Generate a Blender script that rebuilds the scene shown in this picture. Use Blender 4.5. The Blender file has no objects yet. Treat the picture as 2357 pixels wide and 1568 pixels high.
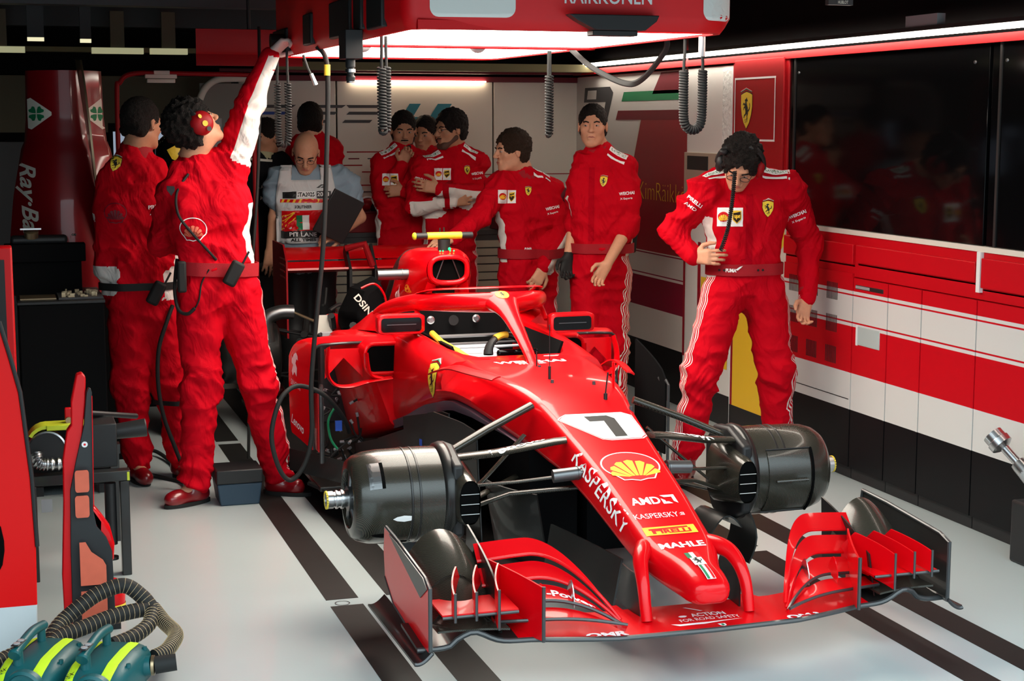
import bpy, bmesh, math, random
import numpy as np
from mathutils import Vector, Matrix, noise
from mathutils.bvhtree import BVHTree
from mathutils.geometry import tessellate_polygon
random.seed(7)
SC = bpy.context.scene
COL = SC.collection
PI = math.pi
def link(o):
    COL.objects.link(o); return o
# ---------------- camera ----------------
F, PITCH, YAW, CH = 3700., .1355, .309, 1.73
cd = bpy.data.cameras.new('camera'); cam = link(bpy.data.objects.new('camera', cd))
cd.sensor_width = 36; cd.lens = F / 2357 * 36; cd.clip_start = .05; cd.clip_end = 200
cam.location = (0, 0, CH); cam.rotation_euler = (PI / 2 - PITCH, 0, -YAW)
SC.camera = cam
# ---------------- world: overcast daylight that enters through the open garage front ----------------
wd = bpy.data.worlds.new('world'); SC.world = wd; wd.use_nodes = True
nt = wd.node_tree; bg = nt.nodes['Background']
tc = nt.nodes.new('ShaderNodeTexCoord'); sep = nt.nodes.new('ShaderNodeSeparateXYZ'); rp = nt.nodes.new('ShaderNodeValToRGB')
nt.links.new(tc.outputs['Generated'], sep.inputs[0]); nt.links.new(sep.outputs['Z'], rp.inputs[0]); nt.links.new(rp.outputs[0], bg.inputs[0])
rp.color_ramp.elements[0].position = .06; rp.color_ramp.elements[0].color = (.16, .17, .18, 1)
rp.color_ramp.elements[1].position = .34; rp.color_ramp.elements[1].color = (.76, .94, 1.0, 1)
bg.inputs[1].default_value = 3.7
SC.view_settings.view_transform = 'Standard'; SC.view_settings.look = 'None'
SC.view_settings.exposure = 0.25; SC.view_settings.gamma = 1; SC.view_settings.use_curve_mapping = False
# ---------------- materials ----------------
M = {}
def mat(n, col, rough=.5, metal=0, coat=0, emit=None, es=1, bump=0, bscale=200, var=0, spec=.5, alpha=1, trans=0, ior=1.45):
    m = bpy.data.materials.new(n); m.use_nodes = True; t = m.node_tree; b = t.nodes['Principled BSDF']
    c = (*col, 1)
    b.inputs['Base Color'].default_value = c; b.inputs['Roughness'].default_value = rough; b.inputs['Metallic'].default_value = metal
    b.inputs['Coat Weight'].default_value = coat; b.inputs['Coat Roughness'].default_value = .06
    b.inputs['Specular IOR Level'].default_value = spec; b.inputs['Transmission Weight'].default_value = trans; b.inputs['IOR'].default_value = ior
    if emit: b.inputs['Emission Color'].default_value = (*emit, 1); b.inputs['Emission Strength'].default_value = es
    tcn = t.nodes.new('ShaderNodeTexCoord')
    if bump or var:
        nz = t.nodes.new('ShaderNodeTexNoise'); nz.inputs['Scale'].default_value = bscale; nz.inputs['Detail'].default_value = 3
        t.links.new(tcn.outputs['Object'], nz.inputs['Vector'])
        if bump:
            bp = t.nodes.new('ShaderNodeBump'); bp.inputs['Strength'].default_value = bump; bp.inputs['Distance'].default_value = .01
            t.links.new(nz.outputs['Fac'], bp.inputs['Height']); t.links.new(bp.outputs[0], b.inputs['Normal'])
        if var:
            mx = t.nodes.new('ShaderNodeMix'); mx.data_type = 'RGBA'
            mx.inputs['A'].default_value = tuple(x * (1 - var) for x in col) + (1,); mx.inputs['B'].default_value = tuple(min(1, x * (1 + var)) for x in col) + (1,)
            t.links.new(nz.outputs['Fac'], mx.inputs['Factor']); t.links.new(mx.outputs['Result'], b.inputs['Base Color'])
    M[n] = m; return m
RED = (.64, .0012, .005)
mat('red', RED, .34, coat=.38, spec=.16)
mat('red_flat', RED, .45, spec=.4)
mat('dark_red', (.33, .004, .008), .5, spec=.3)
mat('deep_red', (.22, .002, .006), .35, coat=.6)
mat('maroon', (.16, .004, .015), .55)
mat('orange_red', (.62, .12, .065), .6, var=.12, bscale=30)
mat('white', (.8, .8, .8), .45)
mat('white_decal', (.85, .85, .85), .5)
mat('cream', (.74, .70, .62), .5)
mat('panel_white', (.74, .74, .71), .5)
mat('black', (.012, .012, .013), .5)
mat('black_matt', (.004, .004, .0045), .85, spec=.1)
mat('black_gloss', (.003, .003, .0035), .08, spec=.22)
mat('rubber', (.015, .015, .015), .65, spec=.3)
mat('dark_grey', (.05, .05, .055), .5)
mat('void', (.003, .003, .003), .9, spec=.05)
mat('steel', (.55, .55, .56), .28, metal=1)
mat('gunmetal', (.16, .16, .165), .35, metal=.9)
mat('bronze', (.35, .26, .16), .35, metal=.9)
mat('yellow', (.85, .62, .05), .5)
mat('lime', (.58, .66, .03), .45)
mat('tape', (.55, .80, .02), .6, emit=None)
mat('gold', (.88, .55, .03), .5)
mat('green_decal', (.01, .20, .08), .5)
mat('blue_decal', (.02, .08, .45), .5)
mat('teal', (.005, .085, .095), .42, bump=.08, bscale=400)
mat('bin_blue', (.02, .045, .075), .5)
mat('skin', (.62, .31, .19), .5, var=.10, bscale=60, spec=.35)
mat('skin_dark', (.48, .23, .135), .5, var=.1, bscale=60, spec=.35)
mat('lip', (.38, .11, .09), .45)
mat('eye_white', (.30, .28, .26), .3)
mat('iris', (.03, .02, .015), .1)
mat('hair', (.010, .007, .006), .55, bump=1.0, bscale=260, spec=.3)
mat('hair_brown', (.035, .018, .010), .55, bump=1.0, bscale=240, spec=.3)
mat('stubble', (.10, .045, .03), .7)
mat('glove', (.62, .50, .46), .75, bump=.3, bscale=300)
mat('shirt_blue', (.25, .34, .42), .8, bump=.2)
mat('placket', (.40, .001, .009), .8, bump=.3, bscale=60, spec=.05)
mat('cuff', (.34, .002, .010), .75, bump=.3, bscale=500)
mat('led_green', (.0, .4, .15), .3, emit=(.0, 1, .12), es=2.5)
mat('lamp', (1, 1, 1), .5, emit=(1, .93, .80), es=11)
mat('lamp_strip', (1, 1, 1), .5, emit=(1, .90, .76), es=15)
mat('lamp_back', (1, 1, 1), .5, emit=(1, .78, .55), es=13)
mat('glass', (1, 1, 1), .02, trans=1, spec=.5)
mat('glass_block', (.85, .9, .88), .12, bump=1, bscale=30, spec=.8)
mat('grey_plastic', (.32, .32, .33), .4)
mat('band_purple', (.17, .10, .13), .45, coat=.4)
mat('screen_glow', (.3, .4, .5), .4, emit=(.5, .62, .8), es=.35)
def N(t, k, **kw):
    n = t.nodes.new(k)
    for a, v in kw.items(): setattr(n, a, v)
    return n
def carbon(n, base=(.022, .021, .019), rough=.3, sc=160):
    m = mat(n, base, rough, coat=.25, spec=.5); t = m.node_tree; b = t.nodes['Principled BSDF']
    tcn = N(t, 'ShaderNodeTexCoord'); wv = N(t, 'ShaderNodeTexWave', wave_type='BANDS', bands_direction='DIAGONAL'); wv.inputs['Scale'].default_value = sc * .8
    t.links.new(tcn.outputs['Object'], wv.inputs['Vector'])
    r = N(t, 'ShaderNodeValToRGB'); r.color_ramp.elements[0].color = tuple(x * .45 for x in base) + (1,); r.color_ramp.elements[1].color = tuple(x * 1.9 for x in base) + (1,)
    t.links.new(wv.outputs['Fac'], r.inputs[0]); t.links.new(r.outputs[0], b.inputs['Base Color'])
carbon('carbon', (.010, .0095, .009), .4); carbon('carbon_lit', (.027, .024, .018), .27)  # carbon_lit: warm gantry reflection put into a lighter carbon colour
mat('carbon_edge', (.035, .036, .038), .35, coat=.3)
def bands(n, stops, axis='Z', rough=.42):
    """paint scheme of horizontal bands fixed to the height on the wall; stops = [(height, colour)]"""
    m = mat(n, (1, 1, 1), rough, spec=.22); t = m.node_tree; b = t.nodes['Principled BSDF']
    g = N(t, 'ShaderNodeNewGeometry'); s = N(t, 'ShaderNodeSeparateXYZ'); t.links.new(g.outputs['Position'], s.inputs[0])
    mm = N(t, 'ShaderNodeMath', operation='MULTIPLY'); mm.inputs[1].default_value = .5; t.links.new(s.outputs[axis], mm.inputs[0])
    r = N(t, 'ShaderNodeValToRGB'); r.color_ramp.interpolation = 'CONSTANT'; e = r.color_ramp.elements
    e[0].position = stops[0][0] * .5; e[0].color = (*stops[0][1], 1)
    e[1].position = stops[1][0] * .5; e[1].color = (*stops[1][1], 1)
    for h, c in stops[2:]: q = e.new(h * .5); q.color = (*c, 1)
    t.links.new(mm.outputs[0], r.inputs[0]); t.links.new(r.outputs[0], b.inputs['Base Color'])
WR, WW, BK = (.55, .003, .010), (.62, .62, .61), (.004, .004, .005)
bands('cabinet_paint', [(0, BK), (.338, WW), (.519, WR), (.750, WW), (.763, WR), (.771, WW), (.893, WR), (.902, WW), (.920, WR)])
bands('panel_paint', [(0, BK), (.333, (.66, .63, .58)), (.553, (.24, .004, .03)), (.750, (.70, .67, .62)), (.762, (.24, .004, .03)), (.771, (.62, .59, .55)), (.893, (.24, .004, .03)), (.902, (.70, .67, .62)), (.915, (.26, .003, .014))])
# racing overalls: red cloth with white panels and seam stripes driven by per-vertex attributes
def suit_mat(n, base, white=(.74, .70, .66)):
    m = mat(n, base, .8, spec=.08); t = m.node_tree; b = t.nodes['Principled BSDF']
    a1 = N(t, 'ShaderNodeAttribute', attribute_name='stripe'); a2 = N(t, 'ShaderNodeAttribute', attribute_name='panel')
    ab = N(t, 'ShaderNodeMath', operation='ABSOLUTE'); t.links.new(a1.outputs['Fac'], ab.inputs[0])
    r = N(t, 'ShaderNodeValToRGB'); r.color_ramp.interpolation = 'CONSTANT'
    dv = N(t, 'ShaderNodeMath', operation='MULTIPLY'); dv.inputs[1].default_value = 10; t.links.new(ab.outputs[0], dv.inputs[0]); t.links.new(dv.outputs[0], r.inputs[0])
    e = r.color_ramp.elements; e[0].position = 0; e[0].color = (1, 1, 1, 1); e[1].position = .04; e[1].color = (0, 0, 0, 1)
    for p, v in ((.12, 1), (.16, 0), (.24, 1), (.30, 0), (.36, 1), (.40, 0)): q = e.new(p); q.color = (v, v, v, 1)
    gt = N(t, 'ShaderNodeMath', operation='GREATER_THAN'); gt.inputs[1].default_value = .5; t.links.new(a2.outputs['Fac'], gt.inputs[0])
    mx0 = N(t, 'ShaderNodeMath', operation='MAXIMUM'); t.links.new(r.outputs[0], mx0.inputs[0]); t.links.new(gt.outputs[0], mx0.inputs[1])
    mx = N(t, 'ShaderNodeMix', data_type='RGBA'); mx.inputs['A'].default_value = (*base, 1); mx.inputs['B'].default_value = (*white, 1)
    t.links.new(mx0.outputs[0], mx.inputs['Factor']); t.links.new(mx.outputs['Result'], b.inputs['Base Color'])
    tcn = N(t, 'ShaderNodeTexCoord'); nz = N(t, 'ShaderNodeTexNoise'); nz.inputs['Scale'].default_value = 11; nz.inputs['Detail'].default_value = 3; nz.inputs['Distortion'].default_value = .8
    mp = N(t, 'ShaderNodeMapping'); mp.inputs['Scale'].default_value = (1, 1, .55); t.links.new(tcn.outputs['Object'], mp.inputs[0]); t.links.new(mp.outputs[0], nz.inputs['Vector'])
    bp = N(t, 'ShaderNodeBump'); bp.inputs['Strength'].default_value = .95; bp.inputs['Distance'].default_value = .025
    t.links.new(nz.outputs['Fac'], bp.inputs['Height']); t.links.new(bp.outputs[0], b.inputs['Normal'])
suit_mat('suit', (.52, .0012, .010)); suit_mat('suit_black', (.01, .01, .012), (.5, .48, .3)); suit_mat('vest', (.62, .63, .64), (.62, .63, .64))

# ---------------- mesh helpers ----------------
def V(*a): return Vector(a)
def spl(P, n=8, closed=False):
    """Catmull-Rom through P (any dimension), n steps per span"""
    P = [np.array(p, float) for p in P]; out = []; m = len(P)
    for i in range(m if closed else m - 1):
        a = P[(i - 1) % m] if closed or i > 0 else P[0]; b = P[i]; c = P[(i + 1) % m]
        d = P[(i + 2) % m] if closed or i + 2 < m else P[-1]
        for k in range(n):
            t = k / n; out.append(.5 * ((2 * b) + (-a + c) * t + (2 * a - 5 * b + 4 * c - d) * t * t + (-a + 3 * b - 3 * c + d) * t ** 3))
    if not closed: out.append(P[-1])
    return out
class MB:
    def __init__(s): s.v = []; s.f = []; s.m = []; s.mi = 0
    def add(s, vs, fs):
        b = len(s.v); s.v += [tuple(map(float, p)) for p in vs]; s.f += [tuple(i + b for i in f) for f in fs]; s.m += [s.mi] * len(fs); return s
    def box(s, x0, x1, y0, y1, z0, z1, R=None, o=None):
        vs = [(x, y, z) for x in (x0, x1) for y in (y0, y1) for z in (z0, z1)]
        if R is not None: vs = [tuple(R @ Vector(p) + Vector(o or (0, 0, 0))) for p in vs]
        return s.add(vs, [(0, 1, 3, 2), (4, 6, 7, 5), (0, 4, 5, 1), (2, 3, 7, 6), (0, 2, 6, 4), (1, 5, 7, 3)])
    def tube(s, P, r, n=10, closed=False, asp=1., up=(0, 0, 1), cap=True):
        P = [Vector(p) for p in P]; m = len(P); rs = r if hasattr(r, '__len__') else [r] * m
        vs = []; U = Vector(up)
        prev = None
        for i, p in enumerate(P):
            t = (P[(i + 1) % m] - P[i - 1]) if closed else (P[min(i + 1, m - 1)] - P[max(i - 1, 0)])
            t.normalize()
            if asp != 1. or prev is None: a = t.cross(U)
            else: a = prev - t * prev.dot(t)
            if a.length < 1e-3: a = t.cross(Vector((1, .1, 0))) if prev is None else prev
            a.normalize(); b = a.cross(t); prev = a
            for k in range(n):
                q = 2 * PI * k / n; vs.append(p + (a * math.cos(q) + b * math.sin(q) * asp) * rs[i])
        fs = [(i * n + k, i * n + (k + 1) % n, ((i + 1) % m) * n + (k + 1) % n, ((i + 1) % m) * n + k) for i in range(m if closed else m - 1) for k in range(n)]
        if not closed and cap: fs += [tuple(range(n - 1, -1, -1)), tuple((m - 1) * n + k for k in range(n))]
        return s.add(vs, fs)
    def cyl(s, a, b, r, r2=None, n=20): return s.tube([a, b], [r, r if r2 is None else r2], n)
    def lathe(s, o, ax, prof, n=32, cap=True):
        """prof = [(distance along ax, radius)]"""
        ax = Vector(ax).normalized(); o = Vector(o); a = ax.orthogonal().normalized(); b = ax.cross(a)
        vs = [o + ax * h + (a * math.cos(2 * PI * k / n) + b * math.sin(2 * PI * k / n)) * r for h, r in prof for k in range(n)]
        m = len(prof); fs = [(i * n + k, i * n + (k + 1) % n, (i + 1) * n + (k + 1) % n, (i + 1) * n + k) for i in range(m - 1) for k in range(n)]
        if cap: fs += [tuple(range(n - 1, -1, -1)), tuple((m - 1) * n + k for k in range(n))]
        return s.add(vs, fs)
    def ell(s, c, r, nu=16, nv=10, R=None):
        r = (r, r, r) if not hasattr(r, '__len__') else r
        vs = []
        for j in range(nv + 1):
            th = PI * j / nv
            for k in range(nu):
                p = Vector((r[0] * math.sin(th) * math.cos(2 * PI * k / nu), r[1] * math.sin(th) * math.sin(2 * PI * k / nu), r[2] * math.cos(th)))
                if R is not None: p = R @ p
                vs.append(p + Vector(c))
        return s.add(vs, [(j * nu + k, (j + 1) * nu + k, (j + 1) * nu + (k + 1) % nu, j * nu + (k + 1) % nu) for j in range(nv) for k in range(nu)])
    def loft(s, secs, closed=True, cap0=True, cap1=True):
        n = len(secs[0]); m = len(secs); vs = [p for q in secs for p in q]
        fs = [(i * n + k, i * n + (k + 1) % n, (i + 1) * n + (k + 1) % n, (i + 1) * n + k) for i in range(m - 1) for k in range(n if closed else n - 1)]
        if closed and cap0: fs.append(tuple(range(n - 1, -1, -1)))
        if closed and cap1: fs.append(tuple((m - 1) * n + k for k in range(n)))
        return s.add(vs, fs)
    def prism(s, poly, fr, d):
        """2-D polygon in frame fr=(origin, x, y), pushed d along x cross y"""
        o, x, y = [Vector(q) for q in fr]; nn = x.cross(y).normalized(); n = len(poly)
        a = [o + x * p[0] + y * p[1] for p in poly]; b = [p + nn * d for p in a]
        tri = tessellate_polygon([[Vector((p[0], p[1], 0)) for p in poly]])
        fs = [tuple(t) for t in tri] + [tuple(i + n for i in t[::-1]) for t in tri] + [(k, (k + 1) % n, n + (k + 1) % n, n + k) for k in range(n)]
        return s.add(a + b, fs)
    def sheet(s, fn, nu, nv, th=0):
        """surface fn(u,v) over 0..1, optionally thickened"""
        g = [[Vector(fn(i / nu, j / nv)) for j in range(nv + 1)] for i in range(nu + 1)]
        flat = [p for row in g for p in row]; k = nv + 1
        fs = [(i * k + j, (i + 1) * k + j, (i + 1) * k + j + 1, i * k + j + 1) for i in range(nu) for j in range(nv)]
        if not th: return s.add(flat, fs)
        low = []
        for i in range(nu + 1):
            for j in range(nv + 1):
                du = g[min(i + 1, nu)][j] - g[max(i - 1, 0)][j]; dv = g[i][min(j + 1, nv)] - g[i][max(j - 1, 0)]
                low.append(g[i][j] - du.cross(dv).normalized() * th)
        m = len(flat); fs += [tuple(q + m for q in f[::-1]) for f in fs]
        for i in range(nu): fs += [(i * k, i * k + m, (i + 1) * k + m, (i + 1) * k), (i * k + nv, (i + 1) * k + nv, (i + 1) * k + nv + m, i * k + nv + m)]
        for j in range(nv): fs += [(j, j + 1, j + 1 + m, j + m), (nu * k + j, nu * k + j + m, nu * k + j + 1 + m, nu * k + j + 1)]
        return s.add(flat + low, fs)
    def build(s, name, mats, parent=None, smooth=35, bev=0, sub=0, recalc=True):
        me = bpy.data.meshes.new(name); me.from_pydata(s.v, [], s.f)
        mats = mats if isinstance(mats, (list, tuple)) else [mats]
        for q in mats: me.materials.append(M[q] if isinstance(q, str) else q)
        if len(mats) > 1: me.polygons.foreach_set('material_index', s.m)
        if recalc:
            b = bmesh.new(); b.from_mesh(me); bmesh.ops.remove_doubles(b, verts=b.verts, dist=1e-5); bmesh.ops.recalc_face_normals(b, faces=b.faces); b.to_mesh(me); b.free()
        if smooth:
            me.polygons.foreach_set('use_smooth', [True] * len(me.polygons)); me.set_sharp_from_angle(angle=math.radians(smooth))
        o = link(bpy.data.objects.new(name, me))
        if bev:
            q = o.modifiers.new('b', 'BEVEL'); q.width = bev; q.segments = 2; q.limit_method = 'ANGLE'; q.angle_limit = .7; q.harden_normals = False
        if sub: q = o.modifiers.new('s', 'SUBSURF'); q.levels = q.render_levels = sub
        if parent is not None: o.parent = parent
        return o
def tag(o, label=None, cat=None, group=None, kind=None):
    for k, v in (('label', label), ('category', cat), ('group', group), ('kind', kind)):
        if v: o[k] = v
    return o
def thing(name, label, cat, loc=(0, 0, 0), group=None, rz=0):
    o = link(bpy.data.objects.new(name, None)); o.location = loc; o.rotation_euler.z = rz; o.empty_display_size = .1
    return tag(o, label, cat, group)
def bx(name, m, *b, parent=None, bev=0): return MB().box(*b).build(name, m, parent, bev=bev)
def copy_tree(o, parent=None):
    c = o.copy(); COL.objects.link(c)
    if parent is not None: c.parent = parent
    for ch in [q for q in ALLCH.get(o.name, [])]: copy_tree(ch, c)
    return c
ALLCH = {}
def regch():
    ALLCH.clear()
    for q in bpy.data.objects:
        if q.parent: ALLCH.setdefault(q.parent.name, []).append(q)
# ---------------- flat shapes: lettering and emblems ----------------
_tc = {}
def txt(s, size=1., bold=0., shear=0., sx=1., space=1.):
    k = (s, bold, shear, space)
    if k not in _tc:
        c = bpy.data.curves.new('t', 'FONT'); c.body = s; c.align_x = 'CENTER'; c.align_y = 'CENTER'; c.offset = bold; c.shear = shear; c.space_character = space; c.resolution_u = 4
        o = bpy.data.objects.new('t', c); me = o.to_mesh(); me.calc_loop_triangles()
        v = [(p.co.x, p.co.y) for p in me.vertices]; f = [tuple(t.vertices) for t in me.loop_triangles]
        o.to_mesh_clear(); bpy.data.objects.remove(o); bpy.data.curves.remove(c); _tc[k] = (v, f)
    v, f = _tc[k]; return ([(x * size * sx, y * size) for x, y in v], f)
def txtw(s, w, h, bold=0., shear=0., space=1.):
    """lettering scaled to an exact width and height"""
    v, f = txt(s, 1, bold, shear, 1, space); xs = [p[0] for p in v]; ys = [p[1] for p in v]
    a, b, c, d = min(xs), max(xs), min(ys), max(ys)
    return ([((x - (a + b) / 2) * w / (b - a), (y - (c + d) / 2) * h / (d - c)) for x, y in v], f)
def poly(P): return ([(p[0], p[1]) for p in P], [tuple(t) for t in tessellate_polygon([[Vector((p[0], p[1], 0)) for p in P]])])
def off(sh, dx, dy, s=1., rot=0., fx=1, sy=None):
    c, q = math.cos(rot), math.sin(rot); sy = s if sy is None else sy
    return ([(dx + (x * s * fx * c - y * sy * q), dy + (x * s * fx * q + y * sy * c)) for x, y in sh[0]], sh[1])
def merge(*L):
    v = []; f = []
    for a, b in L: n = len(v); v += a; f += [tuple(i + n for i in t) for t in b]
    return v, f
def rrect(w, h, r, n=5):
    P = []
    for cx, cy, a in ((w / 2 - r, h / 2 - r, 0), (-w / 2 + r, h / 2 - r, 90), (-w / 2 + r, -h / 2 + r, 180), (w / 2 - r, -h / 2 + r, 270)):
        for k in range(n + 1): t = math.radians(a + 90 * k / n); P.append((cx + r * math.cos(t), cy + r * math.sin(t)))
    return P
def ring(P, t):
    """outline of polygon P as a band t wide (towards the centroid)"""
    cx = sum(p[0] for p in P) / len(P); cy = sum(p[1] for p in P) / len(P); n = len(P); Q = []
    for x, y in P: d = math.hypot(x - cx, y - cy); Q.append((cx + (x - cx) * (1 - t / d), cy + (y - cy) * (1 - t / d)))
    return (list(P) + Q, [(k, (k + 1) % n, n + (k + 1) % n, n + k) for k in range(n)])
def quad(x0, y0, x1, y1): return ([(x0, y0), (x1, y0), (x1, y1), (x0, y1)], [(0, 1, 2, 3)])
def fine(sh, L):
    v = [Vector((a, b)) for a, b in sh[0]]; fs = []
    for f in sh[1]: fs += [f] if len(f) == 3 else [(f[0], f[1], f[2]), (f[0], f[2], f[3])]
    out = []; mid = {}
    while fs:
        a, b, c = fs.pop(); E = [((v[a] - v[b]).length, a, b, c), ((v[b] - v[c]).length, b, c, a), ((v[c] - v[a]).length, c, a, b)]
        l, p, q, o = max(E)
        if l <= L or len(v) > 30000: out.append((a, b, c)); continue
        k = (min(p, q), max(p, q))
        if k not in mid: mid[k] = len(v); v.append((v[p] + v[q]) / 2)
        m = mid[k]; fs += [(p, m, o), (m, q, o)]
    return [tuple(p) for p in v], out
def bvh_of(*obs):
    vs = []; fs = []
    for o in obs: b = len(vs); vs += [v.co.copy() for v in o.data.vertices]; fs += [tuple(i + b for i in p.vertices) for p in o.data.polygons]
    return BVHTree.FromPolygons(vs, fs)
def decal(name, layers, fr, parent=None, bvh=None, o=.0015, L=None, reach=.4, label=None):
    """layers = [(shape, material)] in frame (origin, x, y); laid on the surface when a bvh is given"""
    O, X, Y = [Vector(q) for q in fr]; X = X.normalized(); Y = (Y - X * Y.dot(X)).normalized(); Z = X.cross(Y)
    b = MB(); ms = []
    for i, (sh, m) in enumerate(layers):
        if m not in ms: ms.append(m)
        b.mi = ms.index(m); vs, fs = fine(sh, L) if L else sh; out = []; bad = set()
        for k, (x, y) in enumerate(vs):
            p = O + X * x + Y * y; e = o + i * (.001 if L and L < .02 else .0006)
            if bvh:
                hit = bvh.ray_cast(p + Z * reach, -Z, reach * 2.2)
                if hit[0]: p = hit[0] + (hit[1] if hit[1].dot(Z) > 0 else -hit[1]) * e
                else: bad.add(k)
            else: p = p + Z * e
            out.append(p)
        fs = [f for f in fs if not any(q in bad for q in f)]
        b.add(out, fs)
    r = b.build(name, ms, parent, smooth=0, recalc=False)
    if label: r['label'] = label
    return r
# emblem shapes -------------------------------------------------------------
HORSE = [(-.02,.46),(.03,.50),(.05,.44),(.12,.36),(.10,.31),(.02,.33),(.02,.24),(.08,.14),(.14,.05),(.13,-.04),(.22,.00),(.30,.12),(.27,.22),(.31,.28),(.36,.14),(.31,-.02),(.20,-.10),(.15,-.12),(.16,-.20),(.10,-.30),(.12,-.40),(.04,-.46),(.00,-.42),(.05,-.38),(.03,-.28),(.02,-.20),(-.06,-.26),(-.16,-.30),(-.20,-.38),(-.26,-.36),(-.20,-.24),(-.10,-.18),(-.08,-.10),(-.12,.00),(-.13,.06),(-.22,.02),(-.24,-.06),(-.29,-.02),(-.25,.08),(-.15,.13),(-.26,.20),(-.32,.14),(-.34,.20),(-.26,.28),(-.13,.22),(-.10,.32),(-.16,.36),(-.14,.41),(-.06,.42)]
def shield(w):
    h = w * 1.45; S = [(-.5, .42), (-.25, .47), (0, .5), (.25, .47), (.5, .42), (.5, .1), (.42, -.12), (.25, -.34), (0, -.5), (-.25, -.34), (-.42, -.12), (-.5, .1)]
    S = [(x * w, y * h) for x, y in S]
    T = [(-.5, .47), (0, .56), (.5, .47)]
    def st(a, b): return poly([(-.5 * w, (.44 + a) * h), (0, (.53 + a) * h), (.5 * w, (.44 + a) * h), (.5 * w, (.44 + b) * h), (0, (.53 + b) * h), (-.5 * w, (.44 + b) * h)])
    return [(poly([(x * 1.06, y * 1.05) for x, y in S]), 'black'), (poly(S), 'yellow'), (off(poly(HORSE), 0, h * .03, w * .95), 'black'), (off(txt('S F', 1, .02), 0, -h * .30, w * .2), 'black'), (st(.04, .065), 'green_decal'), (st(.065, .085), 'white_decal'), (st(.085, .105), 'red_flat')]
def pecten(w, ring_c='white_decal', n=7):
    """fan shell: outline band plus separate ribs"""
    O = []; h = w * .9
    for k in range(25):
        a = math.radians(-28 + 236 * k / 24); O.append((w * .5 * math.cos(a), h * .08 + h * .48 * math.sin(a)))
    O += [(-w * .36, -h * .25), (-w * .27, -h * .42), (-w * .14, -h * .42), (0, -h * .47), (w * .14, -h * .42), (w * .27, -h * .42), (w * .36, -h * .25)]
    rib = []
    for k in range(n):
        a0 = math.radians(8 + 164 * k / n + 2.4); a1 = math.radians(8 + 164 * (k + 1) / n - 2.4); am = (a0 + a1) / 2
        c = (0, -h * .36); rr = w * (.42 + .13 * math.sin(am))
        c0 = (c[0] + math.cos(a0) * w * .16 * 1, c[1] + math.sin(a0) * w * .03); c1 = (c[0] + math.cos(a1) * w * .16, c[1] + math.sin(a1) * w * .03)
        rib.append(poly([c0, (c[0] + rr * math.cos(a0), c[1] + rr * math.sin(a0)), (c[0] + rr * 1.06 * math.cos(am), c[1] + rr * 1.06 * math.sin(am)), (c[0] + rr * math.cos(a1), c[1] + rr * math.sin(a1)), c1]))
    L = [(poly([(x * 1.1, y * 1.1) for x, y in O]), ring_c)] if ring_c else []
    return L + [(poly([(x * 1.04, y * 1.04) for x, y in O]), 'red_flat'), (merge(*rib), 'gold')]
def at(layers, dx, dy, s=1., rot=0., fx=1): return [(off(sh, dx, dy, s, rot, fx), m) for sh, m in layers]
def clover(w):
    L = []
    for k in range(4):
        a = PI / 4 + k * PI / 2; H = [(0, .03), (.10, .14), (.17, .28), (.12, .37), (.0, .33), (-.12, .37), (-.17, .28), (-.10, .14)]
        L.append(off(poly(H), 0, 0, w, a - PI / 2))
    return merge(*L)
# ======================= ROOM =======================
STRIPES = [(1.08, 1.20, -9, 5.53), (1.08, 1.20, 5.61, 8.60), (1.08, 1.20, 8.68, 10.8), (1.305, 1.435, -9, 5.53), (1.305, 1.435, 5.61, 10.8), (2.81, 2.92, -9, 5.745), (2.81, 2.92, 5.82, 10.8), (3.045, 3.17, -9, 10.8), (1.44, 2.0, 9.4, 9.5), (1.44, 2.0, 9.62, 9.72)]
XW, YB = 3.93, 10.8
def struct(name, m, *b, parent=None, bev=0):
    o = bx(name, m, *b, parent=parent, bev=bev)
    if parent is None: o['kind'] = 'structure'
    return o
fm = mat('floor_epoxy', (.44, .47, .49), .3, coat=.25, spec=.5)
t = fm.node_tree; b = t.nodes['Principled BSDF']; tcn = N(t, 'ShaderNodeTexCoord')
nz = N(t, 'ShaderNodeTexNoise'); nz.inputs['Scale'].default_value = 1.1; nz.inputs['Detail'].default_value = 3
t.links.new(tcn.outputs['Object'], nz.inputs['Vector']); mx = N(t, 'ShaderNodeMix', data_type='RGBA')
mx.inputs['A'].default_value = (.40, .46, .465, 1); mx.inputs['B'].default_value = (.48, .54, .545, 1); t.links.new(nz.outputs['Fac'], mx.inputs['Factor']); t.links.new(mx.outputs['Result'], b.inputs['Base Color'])
floor = struct('floor', 'floor_epoxy', -5, 4.2, -9, 11, -.05, 0)
mat('floor_black', (.012, .0115, .011), .5, var=.3, bscale=12, spec=.3)
def stripe(x0, x1, y0, y1): MB().box(x0, x1, y0, y1, .0004, .0012).build('floor_stripe', 'floor_black', floor, smooth=0)
for x0, x1, y0, y1 in STRIPES: stripe(x0, x1, y0, y1)
for x, y in ((1.13, 5.56), (1.66, 6.05), (2.72, 5.62)):
    MB().lathe((x, y, 0), (0, 0, 1), [(.0016, .028), (.0017, .026), (.0016, .024)], 24, cap=False).build('floor_ring_mark', 'dark_grey', floor)
wl = struct('wall_left', 'black_matt', -1.75, -1.7, 3.2, 11, 0, 3.4)
wr = struct('wall_right', 'black_matt', XW + .02, 4.1, 3.4, 11, 0, 3.4)
wb = struct('wall_back', 'black_matt', -1.75, 4.1, YB + .03, 11, 0, 3.4)
ce = struct('ceiling', 'black_matt', -1.75, 4.1, 3.2, 11, 3.0, 3.1)
struct('shade_lintel', 'black_matt', -1.75, 4.1, 3.2, 3.32, 2.32, 3.0)  # unseen lintel, added to keep skylight off the back of the garage
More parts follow.
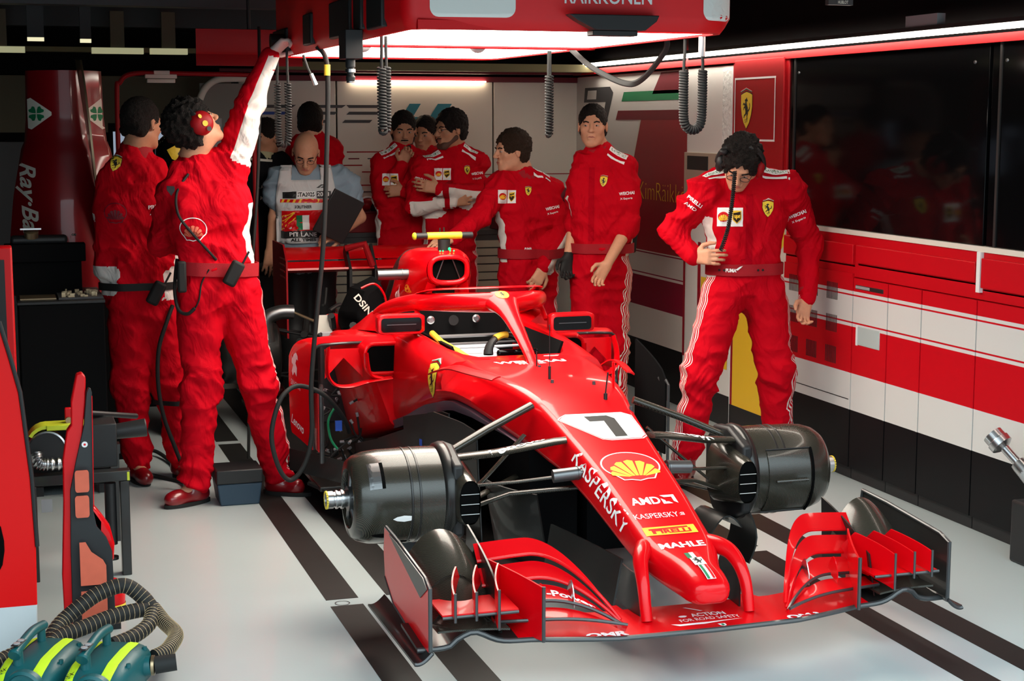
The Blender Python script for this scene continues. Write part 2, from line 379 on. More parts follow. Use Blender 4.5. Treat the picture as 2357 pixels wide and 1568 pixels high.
# back wall lining: pale panels
for i, (x0, x1) in enumerate(((1.55, 2.2), (2.21, 3.305), (3.315, XW))):
    MB().box(x0, x1, YB, YB + .025, .0, 2.0).build('wall_panel', 'cream', wb, bev=.004)
MB().box(1.5, XW, YB - .012, YB + .03, 2.0, 2.035).build('light_rail', 'maroon', wb)
MB().box(2.3, 3.25, YB - .03, YB - .012, 1.996, 2.006).build('light_line', 'lamp_back', wb)
MB().box(-1.6, 1.5, YB - .01, YB + .03, 1.66, 2.02).build('upper_panel', mat('olive_grey', (.10, .09, .06), .8), wb)
MB().box(-1.6, 1.5, YB - .02, YB + .03, 0, 1.6).build('lower_panel', 'dark_grey', wb)  # dark colour stands in for the shade at the back left
# back wall graphics
def bw(name, layers, x, z): return decal(name, layers, ((x, YB, z), (1, 0, 0), (0, 0, 1)), wb, o=.002)
LT = mat('teal_decal', (.02, .22, .30), .5); GD = 'dark_grey'
L = []
for k, x in enumerate((-.62, -.28, .02)):
    L.append((poly([(x, .06), (x + .30, .06), (x + .27, .04), (x + .02, .04)]), GD)); L.append((poly([(x - .03, -.06), (x + .16, -.06), (x + .18, -.04), (x - .01, -.04)]), GD))
    L.append((poly([(x + .02, .015), (x + .24, .015), (x + .22, -.005), (x + .0, -.005)]), 'blue_decal' if k == 0 else GD))
L += [(poly([(.46, .07), (.54, .07), (.47, -.04), (.39, -.04)]), 'teal_decal'), (poly([(.66, .07), (.76, .07), (.69, -.04), (.59, -.04)]), 'teal_decal'), (poly([(.44, -.02), (.7, -.02), (.69, -.045), (.42, -.045)]), 'teal_decal')]
bw('racing_graphic', L, 2.25, 1.78)
L = []
random.seed(3)
for r in range(7):
    x = -.55
    while x < .5:
        w = random.uniform(.06, .3); L.append((quad(x, -r * .045, min(x + w, .55), -r * .045 + .008), random.choice(['maroon', 'dark_red', GD, 'dark_red']))); x += w + random.uniform(.03, .12)
bw('text_lines', L, 2.35, 1.52)
bw('red_line', [(quad(-.35, 0, .6, .006), 'dark_red')], 3.32, 1.36)
# ceiling beams, pipes and lamp bars at the back
for n_, m_, bb in (('ceiling_beam', 'black', (-1.7, 3.9, 10.2, 10.3, 2.3, 2.42)), ('ceiling_beam', mat('olive', (.16, .15, .07), .7), (-1.7, 3.0, 10.5, 10.6, 2.16, 2.19)), ('ceiling_beam', 'olive', (1.6, 3.9, 10.35, 10.5, 2.06, 2.11)), ('ceiling_beam', 'dark_grey', (-1.7, 3.9, 9.2, 9.35, 2.36, 2.44)), ('ceiling_beam', 'maroon', (1.4, 3.9, 10.6, 10.7, 2.05, 2.07))):
    o = bx(n_, m_, *bb)
    o['kind'] = 'structure'
for i, (x, w) in enumerate(((.05, .28), (.72, .30), (1.02, .22))):
    q = thing('ceiling_lamp', ['dim pale lamp bar hanging leftmost below the dark ceiling', 'dim pale lamp bar under the ceiling above the engine cover', 'dim pale lamp bar under the ceiling over the red tube frame'][i], 'lamp', (x, 10.0, 2.13))
    MB().box(-w / 2, w / 2, -.03, .03, 0, .035).build('lamp_bar', mat('lamp_dim', (.6, .6, .4), .5, emit=(.8, .8, .45), es=.28) if i == 0 else 'lamp_dim', q)
    MB().box(-.04, .04, -.02, .02, .035, .25).build('bracket', 'olive_grey', q)
# right wall: pale panels with graphics (far part)
for y0, y1 in ((10.78, 10.02), (10.01, 8.86)):
    MB().box(XW, XW + .03, y1, y0, 0, 2.04).build('wall_panel', 'panel_paint' , wr, bev=.002)
def rw(name, layers, y, z, x=XW, par=None, o=.002): return decal(name, layers, ((x, y, z), (0, -1, 0), (0, 0, 1)), par or wr, o=o)
mat('pale_wall', (.68, .66, .63), .5)
rw('pale_sheet', [(quad(-.99, -.56, .97, .56), 'pale_wall')], 9.84, 1.475, o=.0015)
mat('wine', (.30, .003, .016), .45)
rw('wine_shape', [(poly([(.97, -.56), (-.05, -.56), (-.05, -.35), (.25, .285), (.97, .285)]), 'wine')], 9.84, 1.475, o=.003)
rw('gold_line', [(poly([(-.09, -.36), (.235, .30), (.25, .30), (-.075, -.36)]), 'cream')], 9.84, 1.475, o=.003)
rw('flag_stripes', [(poly([(-.1, .0), (.98, .0), (.98, .06), (-.06, .06)]), 'green_decal'), (poly([(-.2, -.12), (.98, -.12), (.98, -.06), (-.16, -.06)]), 'maroon')], 9.84, 1.86, o=.003)
rw('wine_top', [(poly([(.42, 0), (.98, 0), (.98, .13), (.56, .13)]), 'maroon'), (poly([(.55, .15), (.98, .15), (.98, .157), (.56, .157)]), 'red_flat')], 9.84, 1.90, o=.003)
rw('driver_name', [(txtw('KimRäikkönen', 1.0, .11, -.02), 'gold')], 9.12, 1.295, o=.0045)
rw('number_graphic', [(poly([(-.28, .1), (.2, .1), (.26, .06), (.05, -.3), (-.02, -.3), (.12, .0), (-.3, .0)]), 'dark_grey'), (poly([(-.22, .08), (-.05, .08), (-.06, .02), (-.24, .02)]), 'pale_wall')], 10.35, 1.86, o=.003)
# white pillar with recess, glass-block strip and switch panel
MB().box(XW - .02, XW + .03, 8.2, 8.86, 0, 2.04).build('pillar', 'panel_white', wr, bev=.004)
mat('tan_panel', (.42, .34, .26), .5)
MB().box(XW - .035, XW - .02, 8.22, 8.84, 1.30, 1.55).build('switch_panel', 'tan_panel', wr, bev=.003)
MB().box(XW - .042, XW - .035, 8.50, 8.78, 1.45, 1.53).build('display_slot', 'black', wr)
MB().box(XW - .03, XW - .02, 8.215, 8.33, 1.56, 2.02).build('glass_block_strip', 'glass_block', wr)
MB().box(XW - .028, XW - .02, 8.2, 8.215, 1.56, 2.02).build('frame_strip', 'white', wr)
rw('pillar_trim', [(quad(-.33, -.95, -.30, .95), 'wine'), (quad(-.12, -.95, -.08, -.25), 'wine'), (quad(-.07, -.95, .3, -.45), 'gold')], 8.53, 1.28, x=XW - .02)
rw('base_black', [(quad(-.33, 0, .33, .18), 'black')], 8.53, .0, x=XW - .02)
rw('base_letters', [(txtw('O', .12, .16, .02), 'white_decal')], 8.72, .20, x=XW - .02)
# red sign panel with the yellow shield
sg = thing('shield_sign', 'red wall sign with a yellow prancing horse shield in a white frame line', 'sign', (XW, 7.87, 1.77))
MB().box(-.03, .0, -.33, .33, -.47, .305).build('backboard', 'dark_red', sg, bev=.004)
MB().box(-.045, -.03, -.30, .28, -.36, .29).build('sign_board', 'dark_red', sg, bev=.004)
fr = ((-.045, 0, 0), (0, -1, 0), (0, 0, 1))
decal('frame_line', [(quad(-.27, .185, .22, .195), 'white_decal'), (quad(-.27, -.145, .22, -.135), 'white_decal'), (quad(-.27, -.145, -.26, .195), 'white_decal'), (quad(.21, -.145, .22, .195), 'white_decal')], fr, sg)
decal('shield_emblem', at(shield(.135), -.12, .02), fr, sg)
bx('cream_panel', 'cream', XW - .015, XW, 7.545, 8.2, .0, 1.30, parent=wr)
rw('colour_blocks', [(quad(-.30, .14, .24, .80), 'gold'), (quad(-.325, .14, -.30, 1.2), 'wine'), (quad(-.33, 0, .33, .14), 'black'), (quad(.26, .14, .33, .62), 'gold')], 7.87, .0, x=XW - .015)
rw('yellow_card', [(quad(-.04, -.06, .04, .06), 'cream'), (poly([(-.03, .05), (.03, .05), (.03, -.03), (0, -.055), (-.03, -.03)]), 'yellow')], 7.60, 1.12, x=XW - .016)
# black glass display walls
gk = 0
for y0, y1, lb in ((5.79, 7.545, 'large black glossy glass wall panel beside the red shield sign'), (3.45, 5.765, 'black glossy glass wall panel at the right edge behind a thin joint')):
    q = thing('glass_wall_panel', lb, 'wall panel', (XW - .02, (y0 + y1) / 2, 1.215)); h = (y1 - y0) / 2
    MB().box(0, .03, -h, h, 0, .84).build('glass_sheet', 'black_gloss', q, bev=.002)
    MB().box(-.006, .0, h - .07, h - .055, 0, .84).build('edge_rail', 'black', q)
    for yy in (h - .1, -h + .1): MB().lathe((0, yy, .76), (-1, 0, 0), [(0, .008), (.006, .006)], 12).build('bolt', 'gunmetal', q)
# strip lamp and red rail
sl = thing('strip_lamp', 'long bright white strip lamp running along the top of the right wall', 'lamp', (XW - .09, 7.4, 2.095))
MB().box(-.014, .014, -4.0, 3.0, 0, .022).build('lamp_tube', 'lamp_strip', sl)
MB().box(-.03, .03, -4.0, 3.0, .022, .04).build('housing', 'black', sl)
MB().box(-.02, .02, -1.35, -1.1, .04, .09).build('cable_box', 'grey_plastic', sl)
bx('trim_2', 'red_flat', XW - .04, XW + .02, 3.4, 10.78, 2.05, 2.085)['kind'] = 'structure'
# cabinets along the right wall
cabs = [(6.83, 7.545, 'cabinet unit with rows of slot vents in red and white beside the man'), (6.51, 6.825, 'narrow red and white cabinet unit with a square hatch'), (6.225, 6.505, 'plain narrow red and white cabinet unit right of the hatch'), (5.80, 6.22, 'red and white cabinet unit left of the white vertical strip'), (4.9, 5.795, 'red and white cabinet unit behind the wheel gun'), (3.45, 4.895, 'red and white cabinet unit nearest the garage opening')]
for i, (y0, y1, lb) in enumerate(cabs):
    q = thing('wall_cabinet', lb, 'cabinet', (XW, (y0 + y1) / 2, 0)); h = (y1 - y0) / 2
    MB().box(-.0, .02, -h, h, 0, 1.0).build('carcass', 'cabinet_paint', q)
    dm = MB().box(-.03, 0, -h + .004, h - .004, .06, .985 + (.02 if i == 0 else 0))
    if i == 0:
        dm.mi = 1
        for cz_ in (.905, .745, .59):
            for cy in (-.16, .04, .24):
                for k in range(9): dm.box(-.032, -.028, cy - .05 + k * .0125 - .002, cy - .05 + k * .0125 + .002, cz_ - .042, cz_ + .042)
    d = dm.build('door', ['cabinet_paint', 'black'], q)
    MB().box(-.012, .0, -h, h, 0, .055).build('plinth', 'black', q)
    if i in (0, 1, 2, 3): MB().box(-.032, .0, -h - .004, -h + .008, .06, .985).build('edge_strip', 'cabinet_paint', q)
    if i == 0:
        MB().box(-.0315, -.028, -h, h, .39, .394).build('panel_gap', 'black', d)
    if i == 1:
        MB().box(-.033, -.028, -.10, .10, .668, .758).build('hatch', mat('frosted', (.42, .50, .50), .35), d, bev=.01)
        MB().box(-.036, -.028, .10, .112, .665, .762).build('hatch_edge', 'white', d)
        MB().box(-.033, -.028, -.12, .13, .935, .955).build('handle_slot', 'black', d, bev=.004)
        MB().box(-.035, -.03, .0, .13, .938, .952).build('handle_bar', 'grey_plastic', d, bev=.004)
# long drawer fronts above the doors
for y0, y1, z0, z1, lb in ((5.815, 6.80, 1.06, 1.145, 'long red drawer front above the narrow cabinets'), (6.83, 7.545, 1.05, 1.145, 'long red drawer front above the vented cabinet'), (4.9, 5.77, 1.04, 1.165, 'long red drawer front right of the white vertical strip')):
    q = thing('drawer_unit', lb, 'drawer', (XW, (y0 + y1) / 2, z0)); h = (y1 - y0) / 2
    MB().box(-.036, .0, -h, h, 0, z1 - z0).build('drawer_front', 'cabinet_paint', q, bev=.003)
    MB().box(-.02, .0, -h, h, -.012, -.006).build('drip_line', 'cream', q)
bx('trim_3', 'cabinet_paint', XW - .02, XW + .02, 3.45, 7.545, .99, 1.19)['kind'] = 'structure'
bx('trim_4', 'cream', XW - .03, XW + .02, 3.45, 7.545, 1.19, 1.213)['kind'] = 'structure'
bx('trim_5', 'white', XW - .038, XW - .0, 5.775, 5.80, 1.02, 1.19)['kind'] = 'structure'
# overhead lamp gantry
gt = thing('lamp_gantry', 'red overhead lamp gantry with lit white panels hanging over the car', 'lamp gantry', (1.87, 6.4, 2.03))
def gring(inset, z):
    P = []; w = .575 - inset
    for (cx, cy, a, r) in ((w - .16, 1.35 - inset - .1, 0, .1), (-w + .1, 1.35 - inset - .1, 90, .1), (-w + .06, -1.15 + inset + .0, 180, .06), (w - .16, -1.25 + inset + .1, 270, .16)):
        for k in range(7): tt = math.radians(a + 15 * k); P.append((cx + r * math.cos(tt), cy + r * math.sin(tt), z))
    return P
ringm = MB(); ringm.loft([gring(-.012, .38), gring(-.012, .05), gring(0, .02), gring(.012, 0), gring(.03, .0), gring(.034, .02), gring(.034, .38)], cap0=False, cap1=False); ring_o = ringm.build('ring_fairing', 'red_flat', gt); rbv = bvh_of(ring_o)
tp = MB(); tp.loft([gring(.03, .36), gring(.03, .37)]); tp.build('ring_top', 'red_flat', gt)
for k, (y0, y1) in enumerate(((-1.2, .0), (.05, 1.28))):
    MB().box(-.52, .53 , y0, y1, .006, .016).build('lamp_panel', 'lamp', gt)
MB().box(-.54, .54, .0, .05, -.004, .016).build('cross_bar', 'red_flat', gt, bev=.004)
MB().box(-.54, .54, -1.225, -1.2, .0, .03).build('front_bar', 'red_flat', gt)
for w0, w1 in ((-.50, -.215), (.43, .56)):
    decal('grey_plate', [(poly([(p[0] + (w0 + w1) / 2, p[1] + .195) for p in rrect(w1 - w0, .31, .03)]), 'panel_white')], ((0, -1.6, 0), (1, 0, 0), (0, 0, 1)), gt, rbv, L=.03, reach=.6)
decal('name_lettering', [(off(txtw('RAIKKONEN', .30, .05, .01), 0.10, .113), 'white_decal')], ((0, -1.6, 0), (1, 0, 0), (0, 0, 1)), gt, rbv, L=.04, reach=.6)
MB().box(-.185, -.183, -1.232, -1.228, .0, .3).build('panel_joint', 'dark_red', gt)
MB().prism([(-.16, .05), (.16, .05), (.15, .03), (.11, .0), (-.07, .0), (-.13, .03)], ((.10, -1.30, -.0), (1, 0, 0), (0, 0, 1)), .05).box(.03, .19, -1.33, -1.27, -.018, .0).build('camera_bracket', 'black', gt, bev=.003)
for x, y in ((.05, .08), (-.42, .15)):
    dm = MB().lathe((x, y, .05), (0, 0, -1), [(0, .065), (.03, .062), (.045, .045)], 24).build('dome_camera', 'white', gt)
    MB().ell((x, y, .012), (.036, .036, .032)).build('dome', 'grey_plastic', dm)
# black hardware plates on the left face of the gantry
for y0, y1, z0, z1 in ((-.95, -.72, .02, .2), (-.62, -.50, .03, .17), (-.42, -.05, .02, .16), (.35, .52, .02, .15), (.95, 1.3, .01, .12)):
    MB().box(-.60, -.575, y0, y1, z0, z1).build('socket_plate', 'black', gt, bev=.006)
MB().box(-.65, -.585, -.60, -.48, -.075, .03).lathe((-.62, -.54, -.075), (0, 0, -1), [(0, .018), (.03, .018), (.032, .013), (.06, .013), (.062, .018), (.08, .016)], 16).build('air_coupling_block', 'black', gt, bev=.004)
MB().lathe((-.62, -.54, -.11), (0, 0, -1), [(0, .019), (.012, .019)], 16).lathe((-.62, -.54, -.14), (0, 0, -1), [(0, .015), (.02, .015)], 16).build('coupling_collar', 'steel', gt)
MB().cyl((-.66, 1.0, .06), (-.60, 1.0, .06), .035).build('pull_handle', 'black', gt)
MB().cyl((.55, -1.05, .0), (.55, -1.05, -.07), .012).build('clear_coupling', 'steel', gt)
# dark supports of the gantry up to the ceiling
for y in (-.8, .9): MB().box(-.05, .05, y - .05, y + .05, .37, .97).build('hanger_post', 'black', gt)
# coiled air hoses ---------------------------------------------------------
def coil_path(P, R, turns, n=12):
    P = [Vector(p) for p in spl(P, 12)]; L = [0]
    for a, b in zip(P, P[1:]): L.append(L[-1] + (b - a).length)
    out = []; tot = turns * n; up = Vector((0, 1, 0))
    for k in range(tot + 1):
        s = L[-1] * k / tot; i = max(j for j in range(len(L)) if L[j] <= s + 1e-9); i = min(i, len(P) - 2); u = (s - L[i]) / (L[i + 1] - L[i] + 1e-9)
        p = P[i].lerp(P[i + 1], u); tt = (P[i + 1] - P[i]).normalized(); b = up - tt * up.dot(tt)
        b.normalize(); a = tt.cross(b); q = 2 * PI * k / n; out.append(p + a * math.cos(q) * R + b * math.sin(q) * R)
    return out
def hose(lb, x, y, w, z0, z1, R=.022, turns=26, r=.0052, zr=None, yz=0):
    q = thing('coiled_hose', lb, 'hose', (x, y, 0)); zt = zr or z0
    P = [(-w / 2, 0, z0), (-w / 2, 0, (z0 + z1) / 2), (-w * .42, 0, z1 + R + w * .3), (0, yz, z1 + R), (w * .42, yz, z1 + R + w * .3), (w / 2, yz, (zt + z1) / 2), (w / 2, yz, zt)]
    MB().tube(coil_path(P, R, turns * 2), r, 6).build('coil', 'rubber', q)
    for sx, zz, yy in ((-1, z0, 0), (1, zt, yz)):
        MB().tube([(sx * w / 2, yy, zz - .01), (sx * w / 2 - sx * .0, yy, zz + .03), (sx * w * .46, yy, zz + .06), (sx * w * .46, yy, 2.045)], .006, 8).build('straight_end', 'rubber', q)
    return q
hose('black coiled air hose hanging in a narrow loop by the raised gloved hand', 1.245, 7.3, .048, 1.90, 1.615, R=.013, turns=24, r=.004)
hose('black coiled air hose hanging doubled beside the coupling block', 1.352, 5.75, .022, 1.925, 1.685, R=.014, turns=22, r=.0045, yz=.02)
hose('black coiled air hose hanging doubled left of the man at the wall', 2.33, 6.75, .016, 1.93, 1.665, R=.0125, turns=22, r=.004, yz=.02)
hose('wide u-shaped black coiled air hose at the right of the lamp gantry', 2.455, 5.5, .075, 1.915, 1.685, R=.0135, turns=24, r=.0052)
cb = thing('cable_loop', 'flat black cable hanging in a slack loop from the lamp gantry', 'cable', (2.43, 6.2, 0))
MB().tube(spl([(-.09, .3, 2.03), (-.05, .15, 1.95), (.03, 0, 1.885), (.07, -.1, 1.90), (.10, -.25, 2.0), (.09, -.3, 2.05)], 8), .013, 8, asp=.5, up=(0, 1, 0)).build('cable', 'rubber', cb)
# ======================= RACING CAR (local axes: x across, y rearwards from the front axle, z up) =======================
CO = (2.03, 5.40, .10)
car = thing('racing_car', 'red single-seater racing car without wheels, nose towards the camera, white number 7', 'car', CO)
def rsec(v, wt, wb, zt, zb, r, n=5):
    """rounded trapezoid across the car; returns a loop of points"""
    P = []
    C = [(wt - r, zt - r, 0), (-wt + r, zt - r, 90), (-wb + r, zb + r, 180), (wb - r, zb + r, 270)]
    for cx, cz_, a in C:
        for k in range(n + 1): t = math.radians(a + 90 * k / n); P.append((cx + r * math.cos(t), v, cz_ + r * math.sin(t)))
    return P
NS = [(-1.065, .035, .035, .222, .180, .018), (-1.05, .06, .058, .238, .168, .03), (-1.0, .072, .07, .258, .158, .04), (-.94, .080, .078, .272, .160, .045), (-.87, .105, .10, .288, .175, .045), (-.80, .125, .125, .306, .20, .04), (-.7, .130, .14, .342, .235, .035), (-.55, .135, .15, .400, .285, .03), (-.4, .142, .163, .452, .335, .03), (-.2, .155, .185, .515, .395, .03), (-.05, .168, .205, .560, .42, .032), (.05, .18, .215, .592, .435, .035), (.15, .198, .232, .622, .445, .04), (.3, .225, .27, .645, .475, .045), (.5, .255, .32, .657, .515, .045), (.68, .27, .345, .662, .525, .04), (.86, .28, .36, .672, .49, .05)]
secs = spl([sum([list(p) for p in rsec(*s)], []) for s in NS], 3)
secs = [[tuple(q[i:i + 3]) for i in range(0, len(q), 3)] for q in secs]
nose = MB().loft(secs).build('nose_and_chassis', 'red', car, smooth=50)
# pylons between nose and wing
for s in (-1, 1):
    P = spl([(s * .085, -.72, .275), (s * .125, -.80, .282), (s * .158, -.86, .262), (s * .172, -.92, .20), (s * .174, -.955, .10)], 6); R = np.interp(range(len(P)), [0, 8, 16, 24], [.03, .028, .021, .017])
    MB().tube(P, list(R), 16).build('wing_pylon', 'red', car)
    MB().sheet(lambda a, b: (s * (.17 + .006 * math.sin(a * PI)), -.90 + .20 * a * (1 - .25 * b), .10 + b * .13), 8, 4, .006).build('pylon_fairing', 'carbon', car)
    # turning vanes below the nose
    MB().sheet(lambda a, b: (s * (.15 + .09 * a - .03 * b), -.62 + .45 * a, .045 + b * (.16 + .06 * a) * (1 - .2 * a)), 12, 5, .008).build('turning_vane', 'carbon', car)
    MB().sheet(lambda a, b: (s * (.30 - .1 * (1 - a) ** 2 + .05 * b), -.12 + .30 * a, .02 + .30 * b), 10, 5, .007).sheet(lambda a, b: (s * (.24 + .12 * b), -.10 + .26 * a, .03 + .03 * math.sin(b * PI) - .02 * a), 6, 6, .006).build('turning_vane', 'carbon', car)
nb = bvh_of(nose)
def nd(name, layers, v, z, w0=0, o=.0015, L=.02): return decal(name, layers, ((w0, v, z + .05), (1, 0, 0), (0, .93, .36)), nose, nb, o=o, L=L)
PL = [(-.125, .088), (-.10, .105), (.105, .10), (.135, .075), (.135, -.075), (.115, -.095), (.0, -.095), (-.03, -.085), (-.13, .055), (-.138, .072)]
nd('number_plate', [(poly([(x * 1.05, y * 1.06) for x, y in PL]), 'white_decal'), (poly([(x * 1.02, y * 1.025) for x, y in PL]), 'red_flat'), (poly(PL), 'white_decal'), (poly([(-.042, .085), (.045, .085), (.068, .060), (.068, -.078), (.022, -.078), (.022, .045), (-.032, .045)]), 'black')], -.125, .545)
nd('fan_emblem', pecten(.192), -.405, .448)
wd_ = 'white_decal'
AMDL = merge(off(txtw('AMD', .105, .042, .03), -.022, 0), poly([(.038, .026), (.088, .026), (.088, -.024), (.076, -.012), (.076, .014), (.050, .014)]), poly([(.036, .008), (.036, -.024), (.070, -.024), (.058, -.012), (.048, -.012), (.048, -.004)]))
nd('sponsor_lettering', [(AMDL, wd_)], -.605, .38, -.01)
nd('sponsor_lettering', [(merge(off(txtw('KASPERSKY', .155, .027, .0), -.01, 0), off(txtw('lab', .016, .018, .0), .080, 0, 1, PI / 2)), wd_)], -.685, .352, -.015)
nd('tyre_sponsor_patch', [(quad(-.09, -.023, .09, .023), 'gold'), (merge(off(txtw('IRELLI', .105, .022, .045), .018, -.005), poly([(-.072, .012), (.064, .017), (.066, .009), (-.025, .006), (-.03, -.002), (-.052, -.002), (-.052, -.016), (-.064, -.016), (-.064, .004), (-.072, .004)])), 'red_flat')], -.765, .322, -.01)
nd('sponsor_lettering', [(txtw('MAHLE', .155, .034, .035), wd_)], -.848, .292, -.005)
fl = [(quad(-.018, .0, -.006, .028), 'green_decal'), (quad(-.006, .0, .006, .028), wd_), (quad(.006, .0, .018, .028), 'red_flat'), (quad(-.016, -.04, .016, -.002), 'cream'), (off(poly(HORSE), 0, -.019, .034), 'black'), (quad(-.012, -.105, .012, -.044), wd_), (quad(-.010, -.104, -.003, -.045), 'green_decal'), (quad(.004, -.104, .010, -.045), 'red_flat')]
nd('flag_strip', at(fl, 0, 0, 1.25), -.935, .27, -.0, L=.012)
nd('edge_line', [(poly([(.0, 0), (.002, 0), (-.062, -.80), (-.064, -.80)]), wd_)], -.12, .50, .188)
nd('sponsor_lettering', [(merge(txtw('WEICHAI', .30, .045, .035, .0), off(txtw('ITE  IIK', .12, .014, .06), 0, -.038)), wd_)], .70, .66, .0)
nd('small_emblem', [(poly([(.04 * math.cos(k * PI / 8), .009 * math.sin(k * PI / 8)) for k in range(16)]), wd_), (quad(-.01, -.004, .012, .004), 'red_flat')], .80, .66, .13)
# side lettering on the nose
decal('sponsor_lettering', [(txtw('KASPERSKY', .47, .046, .01), wd_)], ((-.165, -.455, .395), (0, -.93, -.36), (-.25, -.36, .93)), nose, nb, L=.03, reach=.12)
mk = MB()
for x, v, z in ((-.05, .30, .655), (.0, .60, .665), (.10, .25, .65), (.16, .02, .59)): mk.lathe((x, v, z - .02), (0, 0, 1), [(0, .008), (.022, .006)], 10)
mk.build('cap_screws', 'dark_grey', nose)
MB().tube([(-.04, .36, .65), (-.04, .36, .70)], .006, 8).tube([(-.04, .36, .70), (-.04, .36, .86)], .0016, 6).build('antenna', 'black', nose)
MB().tube([(.09, .10, .60), (.09, .10, .63)], .008, 8).tube([(.09, .10, .63), (.095, .09, .71)], .003, 8).build('pitot_tube', 'black', nose)
MB().tube([(.16, .2, .61), (.16, .2, .73)], .011, 10, asp=.4).build('camera_mast', 'red', nose)
MB().tube([(-.005, .62, .65), (-.005, .62, .72)], .003, 8).build('antenna', 'black', nose)
# cockpit surround -------------------------------------------------------------
def zlow(v): return float(np.interp(v, [.1, .3, .5, .7, 1.0, 1.25, 1.5, 1.75, 2.1, 2.4], [.445, .475, .515, .525, .455, .37, .30, .245, .17, .15]))
def side(s):
    secs = []
    for k in range(25):
        v = .80 + k * (2.06 - .80) / 24; z0 = zlow(v); zt = float(np.interp(v, [.8, 1.0, 1.3, 1.7, 2.06], [.672, .688, .708, .715, .735])); wo = float(np.interp(v, [.8, 1.1, 1.5, 2.06], [.352, .372, .385, .385])); wi = float(np.interp(v, [.8, .9, 1.05, 1.3, 2.06], [.12, .20, .245, .265, .275]))
        P = [(wo - .02, z0), (wo - .005, z0 + .03), (wo, z0 + .08), (wo, (z0 + zt) / 2), (wo - .006, zt - .06), (wo - .03, zt - .024), (wo - .065, zt - .008), (wi + .03, zt), (wi + .008, zt - .008), (wi, zt - .03), (wi, zt - .15), (wi + .01, z0 + .02)]
        secs.append([(s * a, v, b) for a, b in P])
    return MB().loft(secs).build('cockpit_side', 'red', car, smooth=50)
cs = [side(-1), side(1)]
lb = bvh_of(cs[0])
decal('shield_emblem', at(shield(.098), 0, 0), ((-.6, .915, .575), (0, -1, 0), (0, .0, 1)), cs[0], lb, L=.03, reach=.5)
def ew(v): return float(np.interp(v, [.1, .3, .5, .68, .86, 1.1, 1.5], [.235, .268, .322, .348, .364, .378, .388]))
def eh(v): return float(np.interp(v, [.2, .45, .7, 1.6, 2.0], [.004, .022, .036, .030, .012]))
for s in (-1, 1):
    # lilac edge band and dark tub below the red
    MB().loft([[(s * ew(v), v, zlow(v) + .004), (s * .20, v, zlow(v) + .004), (s * .20, v, zlow(v) - eh(v)), (s * (ew(v) - .012), v, zlow(v) - eh(v))] for v in [.14 + .06 * k for k in range(33)]]).build('edge_band', 'band_purple', car, smooth=50)
    MB().loft([[(s * w, v, z) for w, z in ((.02, .035), (.20, .035), (.21, zlow(v) - .008), (.02, zlow(v) - .008))] for v in [.10 + .1 * k for k in range(22)]]).build('lower_tub', 'black_matt', car)
    # small fin on the side of the tub
    MB().sheet(lambda a, b: (s * (float(np.interp(.82 - .52 * a, [.3, .5, .8], [.255, .30, .345])) + .055 * b * (1 - .4 * a)), .82 - .52 * a, .625 + .05 * math.sin(min(a * 2.2, 1) * PI / 2) - .012 * b * b), 14, 4, .006).build('side_fin', 'red', car)
MB().box(-.30, .30, .83, 2.0, .36, .40).build('cockpit_floor', 'void', car)
MB().loft([[(a * .29, 1.78 + .04 * (b > .7), .40 + b * .46 - .06 * a * a * b) for a, b in ((-1, 0), (1, 0), (1, .85), (.7, 1), (-.7, 1), (-1, .85))], [(a * .29, 1.84, .40 + b * .46 - .06 * a * a * b) for a, b in ((-1, 0), (1, 0), (1, .85), (.7, 1), (-.7, 1), (-1, .85))]]).build('cockpit_bulkhead', 'black_matt', car)
for x in (-.135, .085): MB().lathe((x, 1.78, .715), (0, -1, 0), [(0, .019), (.004, .019), (.006, .013), (.01, .012)], 18).build('harness_mount', 'steel', car)
MB().lathe((-.025, 1.78, .71), (0, -1, 0), [(0, .024), (.005, .024)], 18).build('headrest_socket', 'black', car)
MB().box(-.26, .1, 1.2, 1.72, .60, .612).box(-.24, .2, 1.35, 1.37, .635, .645).build('seat_cover', mat('pale_cloth', (.55, .58, .62), .7), car, bev=.004)
MB().tube([(-.25, 1.6, .66), (.25, 1.6, .66)], .008, 8).tube([(-.25, 1.45, .645), (.2, 1.45, .645)], .006, 8).build('rail', 'gunmetal', car)
sw = MB().tube([(.0 + .085 * math.cos(t), 1.02 + .03 * math.sin(t), .655 + .075 * math.sin(t)) for t in [k * PI / 14 for k in range(15)]], .021, 12, asp=.6).build('steering_wheel', 'black', car)
for a0 in (.35, 1.5): MB().tube([(.0 + .086 * math.cos(t), 1.015 + .03 * math.sin(t), .657 + .077 * math.sin(t)) for t in [a0 + k * .11 for k in range(7)]], .0225, 12, asp=.62).build('yellow_grip', 'yellow', sw)
MB().box(-.07, .11, .93, .96, .64, .685).build('dash_display', 'black_gloss', car, bev=.01)
MB().tube([(-.25, 1.32, .715), (-.24, 1.2, .69), (-.20, 1.08, .665), (-.17, 1.0, .64)], .014, 10).build('headrest_strap', 'yellow', car)
for s in (-1, 1): MB().sheet(lambda a, b: (s * (.245 - .03 * b), 1.75 - .75 * a, .70 - .08 * b), 8, 3, .01).build('cockpit_padding', 'black_matt', car)
